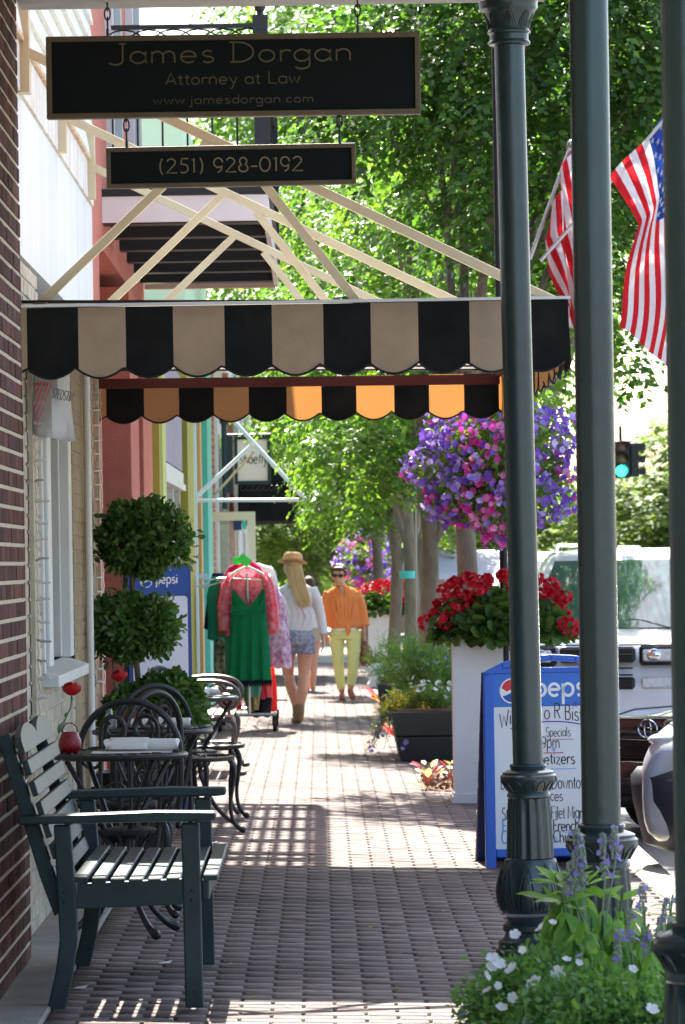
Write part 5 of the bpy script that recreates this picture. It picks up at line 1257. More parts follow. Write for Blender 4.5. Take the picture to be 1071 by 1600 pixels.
def salvia(loc, label, stems, leafsz=.10, spikes=()):
    t = thing('salvia_plant', label, 'flowers', loc, 0, 'blue salvia in the flower bed'); c = MB(); pos = []; D = []; Nn = []; sz = []
    for (dx, dy, h_) in stems:
        pts = [Vector((dx * .2, dy * .2, 0)), Vector((dx * .6, dy * .6, h_ * .5)), Vector((dx, dy, h_))]; c.tube(pts, .004, 5)
        nn = int(h_ / .035)
        for i in range(nn):
            f = .3 + .7 * i / nn; q = pts[0].lerp(pts[1], f * 2) if f < .5 else pts[1].lerp(pts[2], f * 2 - 1)
            for s_ in (0, pi):
                for rr in range(2):
                    a = i * 1.9 + s_ + rr * .8 + random.uniform(-.4, .4); pos.append(q); dz = random.uniform(-2.6, -.7) if f < .93 else random.uniform(.0, .8)
                    D.append((math.cos(a), math.sin(a), dz)); Nn.append((random.uniform(-.3, .3), -.3 + random.uniform(-.3, .3), 1)); sz.append(leafsz * random.uniform(.6, 1.2) * (1.15 - .4 * f))
    V, Fc = scat(*LONG, np.array([tuple(p) for p in pos]), D, Nn, sz); raw('leaves', V, Fc, m_salL, t)
    part('stems', c, m_stem, t)
    prs = []; vl = []
    c = MB()
    for (x, z0, z1, y) in spikes:
        base = Vector((x, y, z0)); tip = Vector((x + random.uniform(-.01, .01), y, z1)); c.tube([Vector((x * .5, y * .5, max(0, z0 - .2))), base, tip], .0022, 5)
        nz = int((z1 - z0) / .009)
        for i in range(nz):
            q = base.lerp(tip, i / nz); rr = .012 * (1 - .5 * i / nz)
            for k in range(4):
                a = random.uniform(0, 6.28); c.ell((q.x + rr * math.cos(a), q.y + rr * math.sin(a), q.z), (.0045, .0045, .006), 5, 4)
            if random.random() < .5: vl.append((q.x + random.uniform(-.02, .02), q.y - random.uniform(0, .02), q.z + random.uniform(-.005, .005)))
    if spikes:
        part('flower_spikes', c, m_salG, t, smooth=True); V, Fc = scat(*FLW, np.array(vl), None, rng.normal(size=(len(vl), 3)) + np.array([0, -1, 0]), rng.uniform(.7, 1.3, len(vl)) * .017); raw('florets', V, Fc, m_vpet, t)
    return t
def PX(px, py, Y): return P(px, py, Y)
bz = .24
B1 = Vector((PX(925, 1400, 11.0).x, 11.0, bz))
def spk(B, lst, Y):
    r_ = []
    for (px, pb, pt) in lst:
        p0, p1 = PX(px, pb, Y), PX(px, pt, Y); r_.append((p0.x - B.x, p0.z - B.z, p1.z - B.z, Y - B.y))
    return r_
salvia(B1, 'tall bright green salvia with pale violet flower spikes, in front of the middle column', [(random.uniform(-.12, .17), random.uniform(-.14, .2), random.uniform(.24, .46)) for _ in range(26)], .13,
       spk(B1, [(898, 1390, 1330), (912, 1380, 1300), (888, 1400, 1345), (946, 1370, 1300), (963, 1340, 1288), (904, 1350, 1292)], 10.9))
B3 = Vector((PX(1010, 1450, 10.7).x, 10.7, bz))
salvia(B3, 'shorter green salvia with small violet flowers, by the dark column at the photo edge', [(random.uniform(-.2, .16), random.uniform(-.2, .3), random.uniform(.2, .44)) for _ in range(24)], .09,
       spk(B3, [(985, 1470, 1420), (1004, 1420, 1380), (1030, 1480, 1430), (1015, 1500, 1450), (965, 1500, 1450), (1040, 1440, 1400)], 10.55))
B4 = Vector((PX(885, 1500, 11.2).x, 11.2, bz))
salvia(B4, 'small salvia with bluish spikes between the column bulb and the tall one', [(random.uniform(-.12, .1), random.uniform(-.1, .1), random.uniform(.15, .3)) for _ in range(8)], .06,
       spk(B4, [(868, 1470, 1400), (880, 1440, 1380), (873, 1500, 1440), (890, 1420, 1360)], 11.1))
for (px, Y, rx, h_, n, lb, fl) in ((838, 10.7, .23, .27, 9000, 'white flowered bedding plant at the left end of the flower bed', [(m_wpet, 12, .03, 'blooms', .85, 1.1), (m_vpet, 8, .03, 'violet_blooms', .6, 1)]),
                                   (930, 10.35, .3, .24, 9000, 'low fine leaved plant in the middle of the flower bed', [(m_wpet, 9, .04, 'blooms', .8, 1.05), (m_vpet, 8, .022, 'violet_blooms', .8, 1.05)]),
                                   (800, 10.4, .2, .12, 4500, 'creeping plant with a few purple flowers spilling over the bed edge onto the paving', [(m_vpet, 14, .03, 'blooms', .7, 1.1), (m_wpet, 7, .036, 'white_blooms', .8, 1.1)]),
                                   (1035, 10.2, .22, .22, 4500, 'fine leaved plant with a white bloom beside the dark edge column', [(m_wpet, 5, .045, 'blooms', .8, 1.05)])):
    x = PX(px, 1500, Y).x; tuft('bedding_plant', lb, (x, Y, bz - .02), (rx, .42), h_ * 1.12, n * 2, .024, m_fine, fl, 'flowers', 'bedding plants in the flower bed', .1, LEAF, 160, .05)

V = []
for (px, py, sz_) in ((805, 1461, .042), (770, 1498, .05), (779, 1507, .055), (800, 1515, .052), (845, 1450, .045), (836, 1535, .055), (832, 1545, .05), (768, 1512, .045), (784, 1575, .045), (886, 1500, .035), (864, 1442, .03), (905, 1505, .03), (989, 1515, .035), (1019, 1578, .05), (1050, 1588, .05), (779, 1540, .03), (817, 1484, .03), (760, 1525, .04)):
    q = PX(px, py, 10.35 if px < 960 else 10.0); V.append(scat(*flower(5, .35), [tuple(q)], None, [(random.uniform(-.5, .5), -.8, random.uniform(.5, 2))], sz_ * .78))
wf_ = thing('white_vinca', 'scattered white blooms rising from the low plants at the left of the flower bed', 'flowers', (PX(820, 1500, 10.4).x, 10.4, bz), 0)
o = raw('blooms', *join(V), m_wpet); o.parent = wf_; o.matrix_parent_inverse = Matrix.Translation(-wf_.location)
# ------------------------------------------------------------------ traffic light
t = thing('traffic_light', 'black traffic signal showing green, hanging over the street', 'traffic light', P(972, 690, 66))
Yt = 66; p0 = P(971, 716, Yt); c = MB(); c.box(p0.x - .12, p0.x + .16, Yt, Yt + .18, p0.z - .34, p0.z + .3); c.box(p0.x + .165, p0.x + .3, Yt - .05, Yt + .2, p0.z - .32, p0.z + .26)
c.tube([(p0.x, Yt + .1, p0.z + .3), (p0.x, Yt + .1, p0.z + .55)], .03, 6); part('housing', c, m_blk, t, True, bevel=.01)
m_green_l = M('green signal light', (.02, .9, .55), .4, emit=2.2)
for k, mt in enumerate((M('unlit red lens', (.16, .09, .07), .4), M('unlit amber lens', (.16, .12, .05), .4), m_green_l)):
    zc = p0.z + .2 - k * .21; c = MB(); c.lathe([(.095, 0), (.08, .02), (.03, .035)], n=20); c.xf(Matrix.Translation((p0.x, Yt - .002, zc)) @ Matrix.Rotation(R(90), 4, 'X')); part('lens', c, mt, t, True, smooth=True)
    c = MB(); c.grid([[(p0.x + .11 * math.cos(a), Yt - d_, zc + .11 * math.sin(a)) for a in np.linspace(-.2, pi + .2, 12)] for d_ in (0, .16)]); part('visor', c, m_blk, t, True)
    c = MB(); c.box(p0.x + .3, p0.x + .42, Yt, Yt + .1, zc - .07, zc + .05); part('visor', c, m_blk, t, True)
t2 = thing('signal_cable', 'thin dark cable carrying the traffic signal over the street', 'cable', (p0.x, 66, p0.z + .55))
c = MB(); c.tube([(-1.5, 66, 6.2), (p0.x, 66.1, p0.z + .56), (14, 66, 6.4)], .012, 5); part('wire', c, m_blk, t2, True)
# ================================================================== clothes rack
YR = 36.3; RS = F / YR
def RX(px): return P(px, 1000, YR).x
def RZ(py): return P(385, py, YR).z
xc = RX(388); rk = thing('clothes_rack', 'chrome wheeled clothes rack standing in front of the teal shop', 'clothes rack', (xc, YR, gz(xc)))
c = MB(); zb = .16
for x in (-.28, .24):
    c.tube([(x, 0, zb), (x, 1.5, zb)], .014, 8)
c.tube([(-.28, 0, zb), (.24, 0, zb)], .016, 8); c.tube([(-.28, 1.5, zb), (.24, 1.5, zb)], .016, 8); part('base', c, m_steel, rk, smooth=True)
for x in (-.28, .24):
    for y in (0, 1.5):
        w_ = MB(); w_.tube([(x - .018, y, .055), (x + .018, y, .055)], .055, 14); w_.box(x - .025, x + .025, y - .01, y + .01, .055, .15); part('caster', w_, m_blk, rk, smooth=True)
for y in (0, 1.5): c = MB(); c.tube([(0, y, zb), (0, y, 1.5)], .014, 8); part('upright', c, m_steel, rk, smooth=True)
c = MB(); c.tube([(-.28, .1, 1.44), (-.28, 1.5, 1.44)], .012, 8); c.tube([(.2, .1, 1.46), (.2, 1.5, 1.46)], .012, 8); c.tube([(-.30, .12, 1.45), (.22, .12, 1.47)], .012, 8); part('top_rail', c, m_steel, rk, smooth=True)
for k in range(9):
    c = MB(); x = -.30 - .015 * k; c.tube([(x, .15 + k * .12, 1.45), (x - .05, .15 + k * .12, 1.44), (x - .09, .15 + k * .12, 1.50)], .004, 5); c.tube([(x + .05, .15 + k * .12, 1.42), (x - .11, .15 + k * .12, 1.37)], .004, 5); part('wire_hanger', c, m_steel, rk)
def garment(name, label, cat, cx, y, prof, mat, thick=.05, fold=5, amp=.012, parent=None, hang=True, yaw=0, neck=0):
    """prof: (z, half width, x shift) from the top down; closed double cloth with folds growing to the hem"""
    t = parent or thing(name, label, cat, (cx, y, prof[0][0]), yaw, 'clothes on the rack')
    c = MB(); rows = []; n = 44; z0 = prof[0][0]; zr = [p_[0] for p_ in prof][::-1]; wr = [p_[1] for p_ in prof][::-1]; sr = [p_[2] for p_ in prof][::-1]; m = 26
    for j in range(m + 1):
        f = j / m; z = z0 + (prof[-1][0] - z0) * f; w_ = np.interp(z, zr, wr); sx = np.interp(z, zr, sr); row = []
        for k in range(n):
            a = 2 * pi * k / n; x = w_ * math.cos(a); dep = thick * math.sin(a) * (1 + f * .6)
            fo = amp * (.15 + f) * math.sin(x / max(.02, w_) * fold * 1.7 + 1.3 * math.sin(f * 2 + cx * 9) + (1.5 if a > pi else 0))
            dz = neck * (max(0, 1 - abs(x) / (.5 * w_ + 1e-6)) ** 1.2) * max(0, 1 - f * 5) if math.sin(a) < 0 else 0
            row.append((sx + x + .3 * fo, dep + fo, z - z0 - dz + (.010 * math.sin(x * 60) * f if j == m else 0)))
        rows.append(row)
    c.rings(rows, cap=False); o = part('cloth', c, mat, t, smooth=True, fix=False); return t
def print_mat(name, c1, c2, sc=14, trans=.2):
    return cloth(name, c1, trans, c2, sc, .3, 200)
def profpx(lst): return [(RZ(y), (x1 - x0) / 2 / RS, ((x0 + x1) / 2 - 388) / RS) for y, x0, x1 in lst]
m_gd = cloth('emerald cotton', (.005, .15, .06), .12, (.008, .19, .08), 10); m_pk = print_mat('pink floral chiffon', (.75, .05, .14), (.75, .4, .45), 22, .3)
# garments behind, spread along the rack
garment('purple_dress', 'white dress with purple swirl print, hanging at the right end of the rack', 'dress', xc, YR + .5, profpx([(905, 400, 425), (940, 415, 446), (1000, 418, 452), (1046, 420, 455)]), print_mat('purple swirl print', (.75, .6, .72), (.22, .02, .2), 16), .08, 4)
garment('red_skirt', 'long bright red skirt hanging low at the right of the rack', 'skirt', xc, YR + .75, profpx([(1040, 396, 426), (1080, 400, 430), (1118, 404, 430)]), cloth('scarlet cotton', (.75, .03, .02), .3), .07, 4)
garment('black_trousers', 'black trousers hanging at the bottom of the rack under the red clothes', 'trousers', xc, YR + .35, profpx([(1060, 370, 422), (1090, 378, 424), (1122, 385, 420)]), cloth('black cotton', (.008, .008, .01), .05), .09, 4)
garment('pink_shirt', 'bright pink and orange top hanging low behind the green sundress', 'top', xc, YR + .28, profpx([(1040, 398, 422), (1070, 400, 424), (1093, 404, 424)]), cloth('hot pink', (.8, .08, .2), .3, (.85, .12, .06), 4), .05, 4)
garment('teal_shirt', 'sea green top with dark collar hanging at the left end of the rack', 'top', xc, YR + .45, profpx([(900, 330, 356), (930, 322, 354), (980, 324, 352), (1000, 322, 350)]), cloth('sea green cotton', (.03, .3, .2), .2), .08, 3)
garment('navy_blouse', 'dark navy blouse at the far left end of the rack', 'blouse', xc, YR + .8, profpx([(895, 330, 348), (930, 322, 350), (985, 315, 345)]), cloth('navy cotton', (.012, .02, .06), .1), .1, 3)
garment('patterned_dress', 'black and cream patterned dress hanging below the teal top', 'dress', xc, YR + .6, profpx([(990, 332, 356), (1040, 330, 356), (1075, 332, 362)]), print_mat('black cream print', (.02, .015, .015), (.5, .4, .3), 18, .1), .08, 4)
garment('brown_blouse', 'muted brown blouse between the pink blouse and the teal top', 'blouse', xc, YR + .25, profpx([(900, 345, 360), (940, 338, 362), (995, 340, 366)]), cloth('dusty brown', (.22, .14, .12), .2), .07, 3)
garment('dark_red_skirt', 'deep red skirt at the lower left of the rack', 'skirt', xc, YR + .9, profpx([(1050, 336, 364), (1090, 334, 370), (1112, 336, 374)]), cloth('deep red cotton', (.3, .01, .008), .15), .09, 4)
garment('sage_dress', 'grey green dress whose hem shows below and beside the green sundress', 'dress', xc, YR + .12, profpx([(920, 360, 420), (990, 350, 424), (1050, 352, 410), (1088, 350, 405)]), cloth('grey green cotton', (.08, .3, .22), .2), .05, 5)
garment('gold_scarf', 'speckled gold brown scarf hanging under the sundress hem', 'scarf', xc, YR + .2, profpx([(1060, 366, 408), (1085, 376, 406), (1112, 388, 402)]), print_mat('gold speckle', (.16, .11, .03), (.5, .4, .2), 40, .1), .05, 5)
garment('white_cardigan', 'white cardigan shoulders on a hanger at the top of the rack', 'cardigan', xc, YR + .55, profpx([(880, 388, 405), (888, 376, 428), (905, 372, 434), (935, 405, 438)]), cloth('white knit', (.75, .73, .72), .3), .06, 3)
garment('magenta_shirt', 'magenta top shoulders showing above the white hanger', 'top', xc, YR + .3, profpx([(876, 372, 395), (886, 358, 408), (900, 350, 415), (920, 352, 412)]), cloth('magenta cotton', (.5, .01, .1), .2), .06, 3)
garment('striped_shirt', 'navy and white top with narrow shoulders at the right of the rack top', 'top', xc, YR + .7, profpx([(884, 402, 424), (895, 396, 432), (925, 400, 436)]), print_mat('navy white', (.02, .03, .12), (.6, .6, .6), 30, .2), .06, 3)
pb = garment('floral_blouse', 'pink floral chiffon blouse with wide sleeves, behind the green sundress', 'blouse', xc, YR + .04, profpx([(889, 376, 402), (896, 362, 416), (915, 356, 424), (960, 354, 428), (992, 352, 434)]), m_pk, .03, 5, neck=.10)
for sx, lst in ((-1, [(894, 358, 376), (915, 347, 364), (945, 340, 360), (985, 342, 360)]), (1, [(894, 404, 420), (915, 412, 430), (945, 418, 436), (985, 416, 438)])):
    c = MB(); pf = profpx(lst); rows = []
    for j, (z, w_, sh) in enumerate(pf): rows.append([(sh + w_ * math.cos(a), .035 * math.sin(a) * (1 + j * .3) + .01 * math.sin(6 * a + j), z - RZ(889)) for a in np.linspace(0, 2 * pi, 20, endpoint=False)])
    c.rings(rows, False); part('sleeve', c, m_pk, pb, smooth=True, fix=False)
sd_ = garment('sundress', 'emerald green sundress with thin straps and black lace hem, at the front of the rack', 'dress', xc, YR - .06, profpx([(948, 363, 417), (951, 363, 417), (955, 362, 417), (972, 361, 418), (1030, 358, 422), (1066, 355, 424)]), m_gd, .035, 7, .016, neck=.0)
zT = RZ(948)
for sg, pts in ((-1, [(366, 896), (364, 915), (366, 930), (372, 946)]), (1, [(410, 896), (413, 915), (414, 930), (408, 946)])):
    c = MB(); c.tube([((px - 388) / RS, -.04, RZ(py) - zT) for px, py in pts], [.013, .014, .018, .03], 8, flat=.35); part('strap', c, m_gd, sd_, smooth=True)
c = MB()
for sg in (-1, 1):
    pts = [((390 + sg * a_ - 388) / RS, -.045, RZ(b_) - zT) for a_, b_ in ((26, 921), (21, 921), (11, 936), (0, 949), (0, 960), (14, 962), (27, 960))]
    c.add(pts, [tuple(range(7)) if sg < 0 else tuple(range(7))[::-1]])
o = part('bodice', c, m_gd, sd_); s_ = o.modifiers.new('s', 'SOLIDIFY'); s_.thickness = .01
c = MB(); c.tube([((x - 388) / RS, -.045 - .01 * math.sin(x), RZ(955) - zT) for x in np.linspace(363, 416, 12)], .008, 6); part('waist_seam', c, m_gd, sd_, smooth=True)
c = MB(); zh = RZ(1064) - zT
for i in range(17):
    x0 = (355.5 + i * 4.05 - 388) / RS; w_ = 4.3 / RS; fo = .012 * math.sin(i * 1.1)
    c.add([(x0, -.065 + fo, zh + .01), (x0 + w_, -.065 + fo, zh + .01), (x0 + w_ * .9, -.066 + fo, zh - .035), (x0 + w_ * .5, -.066 + fo, zh - .06), (x0 + w_ * .1, -.066 + fo, zh - .035)], [(0, 1, 2, 3, 4)])
o = part('lace_hem', c, cloth('black lace', (.004, .008, .02), .05), sd_); s_ = o.modifiers.new('s', 'SOLIDIFY'); s_.thickness = .006
t = thing('clothes_hanger', 'white wooden clothes hanger holding the green sundress', 'hanger', (xc, YR - .04, RZ(888)))
c = MB(); c.tube([((px - 388) / RS, 0, RZ(py) - RZ(888)) for px, py in ((362, 898), (372, 892), (388, 884), (402, 891), (414, 898))], .011, 8); c.tube([((364 - 388) / RS, 0, RZ(903) - RZ(888)), ((412 - 388) / RS, 0, RZ(907) - RZ(888))], .006, 6); part('arms', c, m_white, t, smooth=True)
c = MB(); c.tube([(.0, 0, .02), (.0, 0, .055), (.02, 0, .08), (.035, 0, .06)], .004, 6); part('hook', c, m_steel, t)
t = thing('price_card', 'bright green square card set diagonally on top of the rack', 'card', (RX(383), YR - .1, RZ(875)))
m_neon = M('bright green card', (.06, .8, .12), .6)
c = MB(); c.add([(-.07, 0, .0), (-.01, .0, .065), (.085, -.01, -.005), (.03, -.02, -.065)], [(0, 1, 2, 3)]); o = part('card', c, m_neon, t); s_ = o.modifiers.new('s', 'SOLIDIFY'); s_.thickness = .003
c = MB(); c.add([(-.10, .02, .03), (-.04, .02, .03), (-.03, .02, -.04), (-.10, .02, -.04)], [(0, 1, 2, 3)]); o = part('back_card', c, m_neon, t); s_ = o.modifiers.new('s', 'SOLIDIFY'); s_.thickness = .003
t = thing('price_tag', 'pale beige paper tag hanging under the sundress hem', 'tag', (RX(373), YR - .1, RZ(1085)))
c = MB(); c.box(-.028, .028, 0, .003, -.06, .055); part('tag', c, M('manila card', (.6, .45, .3), .7), t); c = MB(); c.tube([(0, 0, .05), (.0, .01, .12)], .002, 4); part('string', c, m_white, t)

# ================================================================== people
m_skin = M('warm skin', (.62, .32, .21), .5, (.55, .27, .17), 8, .1, 60); m_skin2 = M('tanned skin', (.58, .29, .19), .5, (.5, .24, .15), 8)
for m_ in (m_skin, m_skin2):
    b_ = m_.node_tree.nodes['Principled BSDF']; b_.inputs['Subsurface Weight'].default_value = .15; b_.inputs['Subsurface Radius'].default_value = (.02, .008, .004)
def ringloft(mb, lst, n=20):
    mb.rings([[(x + rx * math.cos(a), y + ry * math.sin(a), z) for a in np.linspace(0, 2 * pi, n, endpoint=False)] for x, y, z, rx, ry in lst])
def hand(mb, w, d, side, curl=.5, fac=(0, -1, 0)):
    """palm and five fingers from the wrist w along d"""
    w = Vector(w); d = Vector(d).normalized(); f = Vector(fac); x = d.cross(f).normalized(); f = x.cross(d).normalized() * -1
    c = w + d * .045; mb.tube([w - d * .03, w, w + d * .02, w + d * .06, w + d * .088], [.024, .025, .033, .038, .034], 10, flat=.55)
    for i, ln in enumerate((.066, .075, .07, .055)):
        o_ = x * (-.027 + i * .018); p0 = w + d * .075 + o_; p1 = p0 + d * ln * .5 - f * ln * .1 * curl; p2 = p1 + d * ln * .35 - f * ln * .35 * curl; p3 = p2 + d * ln * .1 - f * ln * .35 * curl
        mb.tube([p0, p1, p2, p3], [.0095, .009, .0085, .006], 8)
    t0 = w + d * .02 - x * .028 * side; mb.tube([t0, t0 + d * .03 - x * .02 * side, t0 + d * .058 - x * .026 * side - f * .01], [.012, .0105, .008], 8)
def head(mb, c, rot, s=1.0):
    """skull, jaw, nose, ears; the face looks along -y before rot"""
    k = len(mb.v); mb.ell((0, .008, .02), (.074 * s, .092 * s, .1 * s), 20, 14); mb.ell((0, -.022, -.05), (.054 * s, .062 * s, .066 * s), 16, 10); mb.ell((0, -.06, -.088), (.024, .022, .02), 10, 6)
    mb.tube([(0, -.082, .012), (0, -.097, -.012), (0, -.108, -.032), (0, -.088, -.042)], [.009, .011, .015, .010], 8)
    mb.ell((0, -.084, -.062), (.022, .01, .005), 10, 5); mb.ell((0, -.083, -.071), (.019, .01, .005), 10, 5)
    for sx in (-1, 1): mb.ell((sx * .074 * s, .012, -.012), (.011, .022, .033), 8, 6); mb.ell((sx * .032, -.08, .014), (.013, .008, .01), 8, 6); mb.tube([(sx * .014, -.088, .034), (sx * .032, -.092, .04), (sx * .05, -.082, .034)], .006, 6)
    M4 = Matrix.Translation(c) @ rot.to_4x4(); mb.v[k:] = [tuple(M4 @ Vector(p)) for p in mb.v[k:]]
    return M4
from mathutils import Euler
# ---- woman walking away, white top, shorts and straw hat
YH = 38.2; hx = P(466, 1130, YH).x; hz = gz(hx)
hw = thing('person', 'woman walking away in a white long sleeved top, patterned denim shorts and straw hat', 'person', (hx, YH, hz), 0)
HM = .98
b = MB()
ringloft(b, [(-.01, 0, .80, .10, .08), (-.01, 0, .88, .165, .115), (0, 0, .95, .155, .11), (0, 0, 1.05, .125, .09), (0, 0, 1.17, .14, .10), (0, -.01, 1.28, .165, .105), (0, -.01, 1.35, .16, .085), (-.005, 0, 1.39, .08, .06), (-.01, 0, 1.42, .045, .05)])
b.tube([(-.01, .0, 1.38), (-.02, .005, 1.47)], [.052, .047], 12)
rt = Euler((0, 0, R(180 - 62))).to_matrix(); hc = (-.03, .0, 1.535); M4 = head(b, hc, rt)
# arms
b.tube([(.165, -.01, 1.345), (.205, .0, 1.22), (.235, .02, 1.09), (.252, .0, .98), (.265, -.02, .86)], [.048, .043, .036, .033, .024], 12); hand(b, (.265, -.02, .86), (.04, -.05, -1), -1, .7, (-1, 0, 0))
b.tube([(-.165, -.01, 1.345), (-.20, .03, 1.22), (-.215, .07, 1.09), (-.20, .13, .99), (-.18, .20, .90)], [.048, .043, .036, .033, .024], 12); hand(b, (-.18, .20, .90), (.0, .5, -.9), 1, .7, (1, 0, 0))
# legs: right one planted with the heel lifting, left one swinging forward
b.tube([(.085, 0, .86), (.085, .01, .74), (.075, .02, .62), (.062, .01, .48), (.055, -.02, .40), (.05, -.045, .32), (.028, -.06, .18), (.02, -.06, .10)], [.088, .086, .072, .055, .054, .056, .038, .034], 14)
b.tube([(-.085, 0, .86), (-.09, .05, .74), (-.095, .09, .62), (-.09, .13, .48), (-.075, .13, .40), (-.05, .13, .32), (-.02, .16, .18), (-.01, .18, .10)], [.088, .086, .072, .055, .054, .056, .038, .034], 14)
remeshed('body', b, m_skin, hw, .0075, 3)
c = MB()
ringloft(c, [(-.005, 0, .905, .16, .118), (0, 0, .95, .162, .12), (0, 0, 1.05, .15, .11), (0, 0, 1.17, .155, .115), (0, -.01, 1.28, .178, .118), (0, -.01, 1.355, .168, .096), (-.005, 0, 1.40, .088, .07), (-.01, 0, 1.425, .062, .058)])
c.tube([(.155, -.01, 1.345), (.207, .0, 1.22), (.238, .02, 1.09), (.256, .0, .98), (.267, -.02, .885)], [.06, .056, .05, .047, .044], 14)
c.tube([(-.155, -.01, 1.345), (-.202, .03, 1.22), (-.217, .07, 1.09), (-.20, .13, .99), (-.182, .19, .915)], [.06, .056, .05, .047, .044], 14)
for k in range(5): c.tube([(-.13 + k * .06, -.108, 1.28 - k * .03), (-.08 + k * .06, -.102, 1.1 - k * .01), (-.1 + k * .055, -.11, .96)], [.006, .014, .008], 6)
remeshed('white_top', c, cloth('white jersey', (.78, .76, .78), .25), hw, .0085, 3)
c = MB()
ringloft(c, [(-.005, 0, .965, .150, .112), (-.005, 0, .92, .166, .122), (-.005, 0, .84, .175, .13), (-.005, 0, .79, .172, .125)])
c.tube([(.085, 0, .86), (.09, .005, .76), (.088, .01, .70)], [.098, .1, .1], 16); c.tube([(-.085, 0, .86), (-.092, .04, .76), (-.094, .055, .70)], [.098, .1, .1], 16)
remeshed('denim_shorts', c, cloth('patterned denim', (.10, .14, .28), .05, (.5, .48, .5), 26), hw, .0085, 2)
c = MB(); ringloft(c, [(-.005, 0, .975, .154, .114), (-.005, 0, .955, .157, .117)]); part('waistband', c, cloth('navy band', (.02, .04, .12), .05), hw, smooth=True)
m_boot = M('tan suede', (.26, .17, .09), .85, (.2, .13, .07), 20)
c = MB(); c.tube([(.026, -.06, .20), (.022, -.065, .11), (.012, -.06, .055), (-.01, .0, .035), (-.03, .09, .03), (-.035, .13, .028)], [.044, .044, .045, .043, .041, .03], 12); remeshed('ankle_boot', c, m_boot, hw, .008, 2)
c = MB(); c.tube([(-.018, .16, .20), (-.01, .17, .12), (-.01, .175, .06), (-.01, .24, .04), (-.01, .33, .032), (-.01, .37, .028)], [.044, .044, .045, .043, .041, .03], 12); remeshed('ankle_boot', c, m_boot, hw, .008, 2)
m_blond = M('blond hair', (.62, .42, .2), .45, (.42, .26, .11), 30, .5, 90, stretch=(14, 14, 1))
c = MB(); c.ell((-.02, -.012, 1.555), (.088, .1, .1), 20, 12); ringloft(c, [(-.02, -.03, 1.55, .088, .085), (-.005, -.065, 1.48, .085, .06), (.015, -.09, 1.40, .088, .045), (.04, -.115, 1.32, .085, .035), (.065, -.125, 1.25, .072, .03), (.085, -.128, 1.20, .05, .022), (.095, -.128, 1.165, .02, .012)])
for k in range(22):
    f = k / 21 - .5; c.tube([(-.02 + f * .14, -.10, 1.55), (.0 + f * .15, -.125, 1.42), (.05 + f * .14, -.155, 1.28), (.08 + f * .1, -.15, 1.17 + abs(f) * .06)], [.006, .009, .008, .003], 6)
lh = remeshed('long_hair', c, m_blond, hw, .0075, 1)
m_str = ramp_island('hair strands', [(.30, .17, .07), (.62, .42, .2), (.75, .55, .3), (.4, .24, .1)], .1)
c = MB()
for k in range(90):
    f = random.uniform(-.5, .5); g_ = random.uniform(-.5, .5); e_ = random.uniform(0, .07)
    c.tube(cr([(-.02 + f * .15, -.085 - .03 * (1 - 4 * f * f), 1.57), (.0 + f * .16, -.13, 1.45), (.03 + (f * .7 + g_ * .3) * .17, -.158, 1.33), (.07 + (f * .5 + g_ * .5) * .15, -.168, 1.22), (.085 + g_ * .12, -.16, 1.13 + e_ + abs(g_) * .06)], 3), [.004] * 12 + [.0015], 4)
part('strands', c, m_str, lh, smooth=True, fix=False)
m_straw = M('woven straw', (.62, .38, .17), .8, (.5, .28, .12), 40, .8, 160)
c = MB(); ht = MB(); ht.lathe([(.098, 0), (.1, .02), (.097, .06), (.09, .085), (.07, .098), (.05, .088), (.0005, .082)], n=32)
br_ = [[(.09 + .065 * r_) * math.cos(a) for a in []] for r_ in []]
rows = []
for j in range(5):
    rr = .096 + .052 * j / 4; rows.append([(rr * math.cos(a), rr * 1.05 * math.sin(a), .004 - .010 * j / 4 - .012 * (j / 4) * math.cos(2 * a) + .012 * (j / 4)) for a in np.linspace(0, 2 * pi, 33)])
ht.grid(rows); hm = Matrix.Translation((-.028, -.012, 1.605)) @ Euler((R(-9), R(4), 0)).to_matrix().to_4x4(); ht.xf(hm)
hat = part('straw_hat', ht, m_straw, hw, smooth=True, fix=False); s_ = hat.modifiers.new('s', 'SOLIDIFY'); s_.thickness = .004
c = MB(); c.lathe([(.1005, .002), (.1025, .012), (.1015, .026), (.0995, .03)], n=32); c.xf(hm); part('hat_band', c, M('dark hat band', (.03, .02, .02), .8), hat, smooth=True)

# ---- woman in orange facing the camera
YO = 45.0; ox = P(540, 1092, YO).x; oz = gz(ox)
ow = thing('person', 'woman in sunglasses, orange shirt and pale yellow trousers, walking towards us with a handbag', 'person', (ox, YO, oz), 0)
b = MB()
ringloft(b, [(0, 0, .74, .10, .08), (.01, 0, .82, .165, .12), (.01, 0, .90, .16, .115), (0, 0, 1.0, .145, .10), (-.005, 0, 1.12, .15, .11), (-.01, 0, 1.22, .165, .105), (-.015, 0, 1.28, .155, .085), (-.02, 0, 1.32, .075, .06), (-.03, -.01, 1.36, .048, .05)])
b.tube([(-.02, 0, 1.31), (-.045, -.015, 1.40)], [.055, .05], 12)
rt = Euler((R(6), R(3), R(-8))).to_matrix(); head(b, (-.055, -.015, 1.455), rt, 1.0)
b.tube([(.15, 0, 1.27), (.19, .0, 1.15), (.215, .01, 1.02), (.222, -.01, .90), (.232, -.03, .775)], [.05, .045, .038, .033, .024], 12); hand(b, (.232, -.03, .775), (.02, .02, -1), 1, 1.3, (0, 1, 0))
b.tube([(-.18, 0, 1.27), (-.215, .0, 1.15), (-.235, .01, 1.02), (-.228, -.03, .92), (-.215, -.07, .81)], [.05, .045, .038, .033, .024], 12); hand(b, (-.215, -.07, .81), (.05, -.05, -1), -1, .7, (0, 1, 0))
b.tube([(-.075, 0, .80), (-.085, 0, .66), (-.075, -.02, .45), (-.060, .0, .28), (-.040, .02, .08)], [.088, .076, .052, .048, .034], 14)
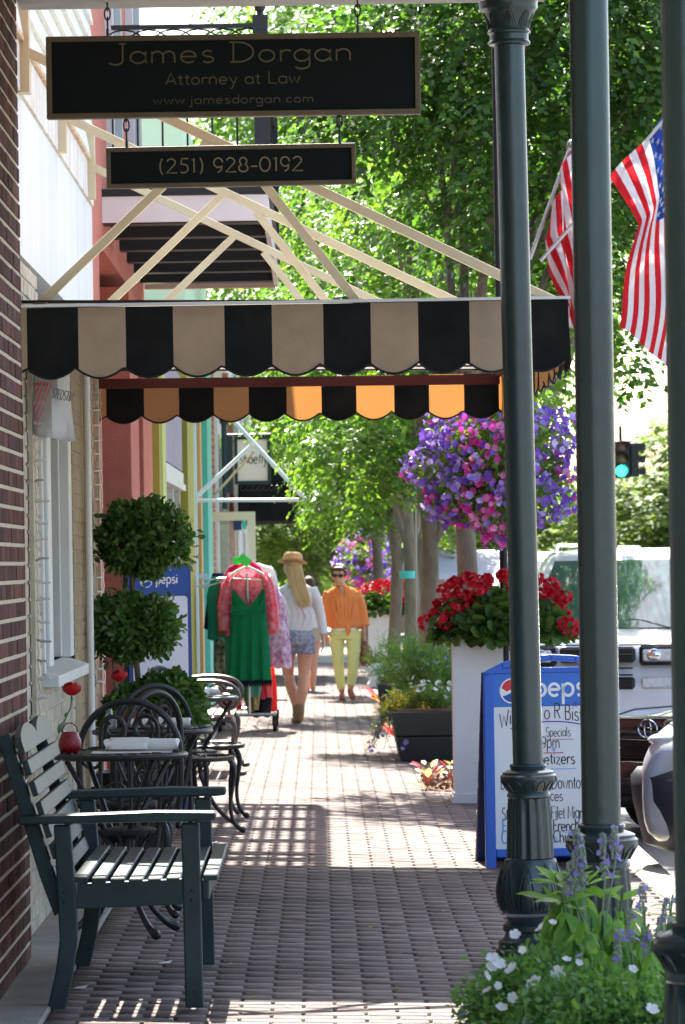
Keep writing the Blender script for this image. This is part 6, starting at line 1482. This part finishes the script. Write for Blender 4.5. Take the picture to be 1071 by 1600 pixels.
b.tube([(.095, 0, .80), (.103, -.03, .66), (.097, -.08, .45), (.082, -.1, .28), (.060, -.1, .12)], [.088, .076, .052, .048, .034], 14)
remeshed('body', b, m_skin2, ow, .0075, 3)
c = MB()
ringloft(c, [(.0, 0, .84, .165, .13), (.005, 0, .875, .205, .15), (0, 0, .97, .195, .14), (-.005, 0, 1.1, .19, .135), (-.012, 0, 1.22, .19, .125), (-.015, 0, 1.29, .165, .098), (-.02, 0, 1.33, .09, .075)])
c.tube([(.14, 0, 1.265), (.19, .0, 1.15), (.218, .005, 1.02), (.232, -.01, .90), (.238, -.02, .86)], [.062, .064, .06, .062, .064], 14); c.tube([(-.17, 0, 1.265), (-.21, .0, 1.15), (-.24, .005, 1.02), (-.24, -.03, .91), (-.238, -.045, .87)], [.062, .066, .064, .066, .068], 14)
for k in range(6): c.tube([(-.15 + k * .055, -.125, 1.2), (-.1 + k * .04, -.15, 1.0), (-.05 + k * .025, -.145, .87)], [.004, .016, .01], 6)
c.tube([(.04, -.14, .86), (.045, -.165, .83), (.05, -.165, .79), (.035, -.155, .755)], [.03, .03, .022, .012], 8)
sh = remeshed('orange_shirt', c, cloth('orange linen', (.95, .36, .13), .3, (.9, .3, .1), 10), ow, .0085, 2)
m_or2 = cloth('orange collar', (.9, .3, .09), .3)
c = MB()
for sg in (-1, 1): c.add([(-.02 + sg * .015, -.13, 1.2), (-.02 + sg * .04, -.115, 1.3), (-.02 + sg * .075, -.06, 1.345), (-.02 + sg * .1, -.105, 1.27), (-.02 + sg * .05, -.142, 1.22)], [(0, 1, 2, 3, 4)])
o = part('collar', c, m_or2, sh); s_ = o.modifiers.new('s', 'SOLIDIFY'); s_.thickness = .006
c = MB(); c.add([(-.045, -.118, 1.33), (.005, -.118, 1.33), (-.015, -.134, 1.2)], [(0, 1, 2)]); part('neckline', c, m_skin2, ow)
c = MB(); ringloft(c, [(.008, 0, .815, .158, .128), (.008, 0, .86, .162, .132)]); part('white_undershirt', c, m_nap, ow, smooth=True)
m_yel = cloth('pale yellow cotton', (.76, .75, .34), .1, (.7, .69, .28), 8)
c = MB(); ringloft(c, [(.01, 0, .84, .150, .115), (.01, 0, .78, .178, .13), (.01, 0, .72, .18, .13)])
c.tube([(-.082, 0, .80), (-.088, 0, .66), (-.078, -.02, .45), (-.062, .0, .28), (-.046, .02, .13)], [.10, .086, .066, .058, .05], 16); c.tube([(.102, 0, .80), (.106, -.03, .66), (.10, -.08, .45), (.085, -.1, .28), (.066, -.1, .17)], [.10, .086, .066, .058, .05], 16)
remeshed('yellow_trousers', c, m_yel, ow, .0085, 2)
m_sh = M('tan leather sandal', (.28, .1, .05), .5)
c = MB(); c.tube([(-.036, .02, .06), (-.037, -.02, .035), (-.04, -.11, .028), (-.042, -.15, .024)], [.036, .038, .04, .026], 10); remeshed('sandal', c, m_sh, ow, .008, 1)
c = MB(); c.tube([(.057, -.1, .12), (.065, -.13, .085), (.085, -.2, .04), (.095, -.23, .035)], [.036, .038, .04, .028], 10); remeshed('sandal', c, m_sh, ow, .008, 1)
m_hair = M('short brown hair', (.05, .022, .014), .55, (.1, .045, .025), 30, .8, 90)
c = MB(); M4 = Matrix.Translation((-.055, -.015, 1.455)) @ rt.to_4x4(); c.ell((0, .03, .045), (.09, .088, .09), 18, 12); c.ell((0, -.04, .088), (.07, .045, .03), 14, 8)
for k in range(30):
    a = random.uniform(0, 2 * pi); q = random.uniform(.2, 1); v = Vector((.088 * math.cos(a) * q, .02 + .09 * math.sin(a) * q, .05 + .085 * math.sqrt(max(.02, 1 - q * q)))); c.ell(v, (.02, .02, .016), 8, 5)
for sg in (-1, 1): c.ell((sg * .079, .0, .03), (.014, .035, .045), 10, 6)
c.xf(M4); remeshed('short_hair', c, m_hair, ow, .008, 1)
c = MB()
for sg in (-1, 1):
    c.rings([[(sg * .036 + .031 * f_ * math.cos(a), -.098 + .006 * abs(math.cos(a)) * (sg * math.cos(a) > 0) + d_, .014 + .022 * f_ * math.sin(a)) for a in np.linspace(0, 2 * pi, 16, endpoint=False)] for d_, f_ in ((-.004, .9), (.002, 1))])
    c.tube([(sg * .066, -.09, .018), (sg * .082, .0, .015)], .004, 5)
c.tube([(-.01, -.101, .018), (.01, -.101, .018)], .004, 5); c.xf(M4); part('sunglasses', c, M('black lenses', (.004, .004, .005), .08, spec=.8), ow, smooth=True)
t = thing('handbag', 'soft brown leather handbag hanging from the hand of the woman in orange', 'handbag', (ox + .235, YO - .03, oz + .69))
m_bag = M('brown leather', (.22, .075, .045), .45, (.17, .06, .04), 8, .4, 60)
c = MB(); ringloft(c, [(.0, 0, .0, .02, .015), (.005, 0, -.05, .045, .03), (.015, 0, -.14, .072, .05), (.025, 0, -.23, .09, .06), (.03, 0, -.275, .085, .058), (.03, 0, -.295, .06, .04)], 20); part('pouch', c, m_bag, t, smooth=True)
c = MB()
for sg in (-1, 1): c.tube([(.0 + sg * .025, 0, -.04), (sg * .022, 0, .03), (.0, 0, .055)], .006, 6)
part('strap', c, m_bag, t, smooth=True)
# ---- a third person mostly hidden behind the first
YT = 48.0; tx_ = P(485, 1060, YT).x
tw = thing('person', 'person in a pale top and shorts, mostly hidden behind the woman in the straw hat', 'person', (tx_, YT, gz(tx_)), 0)
b = MB(); ringloft(b, [(0, 0, .74, .10, .08), (0, 0, .84, .16, .115), (0, 0, .95, .14, .1), (0, 0, 1.12, .14, .10), (0, 0, 1.24, .155, .1), (0, 0, 1.31, .13, .075), (0, 0, 1.36, .05, .05)]); b.tube([(0, 0, 1.32), (0, 0, 1.42)], .048, 12)
head(b, (0, .0, 1.47), Euler((0, 0, R(180))).to_matrix()); b.tube([(.14, 0, 1.29), (.185, .02, 1.16), (.17, .0, 1.0), (.15, .06, .9), (.14, .14, .84)], [.045, .042, .036, .03, .024], 12); hand(b, (.14, .14, .84), (-.1, .6, -.6), 1, .7)
b.tube([(-.14, 0, 1.29), (-.18, .02, 1.16), (-.19, .0, 1.0), (-.18, .02, .82)], [.045, .042, .036, .024], 12); hand(b, (-.18, .02, .82), (0, 0, -1), -1, .7)
b.tube([(.07, 0, .8), (.07, .0, .6), (.055, .0, .43), (.05, -.02, .28), (.035, 0, .05)], [.085, .075, .052, .05, .032], 12); b.tube([(-.07, 0, .8), (-.07, .06, .6), (-.06, .12, .43), (-.05, .12, .28), (-.035, .15, .08)], [.085, .075, .052, .05, .032], 12)
for sx, sy in ((.035, 0), (-.035, .15)): b.tube([(sx, sy - .02, .05), (sx, sy + .06, .035), (sx, sy + .15, .025)], [.036, .035, .025], 8)
remeshed('body', b, m_skin, tw, .0085, 3)
c = MB(); ringloft(c, [(0, 0, .88, .165, .125), (0, 0, .97, .155, .115), (0, 0, 1.12, .155, .115), (0, 0, 1.24, .168, .112), (0, 0, 1.31, .14, .085)]); part('pale_top', c, m_nap, tw, smooth=True)
c = MB(); ringloft(c, [(0, 0, .9, .16, .12), (0, 0, .82, .172, .13), (0, 0, .7, .175, .13)]); part('shorts', c, cloth('beige cotton', (.5, .42, .33), .1), tw, smooth=True)
c = MB(); c.ell((0, -.02, 1.5), (.085, .1, .1)); ringloft(c, [(0, -.06, 1.5, .08, .06), (0, -.08, 1.4, .08, .04), (0, -.1, 1.3, .06, .03)]); remeshed('long_hair', c, m_hair, tw, .01, 1)

tw.scale = (.92, .92, .9)
# ================================================================== cars
m_tyre = M('tyre rubber', (.015, .015, .016), .85); m_rim = M('alloy wheel', (.5, .5, .52), .3, metal=.8); m_chrome = M('chrome', (.75, .75, .77), .12, metal=1)
m_lamp = M('headlight glass', (.75, .77, .8), .08, (.5, .52, .55), 30, spec=.8, coat=1); m_grill = M('grille black', (.01, .01, .012), .4)
m_win = M('car window glass', (.010, .035, .028), .03, (.10, .19, .17), 1.3, spec=.9, coat=1)  # pale green noise patches paint reflections into the glass colour
def car(label, paint, L_=4.7, W2=.93, hoodz=.98, roofz=1.72, bumper=None, suv=True, badge=False, rails=False, bs=1.0, hood_len=1.15, rad=.36):
    """nose at y=0 pointing to -y, the body runs to +y"""
    t = thing('parked_car', label, 'car', (0, 0, 0), 0, 'cars parked along the kerb'); n = 18
    def sec(y, w2, zb, zt, crown, shoulder=.16):
        pts = []
        for k in range(n + 1):
            u = k / n * 2 - 1; s_ = abs(u)
            x = w2 * (1 - max(0, s_ - .8) / .2 * .04) * u / max(.0001, 1) if False else w2 * math.sin(u * pi / 2)
            z = zt - crown * (abs(x) / w2) ** 2.2 - shoulder * max(0, (abs(x) / w2 - .86) / .14) ** 1.7
            pts.append((x, y, z))
        low = [(w2 * 1.0, y, (zt + zb) / 2 + .05), (w2 * 1.005, y, (zt + zb) / 2 - .1), (w2 * .97, y, zb + .08), (w2 * .86, y, zb)]
        return pts + low + [(-x, y_, z) for x, y_, z in low[::-1]]
    st = [(-.02, .62, .34, .70, .02), (.0, .74, .27, .78, .02), (.05, .84, .24, .84, .03), (.16, .89, .23, hoodz - .1, .03), (.35, .92, .23, hoodz - .045, .04), (hood_len * .7, W2, .24, hoodz, .045), (hood_len + .15, W2 + .005, .25, hoodz + .05, .04),
          (L_ * .5, W2 + .01, .25, hoodz + .08, .03), (L_ - .5, W2, .26, hoodz + .09, .03), (L_ - .12, W2 - .04, .3, hoodz + .04, .03), (L_, W2 - .14, .4, hoodz - .05, .03)]
    st = [(y, min(w, W2 + .01) * (W2 / .93) if w < .93 else w, a_, b_, c_) for y, w, a_, b_, c_ in st]
    c = MB(); c.rings([sec(*s_) for s_ in st]); body = part('body', c, paint, t, smooth=50, sub=1)
    y0, y1, y2, y3 = hood_len, hood_len + .85, L_ - (.45 if suv else 1.3), L_ - (.12 if suv else .55); zb = hoodz + .0; wb, wt = W2 - .05, W2 - .22
    def cabring(f):      # f 0 at belt, 1 at roof
        yy0 = lerp(y0, y1, f); yy3 = lerp(y3, y2, f); w_ = lerp(wb, wt, f); z = lerp(zb, roofz - .06, f)
        return [(-w_ * .86, yy0, z), (0, yy0 - .07 * (1 - .4 * f), z), (w_ * .86, yy0, z), (w_, yy0 + .14, z), (w_, lerp(yy0, yy3, .5), z), (w_, yy3 - .1, z), (w_ * .86, yy3, z), (-w_ * .86, yy3, z), (-w_, yy3 - .1, z), (-w_, lerp(yy0, yy3, .5), z), (-w_, yy0 + .14, z)]
    c = MB(); top_r = [(x * .93, lerp(y, (y1 + y2) / 2, .06), roofz - .015) for x, y, z in cabring(1)]; top2 = [(x * .6, lerp(y, (y1 + y2) / 2, .35), roofz + .015) for x, y, z in cabring(1)]
    c.rings([cabring(0), cabring(.5), cabring(1), top_r, top2]); part('cabin', c, paint, t, smooth=50)
    def pane(name, q, inset=.1, out=.012):
        ce = sum((Vector(v) for v in q), Vector()) / len(q); nn = (Vector(q[1]) - Vector(q[0])).cross(Vector(q[-1]) - Vector(q[0])).normalized()
        if nn.dot(ce - Vector((0, (y1 + y2) / 2, zb))) < 0: nn = -nn
        q2 = [ce + (Vector(v) - ce) * (1 - inset) + nn * out for v in q]; c = MB(); c.add(q2 + [v - nn * .03 for v in q2], [tuple(range(len(q)))] + [(i, (i + 1) % len(q), len(q) + (i + 1) % len(q), len(q) + i) for i in range(len(q))])
        return part(name, c, m_win, t)
    A0, A1 = cabring(0), cabring(1)
    c = MB(); rows = []
    for j in range(7):
        f = .05 + j / 6 * .9; R_ = cabring(f); l_, m_, r_ = Vector(R_[0]), Vector(R_[1]), Vector(R_[2]); row = []
        for i in range(13):
            u = (i / 12 * 2 - 1) * .96; row.append((l_.x + (r_.x - l_.x) * (u + 1) / 2, lerp(m_.y, l_.y, u * u) - .012, l_.z + .004))
        rows.append(row)
    c.grid(rows); part('windshield', c, m_win, t, smooth=True)
    for sg in (-1, 1):
        c = MB(); c.tube([(sg * .12 + .35, y0 - .03, zb + .03), (sg * .3 + .1, y0 + .16, zb + .17), (sg * .42 - .3, y0 + .3, zb + .28)] if False else [(.05 + sg * .45, y0 - .02, zb + .03), (.0 + sg * .42 - .2, y0 + .06, zb + .10), (-.05 + sg * .4 - .45, y0 + .05, zb + .09)], .008, 5); part('wiper', c, m_grill, t)
    for sg in (0, 1):
        ix = (3, 4, 5) if sg == 0 else (10, 9, 8)
        pane('side_window', [A0[ix[0]], A0[ix[1]], A1[ix[1]], A1[ix[0]]]); pane('side_window', [A0[ix[1]], A0[ix[2]], A1[ix[2]], A1[ix[1]]])
    pane('rear_window', [A0[6], A0[7], A1[7], A1[6]])
    for sg in (-1, 1):
        c = MB(); c.ell((sg * (W2 + .09), y0 + .3, zb + .12), (.11, .06, .085), 14, 10); c.tube([(sg * W2 * .95, y0 + .3, zb + .06), (sg * (W2 + .05), y0 + .3, zb + .1)], .025, 8); part('mirror', c, paint, t, smooth=True)
        c = MB(); hz_ = hoodz - .26
        if suv: c.cbox(sg * .63 - .27, sg * .63 + .27, -.02, .2, hz_ + .02, hz_ + .155, .03); cc_ = MB(); cc_.cbox(sg * .63 - .285, sg * .63 + .285, -.008, .2, hz_ + .005, hz_ + .17, .02); part('lamp_surround', cc_, m_grill, t); cc_ = MB(); cc_.ell((sg * .63 - sg * .16, -.018, hz_ + .088), (.06, .02, .055), 16, 8); part('lamp_reflector', cc_, m_chrome, t, smooth=True)
        else:
            k0 = len(c.v); c.ell((sg * .66, .14, hz_ + .06), (.18, .09, .045), 16, 10)
        part('headlight', c, m_lamp, t, smooth=True)
        if suv: c = MB(); c.cbox(sg * .62 - .26, sg * .62 + .26, -.035, .1, hz_ - .19, hz_ - .09, .02); part('fog_light', c, m_lamp, t, smooth=True)
    c = MB(); gz_ = hoodz - .25
    c.cbox(-.31, .31, -.03, .1, gz_ + .02, gz_ + .15, .02); c.cbox(-.31, .31, -.045, .1, gz_ - .20, gz_ - .10, .02) if suv else c.cbox(-.5, .5, -.04, .1, gz_ - .12, gz_ + .15, .05)
    gr = part('grille', c, m_grill, t)
    c = MB()
    for i in range(4): z = gz_ - .08 + i * .055; c.tube([(x, -.045 - (.012 * math.cos(x * 3)), z) for x in np.linspace(-.45, .45, 9) * (.66 if suv else 1)], .007, 6)
    part('grille_bars', c, M('smoked chrome', (.12, .12, .13), .2, metal=1) if not suv else m_grill, gr, smooth=True)
    if badge:
        c = MB(); bc = Vector((0, -.062, gz_ + .16)); E_ = lambda a_, b_, dz=0: [(bc.x + a_ * math.cos(q), bc.y, bc.z + dz + b_ * math.sin(q)) for q in np.linspace(0, 2 * pi, 28, endpoint=False)]
        c.tube(E_(.085, .058), .006, 6, closed=True); c.tube(E_(.03, .054), .0048, 6, closed=True); c.tube(E_(.062, .022, .028), .0048, 6, closed=True); part('badge', c, m_chrome, gr, smooth=True)
    c = MB(); c.tube([(W2 * .97 * math.sin(u * pi / 2), .0 + .36 * abs(math.sin(u * pi / 2)) ** 3, hoodz - .085 - .06 * abs(u) ** 3) for u in np.linspace(-1, 1, 21)], .006, 5)
    for sg in (-1, 1): c.tube([(sg * .62, .1, hoodz - .06), (sg * .68, .5, hoodz + .004), (sg * .74, 1.05, hoodz + .01)], .007, 5)
    part('shut_lines', c, m_grill, t)
    bm_ = bumper or paint
    c = MB(); n2 = 15; rows = []
    for (z, out, w_) in ((.22, .02, .8), (.26, .07, .9), (.40 * bs, .10 * bs, .93), (.50 * bs, .10 * bs, .94), (.535 * bs, .06 * bs, .93)):
        rows.append([((w_ + .04 * (bs > 1)) * W2 / .93 * math.sin(u * pi / 2), -.02 - out + .30 * abs(math.sin(u * pi / 2)) ** (3.2 if bs == 1 else 2.4), z) for u in np.linspace(-1, 1, n2)] + [(W2 * (.97 + .04 * (bs > 1)), .45, z), (-W2 * (.97 + .04 * (bs > 1)), .45, z)])
    c.rings(rows); bp = part('bumper', c, bm_, t, smooth=50)
    c = MB(); c.cbox(-.42, .42, -.14, -.05, .30, .40, .02); part('air_intake', c, m_grill, bp)
    if rails:
        for sg in (-1, 1): c = MB(); c.tube([(sg * wt * .86, y1 + .1, roofz - .03), (sg * wt * .86, y1 + .3, roofz + .05), (sg * wt * .86, y2 - .3, roofz + .05), (sg * wt * .86, y2 - .1, roofz - .02)], .018, 8); part('roof_rail', c, m_steel, t, smooth=True)
    for sg in (-1, 1):
        for y in (.88, L_ - .95):
            c = MB(); x = sg * (W2 - .1); c.lathe([(rad * .62, -.1), (rad * .92, -.1), (rad, -.07), (rad, .07), (rad * .92, .1), (rad * .62, .1)], n=32); c.xf(Matrix.Translation((x, y, rad)) @ Matrix.Rotation(R(90), 4, 'Y')); wh = part('wheel', c, m_tyre, t, smooth=True)
            c = MB(); c.lathe([(rad * .63, -.08), (rad * .63, .08), (rad * .55, .085), (rad * .2, .05), (.0, .06)], n=24)
            for k in range(5): a = 2 * pi * k / 5; c.beam((0, 0, .075), (rad * .6 * math.cos(a), rad * .6 * math.sin(a), .075), .05, .03)
            c.xf(Matrix.Translation((x, y, rad)) @ Matrix.Rotation(R(90 * sg), 4, 'Y')); part('rim', c, m_rim, wh, smooth=True)
    return t
RZ0 = -.186
c1 = car('white sport utility car facing us, right behind the black sedan', M('white car paint', (.72, .74, .8), .25, coat=.8), rails=True, hoodz=1.16, roofz=1.86, L_=4.8)
p_ = G(915, 1190); c1.location = (2.27, 31.6, RZ0); c1.rotation_euler = (0, 0, R(-11))
c2_ = car('black sedan with chrome oval badge and barred grille, nosed in at the kerb', M('black car paint', (.008, .012, .010), .12, coat=1), suv=False, hoodz=.82, roofz=1.40, badge=True, hood_len=1.1, rad=.31)
c2_.location = (2.11, 24.4, RZ0 - .03); c2_.rotation_euler = (0, 0, R(-50))
c3_ = car('silver car with dark lower bumper, only its front corner showing by the edge column', M('silver car paint', (.62, .64, .67), .3, metal=.3, coat=.8), bumper=M('dark bumper', (.028, .03, .038), .5, (.036, .038, .045), 12, spec=.3), hoodz=1.02, roofz=1.6, suv=False, bs=1.25)
c3_.location = (2.27, 19.8, RZ0); c3_.rotation_euler = (0, 0, R(-42))
c4_ = dup(c1, (2.25, 40.5, RZ0), R(-12), 'white car behind the red geraniums, one of the far ones')
c5_ = dup(c2_, (2.0, 50.0, RZ0), R(-25), 'dark car far along the kerb seen between tree trunks')
c6_ = dup(c1, (5.6, 56.0, RZ0), R(-20), 'white car standing farthest along the street behind the others')
c7_ = dup(c3_, (3.1, 34.5, RZ0), R(-30), 'silver car just behind the white sport utility car')

# ================================================================== street trees
m_bark = M('grey brown bark', (.24, .2, .15), .9, (.14, .11, .08), 9, .9, 40, stretch=(1, 1, .35))
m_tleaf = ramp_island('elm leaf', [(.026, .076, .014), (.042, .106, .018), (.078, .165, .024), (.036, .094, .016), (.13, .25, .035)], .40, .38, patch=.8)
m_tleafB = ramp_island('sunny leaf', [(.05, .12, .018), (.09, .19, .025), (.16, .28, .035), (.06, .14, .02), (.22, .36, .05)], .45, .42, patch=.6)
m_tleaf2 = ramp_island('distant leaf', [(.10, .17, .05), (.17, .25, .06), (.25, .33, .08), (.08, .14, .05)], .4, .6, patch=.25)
def sprays(n, cen, rad, leaf=.05, per=15, ln=.55, inner=.35, hang=.5, lumps=9):
    d = nrm(rng.normal(size=(n, 3))); r_ = rng.uniform(inner ** 2, 1, (n, 1)) ** .5
    ph = rng.uniform(0, 6, 6); lump = 1 + .13 * np.sin(d[:, :1] * 5 + ph[0]) * np.sin(d[:, 2:3] * 5 + ph[1]) + .10 * np.sin(d[:, 1:2] * 7 + ph[2]) + .06 * np.sin(d[:, 2:3] * 15 + ph[3])
    base = d * r_ * lump * np.array(rad) + np.array(cen)
    az = np.arctan2(d[:, 1], d[:, 0]) + rng.normal(size=n) * .7; out = np.stack([np.cos(az), np.sin(az), rng.uniform(-.3, .4, n)], 1)
    L_ = rng.uniform(.6, 1.15, n) * ln; pos = []; D = []; Nn = []
    for i in range(per):
        f = (i + .3) / per; q = base + out * (L_ * f)[:, None] * (1 - .35 * f) - np.array([0, 0, 1]) * (L_ * hang * f * f)[:, None]
        tan = nrm(out * (1 - .7 * f) - np.array([0, 0, 1]) * (2 * hang * f)); side = nrm(np.cross(tan, [0, 0, 1])) * (1 if i % 2 else -1)
        pos.append(q + rng.normal(size=q.shape) * .012); D.append(side * .8 + tan * .65 + rng.normal(size=q.shape) * .15 - np.array([0, 0, .15])); Nn.append(np.cross(tan, side) * (1 if i % 2 else -1) + rng.normal(size=q.shape) * .45)
    pos = np.concatenate(pos); return scat(*LEAF, pos, np.concatenate(D), np.concatenate(Nn), rng.uniform(.7, 1.25, len(pos)) * leaf)
def tree(label, loc, trunk_r, fork, cen, rad, n, leaf=.055, lean=(0, 0), mat=None, seed=0, extra=(), per=15, ln=.55):
    t = thing('street_tree', label, 'tree', loc, 0, 'street trees along the kerb'); c = MB(); rd = random.Random(seed)
    pts = []; rs = []
    for i in range(9):
        f = i / 8; pts.append((lean[0] * f + .03 * math.sin(f * 5 + seed), lean[1] * f, fork * f - .03)); rs.append(trunk_r * (1.25 if i == 0 else 1.05 if i == 1 else 1 - .18 * f) * (1 + .05 * math.sin(i * 2 + seed)))
    c.tube(pts, rs, 14); tr = part('trunk', c, m_bark, t, smooth=True)
    c = MB()
    for k in range(6):
        a = 2 * pi * k / 6 + rd.uniform(-.4, .4); e = Vector((cen[0] + rad[0] * .7 * math.cos(a), cen[1] + rad[1] * .7 * math.sin(a), cen[2] + rd.uniform(-.2, .6) * rad[2])); s0 = Vector(pts[6 + k % 3]); m_ = s0.lerp(e, .5) + Vector((0, 0, .25))
        c.tube([s0, s0.lerp(m_, .5), m_, e], [trunk_r * .55, trunk_r * .45, trunk_r * .3, .012], 8)
        for j in range(3):
            e2 = m_.lerp(e, .4) + Vector((rd.uniform(-.5, .5), rd.uniform(-.5, .5), rd.uniform(.1, .6))); c.tube([m_, m_.lerp(e2, .5) + Vector((0, 0, .05)), e2], [trunk_r * .22, trunk_r * .14, .007], 6)
    part('limbs', c, m_bark, t, smooth=True)
    ps = [sprays(n, cen, rad, leaf, per, ln)]
    for (ce, ra, m2) in extra: ps.append(sprays(m2, ce, ra, leaf, per, ln))
    raw('crown', *join(ps), mat or m_tleaf, t)
    return t
def txy(px, Y): return P(px, 950, Y).x
trA = tree('nearest street tree with a wide crown, its trunk right behind the big red geranium', (txy(735, 28.3), 28.3, 0), .085, 2.9, (.85, .5, 5.35), (1.5, 1.6, 1.8), 2700, .075, seed=1,
     extra=[((-.75, .2, 3.2), (.4, .5, .5), 120), ((1.15, .0, 3.3), (.35, .5, .6), 45), ((1.0, .3, 6.8), (1.2, 1.2, .9), 500), ((-.7, .3, 5.2), (.5, .6, .8), 220)])
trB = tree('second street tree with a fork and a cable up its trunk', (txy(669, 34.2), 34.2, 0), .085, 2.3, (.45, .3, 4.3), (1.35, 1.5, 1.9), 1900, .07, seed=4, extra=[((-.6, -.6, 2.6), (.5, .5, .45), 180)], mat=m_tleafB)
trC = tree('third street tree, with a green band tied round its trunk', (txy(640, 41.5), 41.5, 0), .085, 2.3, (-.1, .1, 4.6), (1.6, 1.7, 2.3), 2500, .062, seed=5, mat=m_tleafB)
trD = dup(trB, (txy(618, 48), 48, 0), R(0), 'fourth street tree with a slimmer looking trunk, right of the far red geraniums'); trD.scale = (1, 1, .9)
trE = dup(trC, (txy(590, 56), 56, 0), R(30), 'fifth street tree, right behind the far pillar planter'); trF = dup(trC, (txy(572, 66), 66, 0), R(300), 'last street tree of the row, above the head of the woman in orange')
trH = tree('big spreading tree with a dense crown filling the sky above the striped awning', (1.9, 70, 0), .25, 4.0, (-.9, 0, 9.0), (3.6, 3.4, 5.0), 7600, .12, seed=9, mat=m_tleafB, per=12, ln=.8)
trI = tree('tall dense tree whose crown rises behind the middle column and the flags', (3.0, 57, 0), .22, 3.6, (.6, 0, 8.8), (3.2, 3.2, 3.5), 6600, .09, seed=12, per=12, ln=.8)
c = MB(); c.tube([(-.105 - .0, -.02, 0), (-.1, -.06, 1.2), (-.09, -.06, 2.3)], .012, 6); part('cable', c, m_steel, trB, smooth=True)
c = MB(); c.lathe([(.098, 1.42), (.1, 1.44), (.1, 1.49), (.097, 1.5)], n=16); part('tree_tie', c, m_teal, trC, smooth=True)
# trees on the far side of the street and behind
def big(label, loc, h_, r_, n, leaf, seed, mat):
    t = thing('background_tree', label, 'tree', loc, 0, 'trees beyond the street'); c = MB(); c.tube([(0, 0, 0), (.1, 0, h_ * .3), (0, .1, h_ * .6)], [.28, .22, .12], 10)
    for k in range(6): a = k * 1.05 + seed; c.tube([(0, 0, h_ * .35), (math.cos(a) * r_ * .4, math.sin(a) * r_ * .4, h_ * .6), (math.cos(a) * r_ * .7, math.sin(a) * r_ * .7, h_ * .8)], [.12, .07, .02], 6)
    part('trunk', c, m_bark, t, smooth=True); rd = random.Random(seed); ps = []
    for k in range(9):
        a = rd.uniform(0, 6.28); q = rd.uniform(.1, .62) * r_; z = rd.uniform(.3, .86) * h_; rr = r_ * rd.uniform(.32, .55); ps.append(sprays(n // 9, (q * math.cos(a), q * math.sin(a), z), (rr, rr, rr * .75), leaf, 6, leaf * 3.2, .5, .3))
    raw('crown', *join(ps), mat, t); return t
bgA = big('rounded bright green tree closing the end of the walk behind the people', (-2.2, 84, 0), 7.5, 3.6, 5400, .17, 3, m_tleaf2)
bgB = big('tall broad tree beyond the traffic light at the right', (9.2, 100, 0), 9.0, 5, 6300, .2, 8, m_tleaf2)
bgC = dup(bgA, (1.0, 92, 0), R(80), 'green tree standing behind the row of street trees, in the middle'); bgC.scale = (1, 1, .95)
bgD = dup(bgA, (4.2, 104, 0), R(160), 'lower tree behind the parked cars, just left of the middle column'); bgD.scale = (.9, .9, .62)
bgE = dup(bgB, (5.8, 118, 0), R(220), 'hazy tree right of the petunia basket'); bgE.scale = (.8, .8, .55)
bgF = dup(bgA, (-3.6, 72, 0), R(250), 'green tree beside the far shops at the end of the walk'); bgF.scale = (.8, .8, .8)
bgG = dup(bgA, (-.2, 78, 0), R(20), 'low leafy tree right behind the woman in orange'); bgG.scale = (.7, .7, .5)
bgH = dup(bgB, (12.5, 112, 0), R(75), 'broad tree mostly hidden behind the dark edge column'); bgH.scale = (1, 1, .6); bgB.scale = (1, 1, .6)
V = []
n = 9000; xx = rng.uniform(-14, 34, n); yy = rng.uniform(126, 150, n); zz = rng.uniform(0, 1, n) ** .8 * (4.6 + 1.3 * np.sin(xx * .5) + .7 * np.sin(xx * 1.3 + 1))
V, Fc = scat(*LEAF, np.stack([xx, yy, zz], 1), None, None, rng.uniform(.5, 1.1, n)); wd = raw('far_woods', V, Fc, m_tleaf2); tag(wd, 'hazy belt of woods closing the far end of the street', 'woods', kind='stuff')
# far house behind the trunks
hs = thing('far_house', 'low house with grey roof and brown board fence behind the tree trunks', 'building', (3.2, 88, 0))
c = MB(); c.box(-1.3, 1.4, 0, 6, 0, 1.15); part('wall', c, M('brown boards', (.32, .2, .15), .8, (.26, .16, .12), 3), hs)
c = MB(); c.prism([(-.5, 1.15), (6.5, 1.15), (3, 1.85)], 0, -1.5, 1.6); part('roof', c, M('grey shingles', (.42, .4, .42), .8, (.34, .33, .35), 6), hs)
c = MB()
for i in range(12): c.box(-1.9 + i * .38, -1.56 + i * .38, -2, -1.95, 0, 1.2)
part('fence_boards', c, M('fence brown', (.3, .17, .13), .8), hs)
# scraps on the walk
for (px, py, lb) in ((332, 1318, 'scrap of white paper on the pavers by the chair feet'), (258, 1506, 'small pale scrap on the pavers under the bench'), (126, 1545, 'pale leaf scrap beside the rear bench leg')):
    q = G(px, py); t = tag(part('paper_scrap', (lambda m_: (m_.add([(q.x - .025, q.y - .02, q.z + .004), (q.x + .02, q.y - .03, q.z + .005), (q.x + .03, q.y + .02, q.z + .012), (q.x - .02, q.y + .03, q.z + .004)], [(0, 1, 2, 3)]), m_)[1])(MB()), m_nap), lb, 'scrap')

n = 170
V, Fc = scat(*LEAF, np.stack([rng.uniform(-.95, 1.5, n), rng.uniform(13.5, 42, n), np.zeros(n)], 1), rng.normal(size=(n, 3)) * [1, 1, .1], [[0, 0, 1]] * n, rng.uniform(.018, .045, n))
V[:, 2] += -SL * V[:, 0] + .004
o = raw('fallen_leaves', V, Fc, ramp_island('dry leaf', [(.25, .16, .06), (.35, .28, .1), (.16, .1, .05)], .1)); tag(o, 'small dry leaves scattered over the clay pavers', 'leaves', kind='stuff')
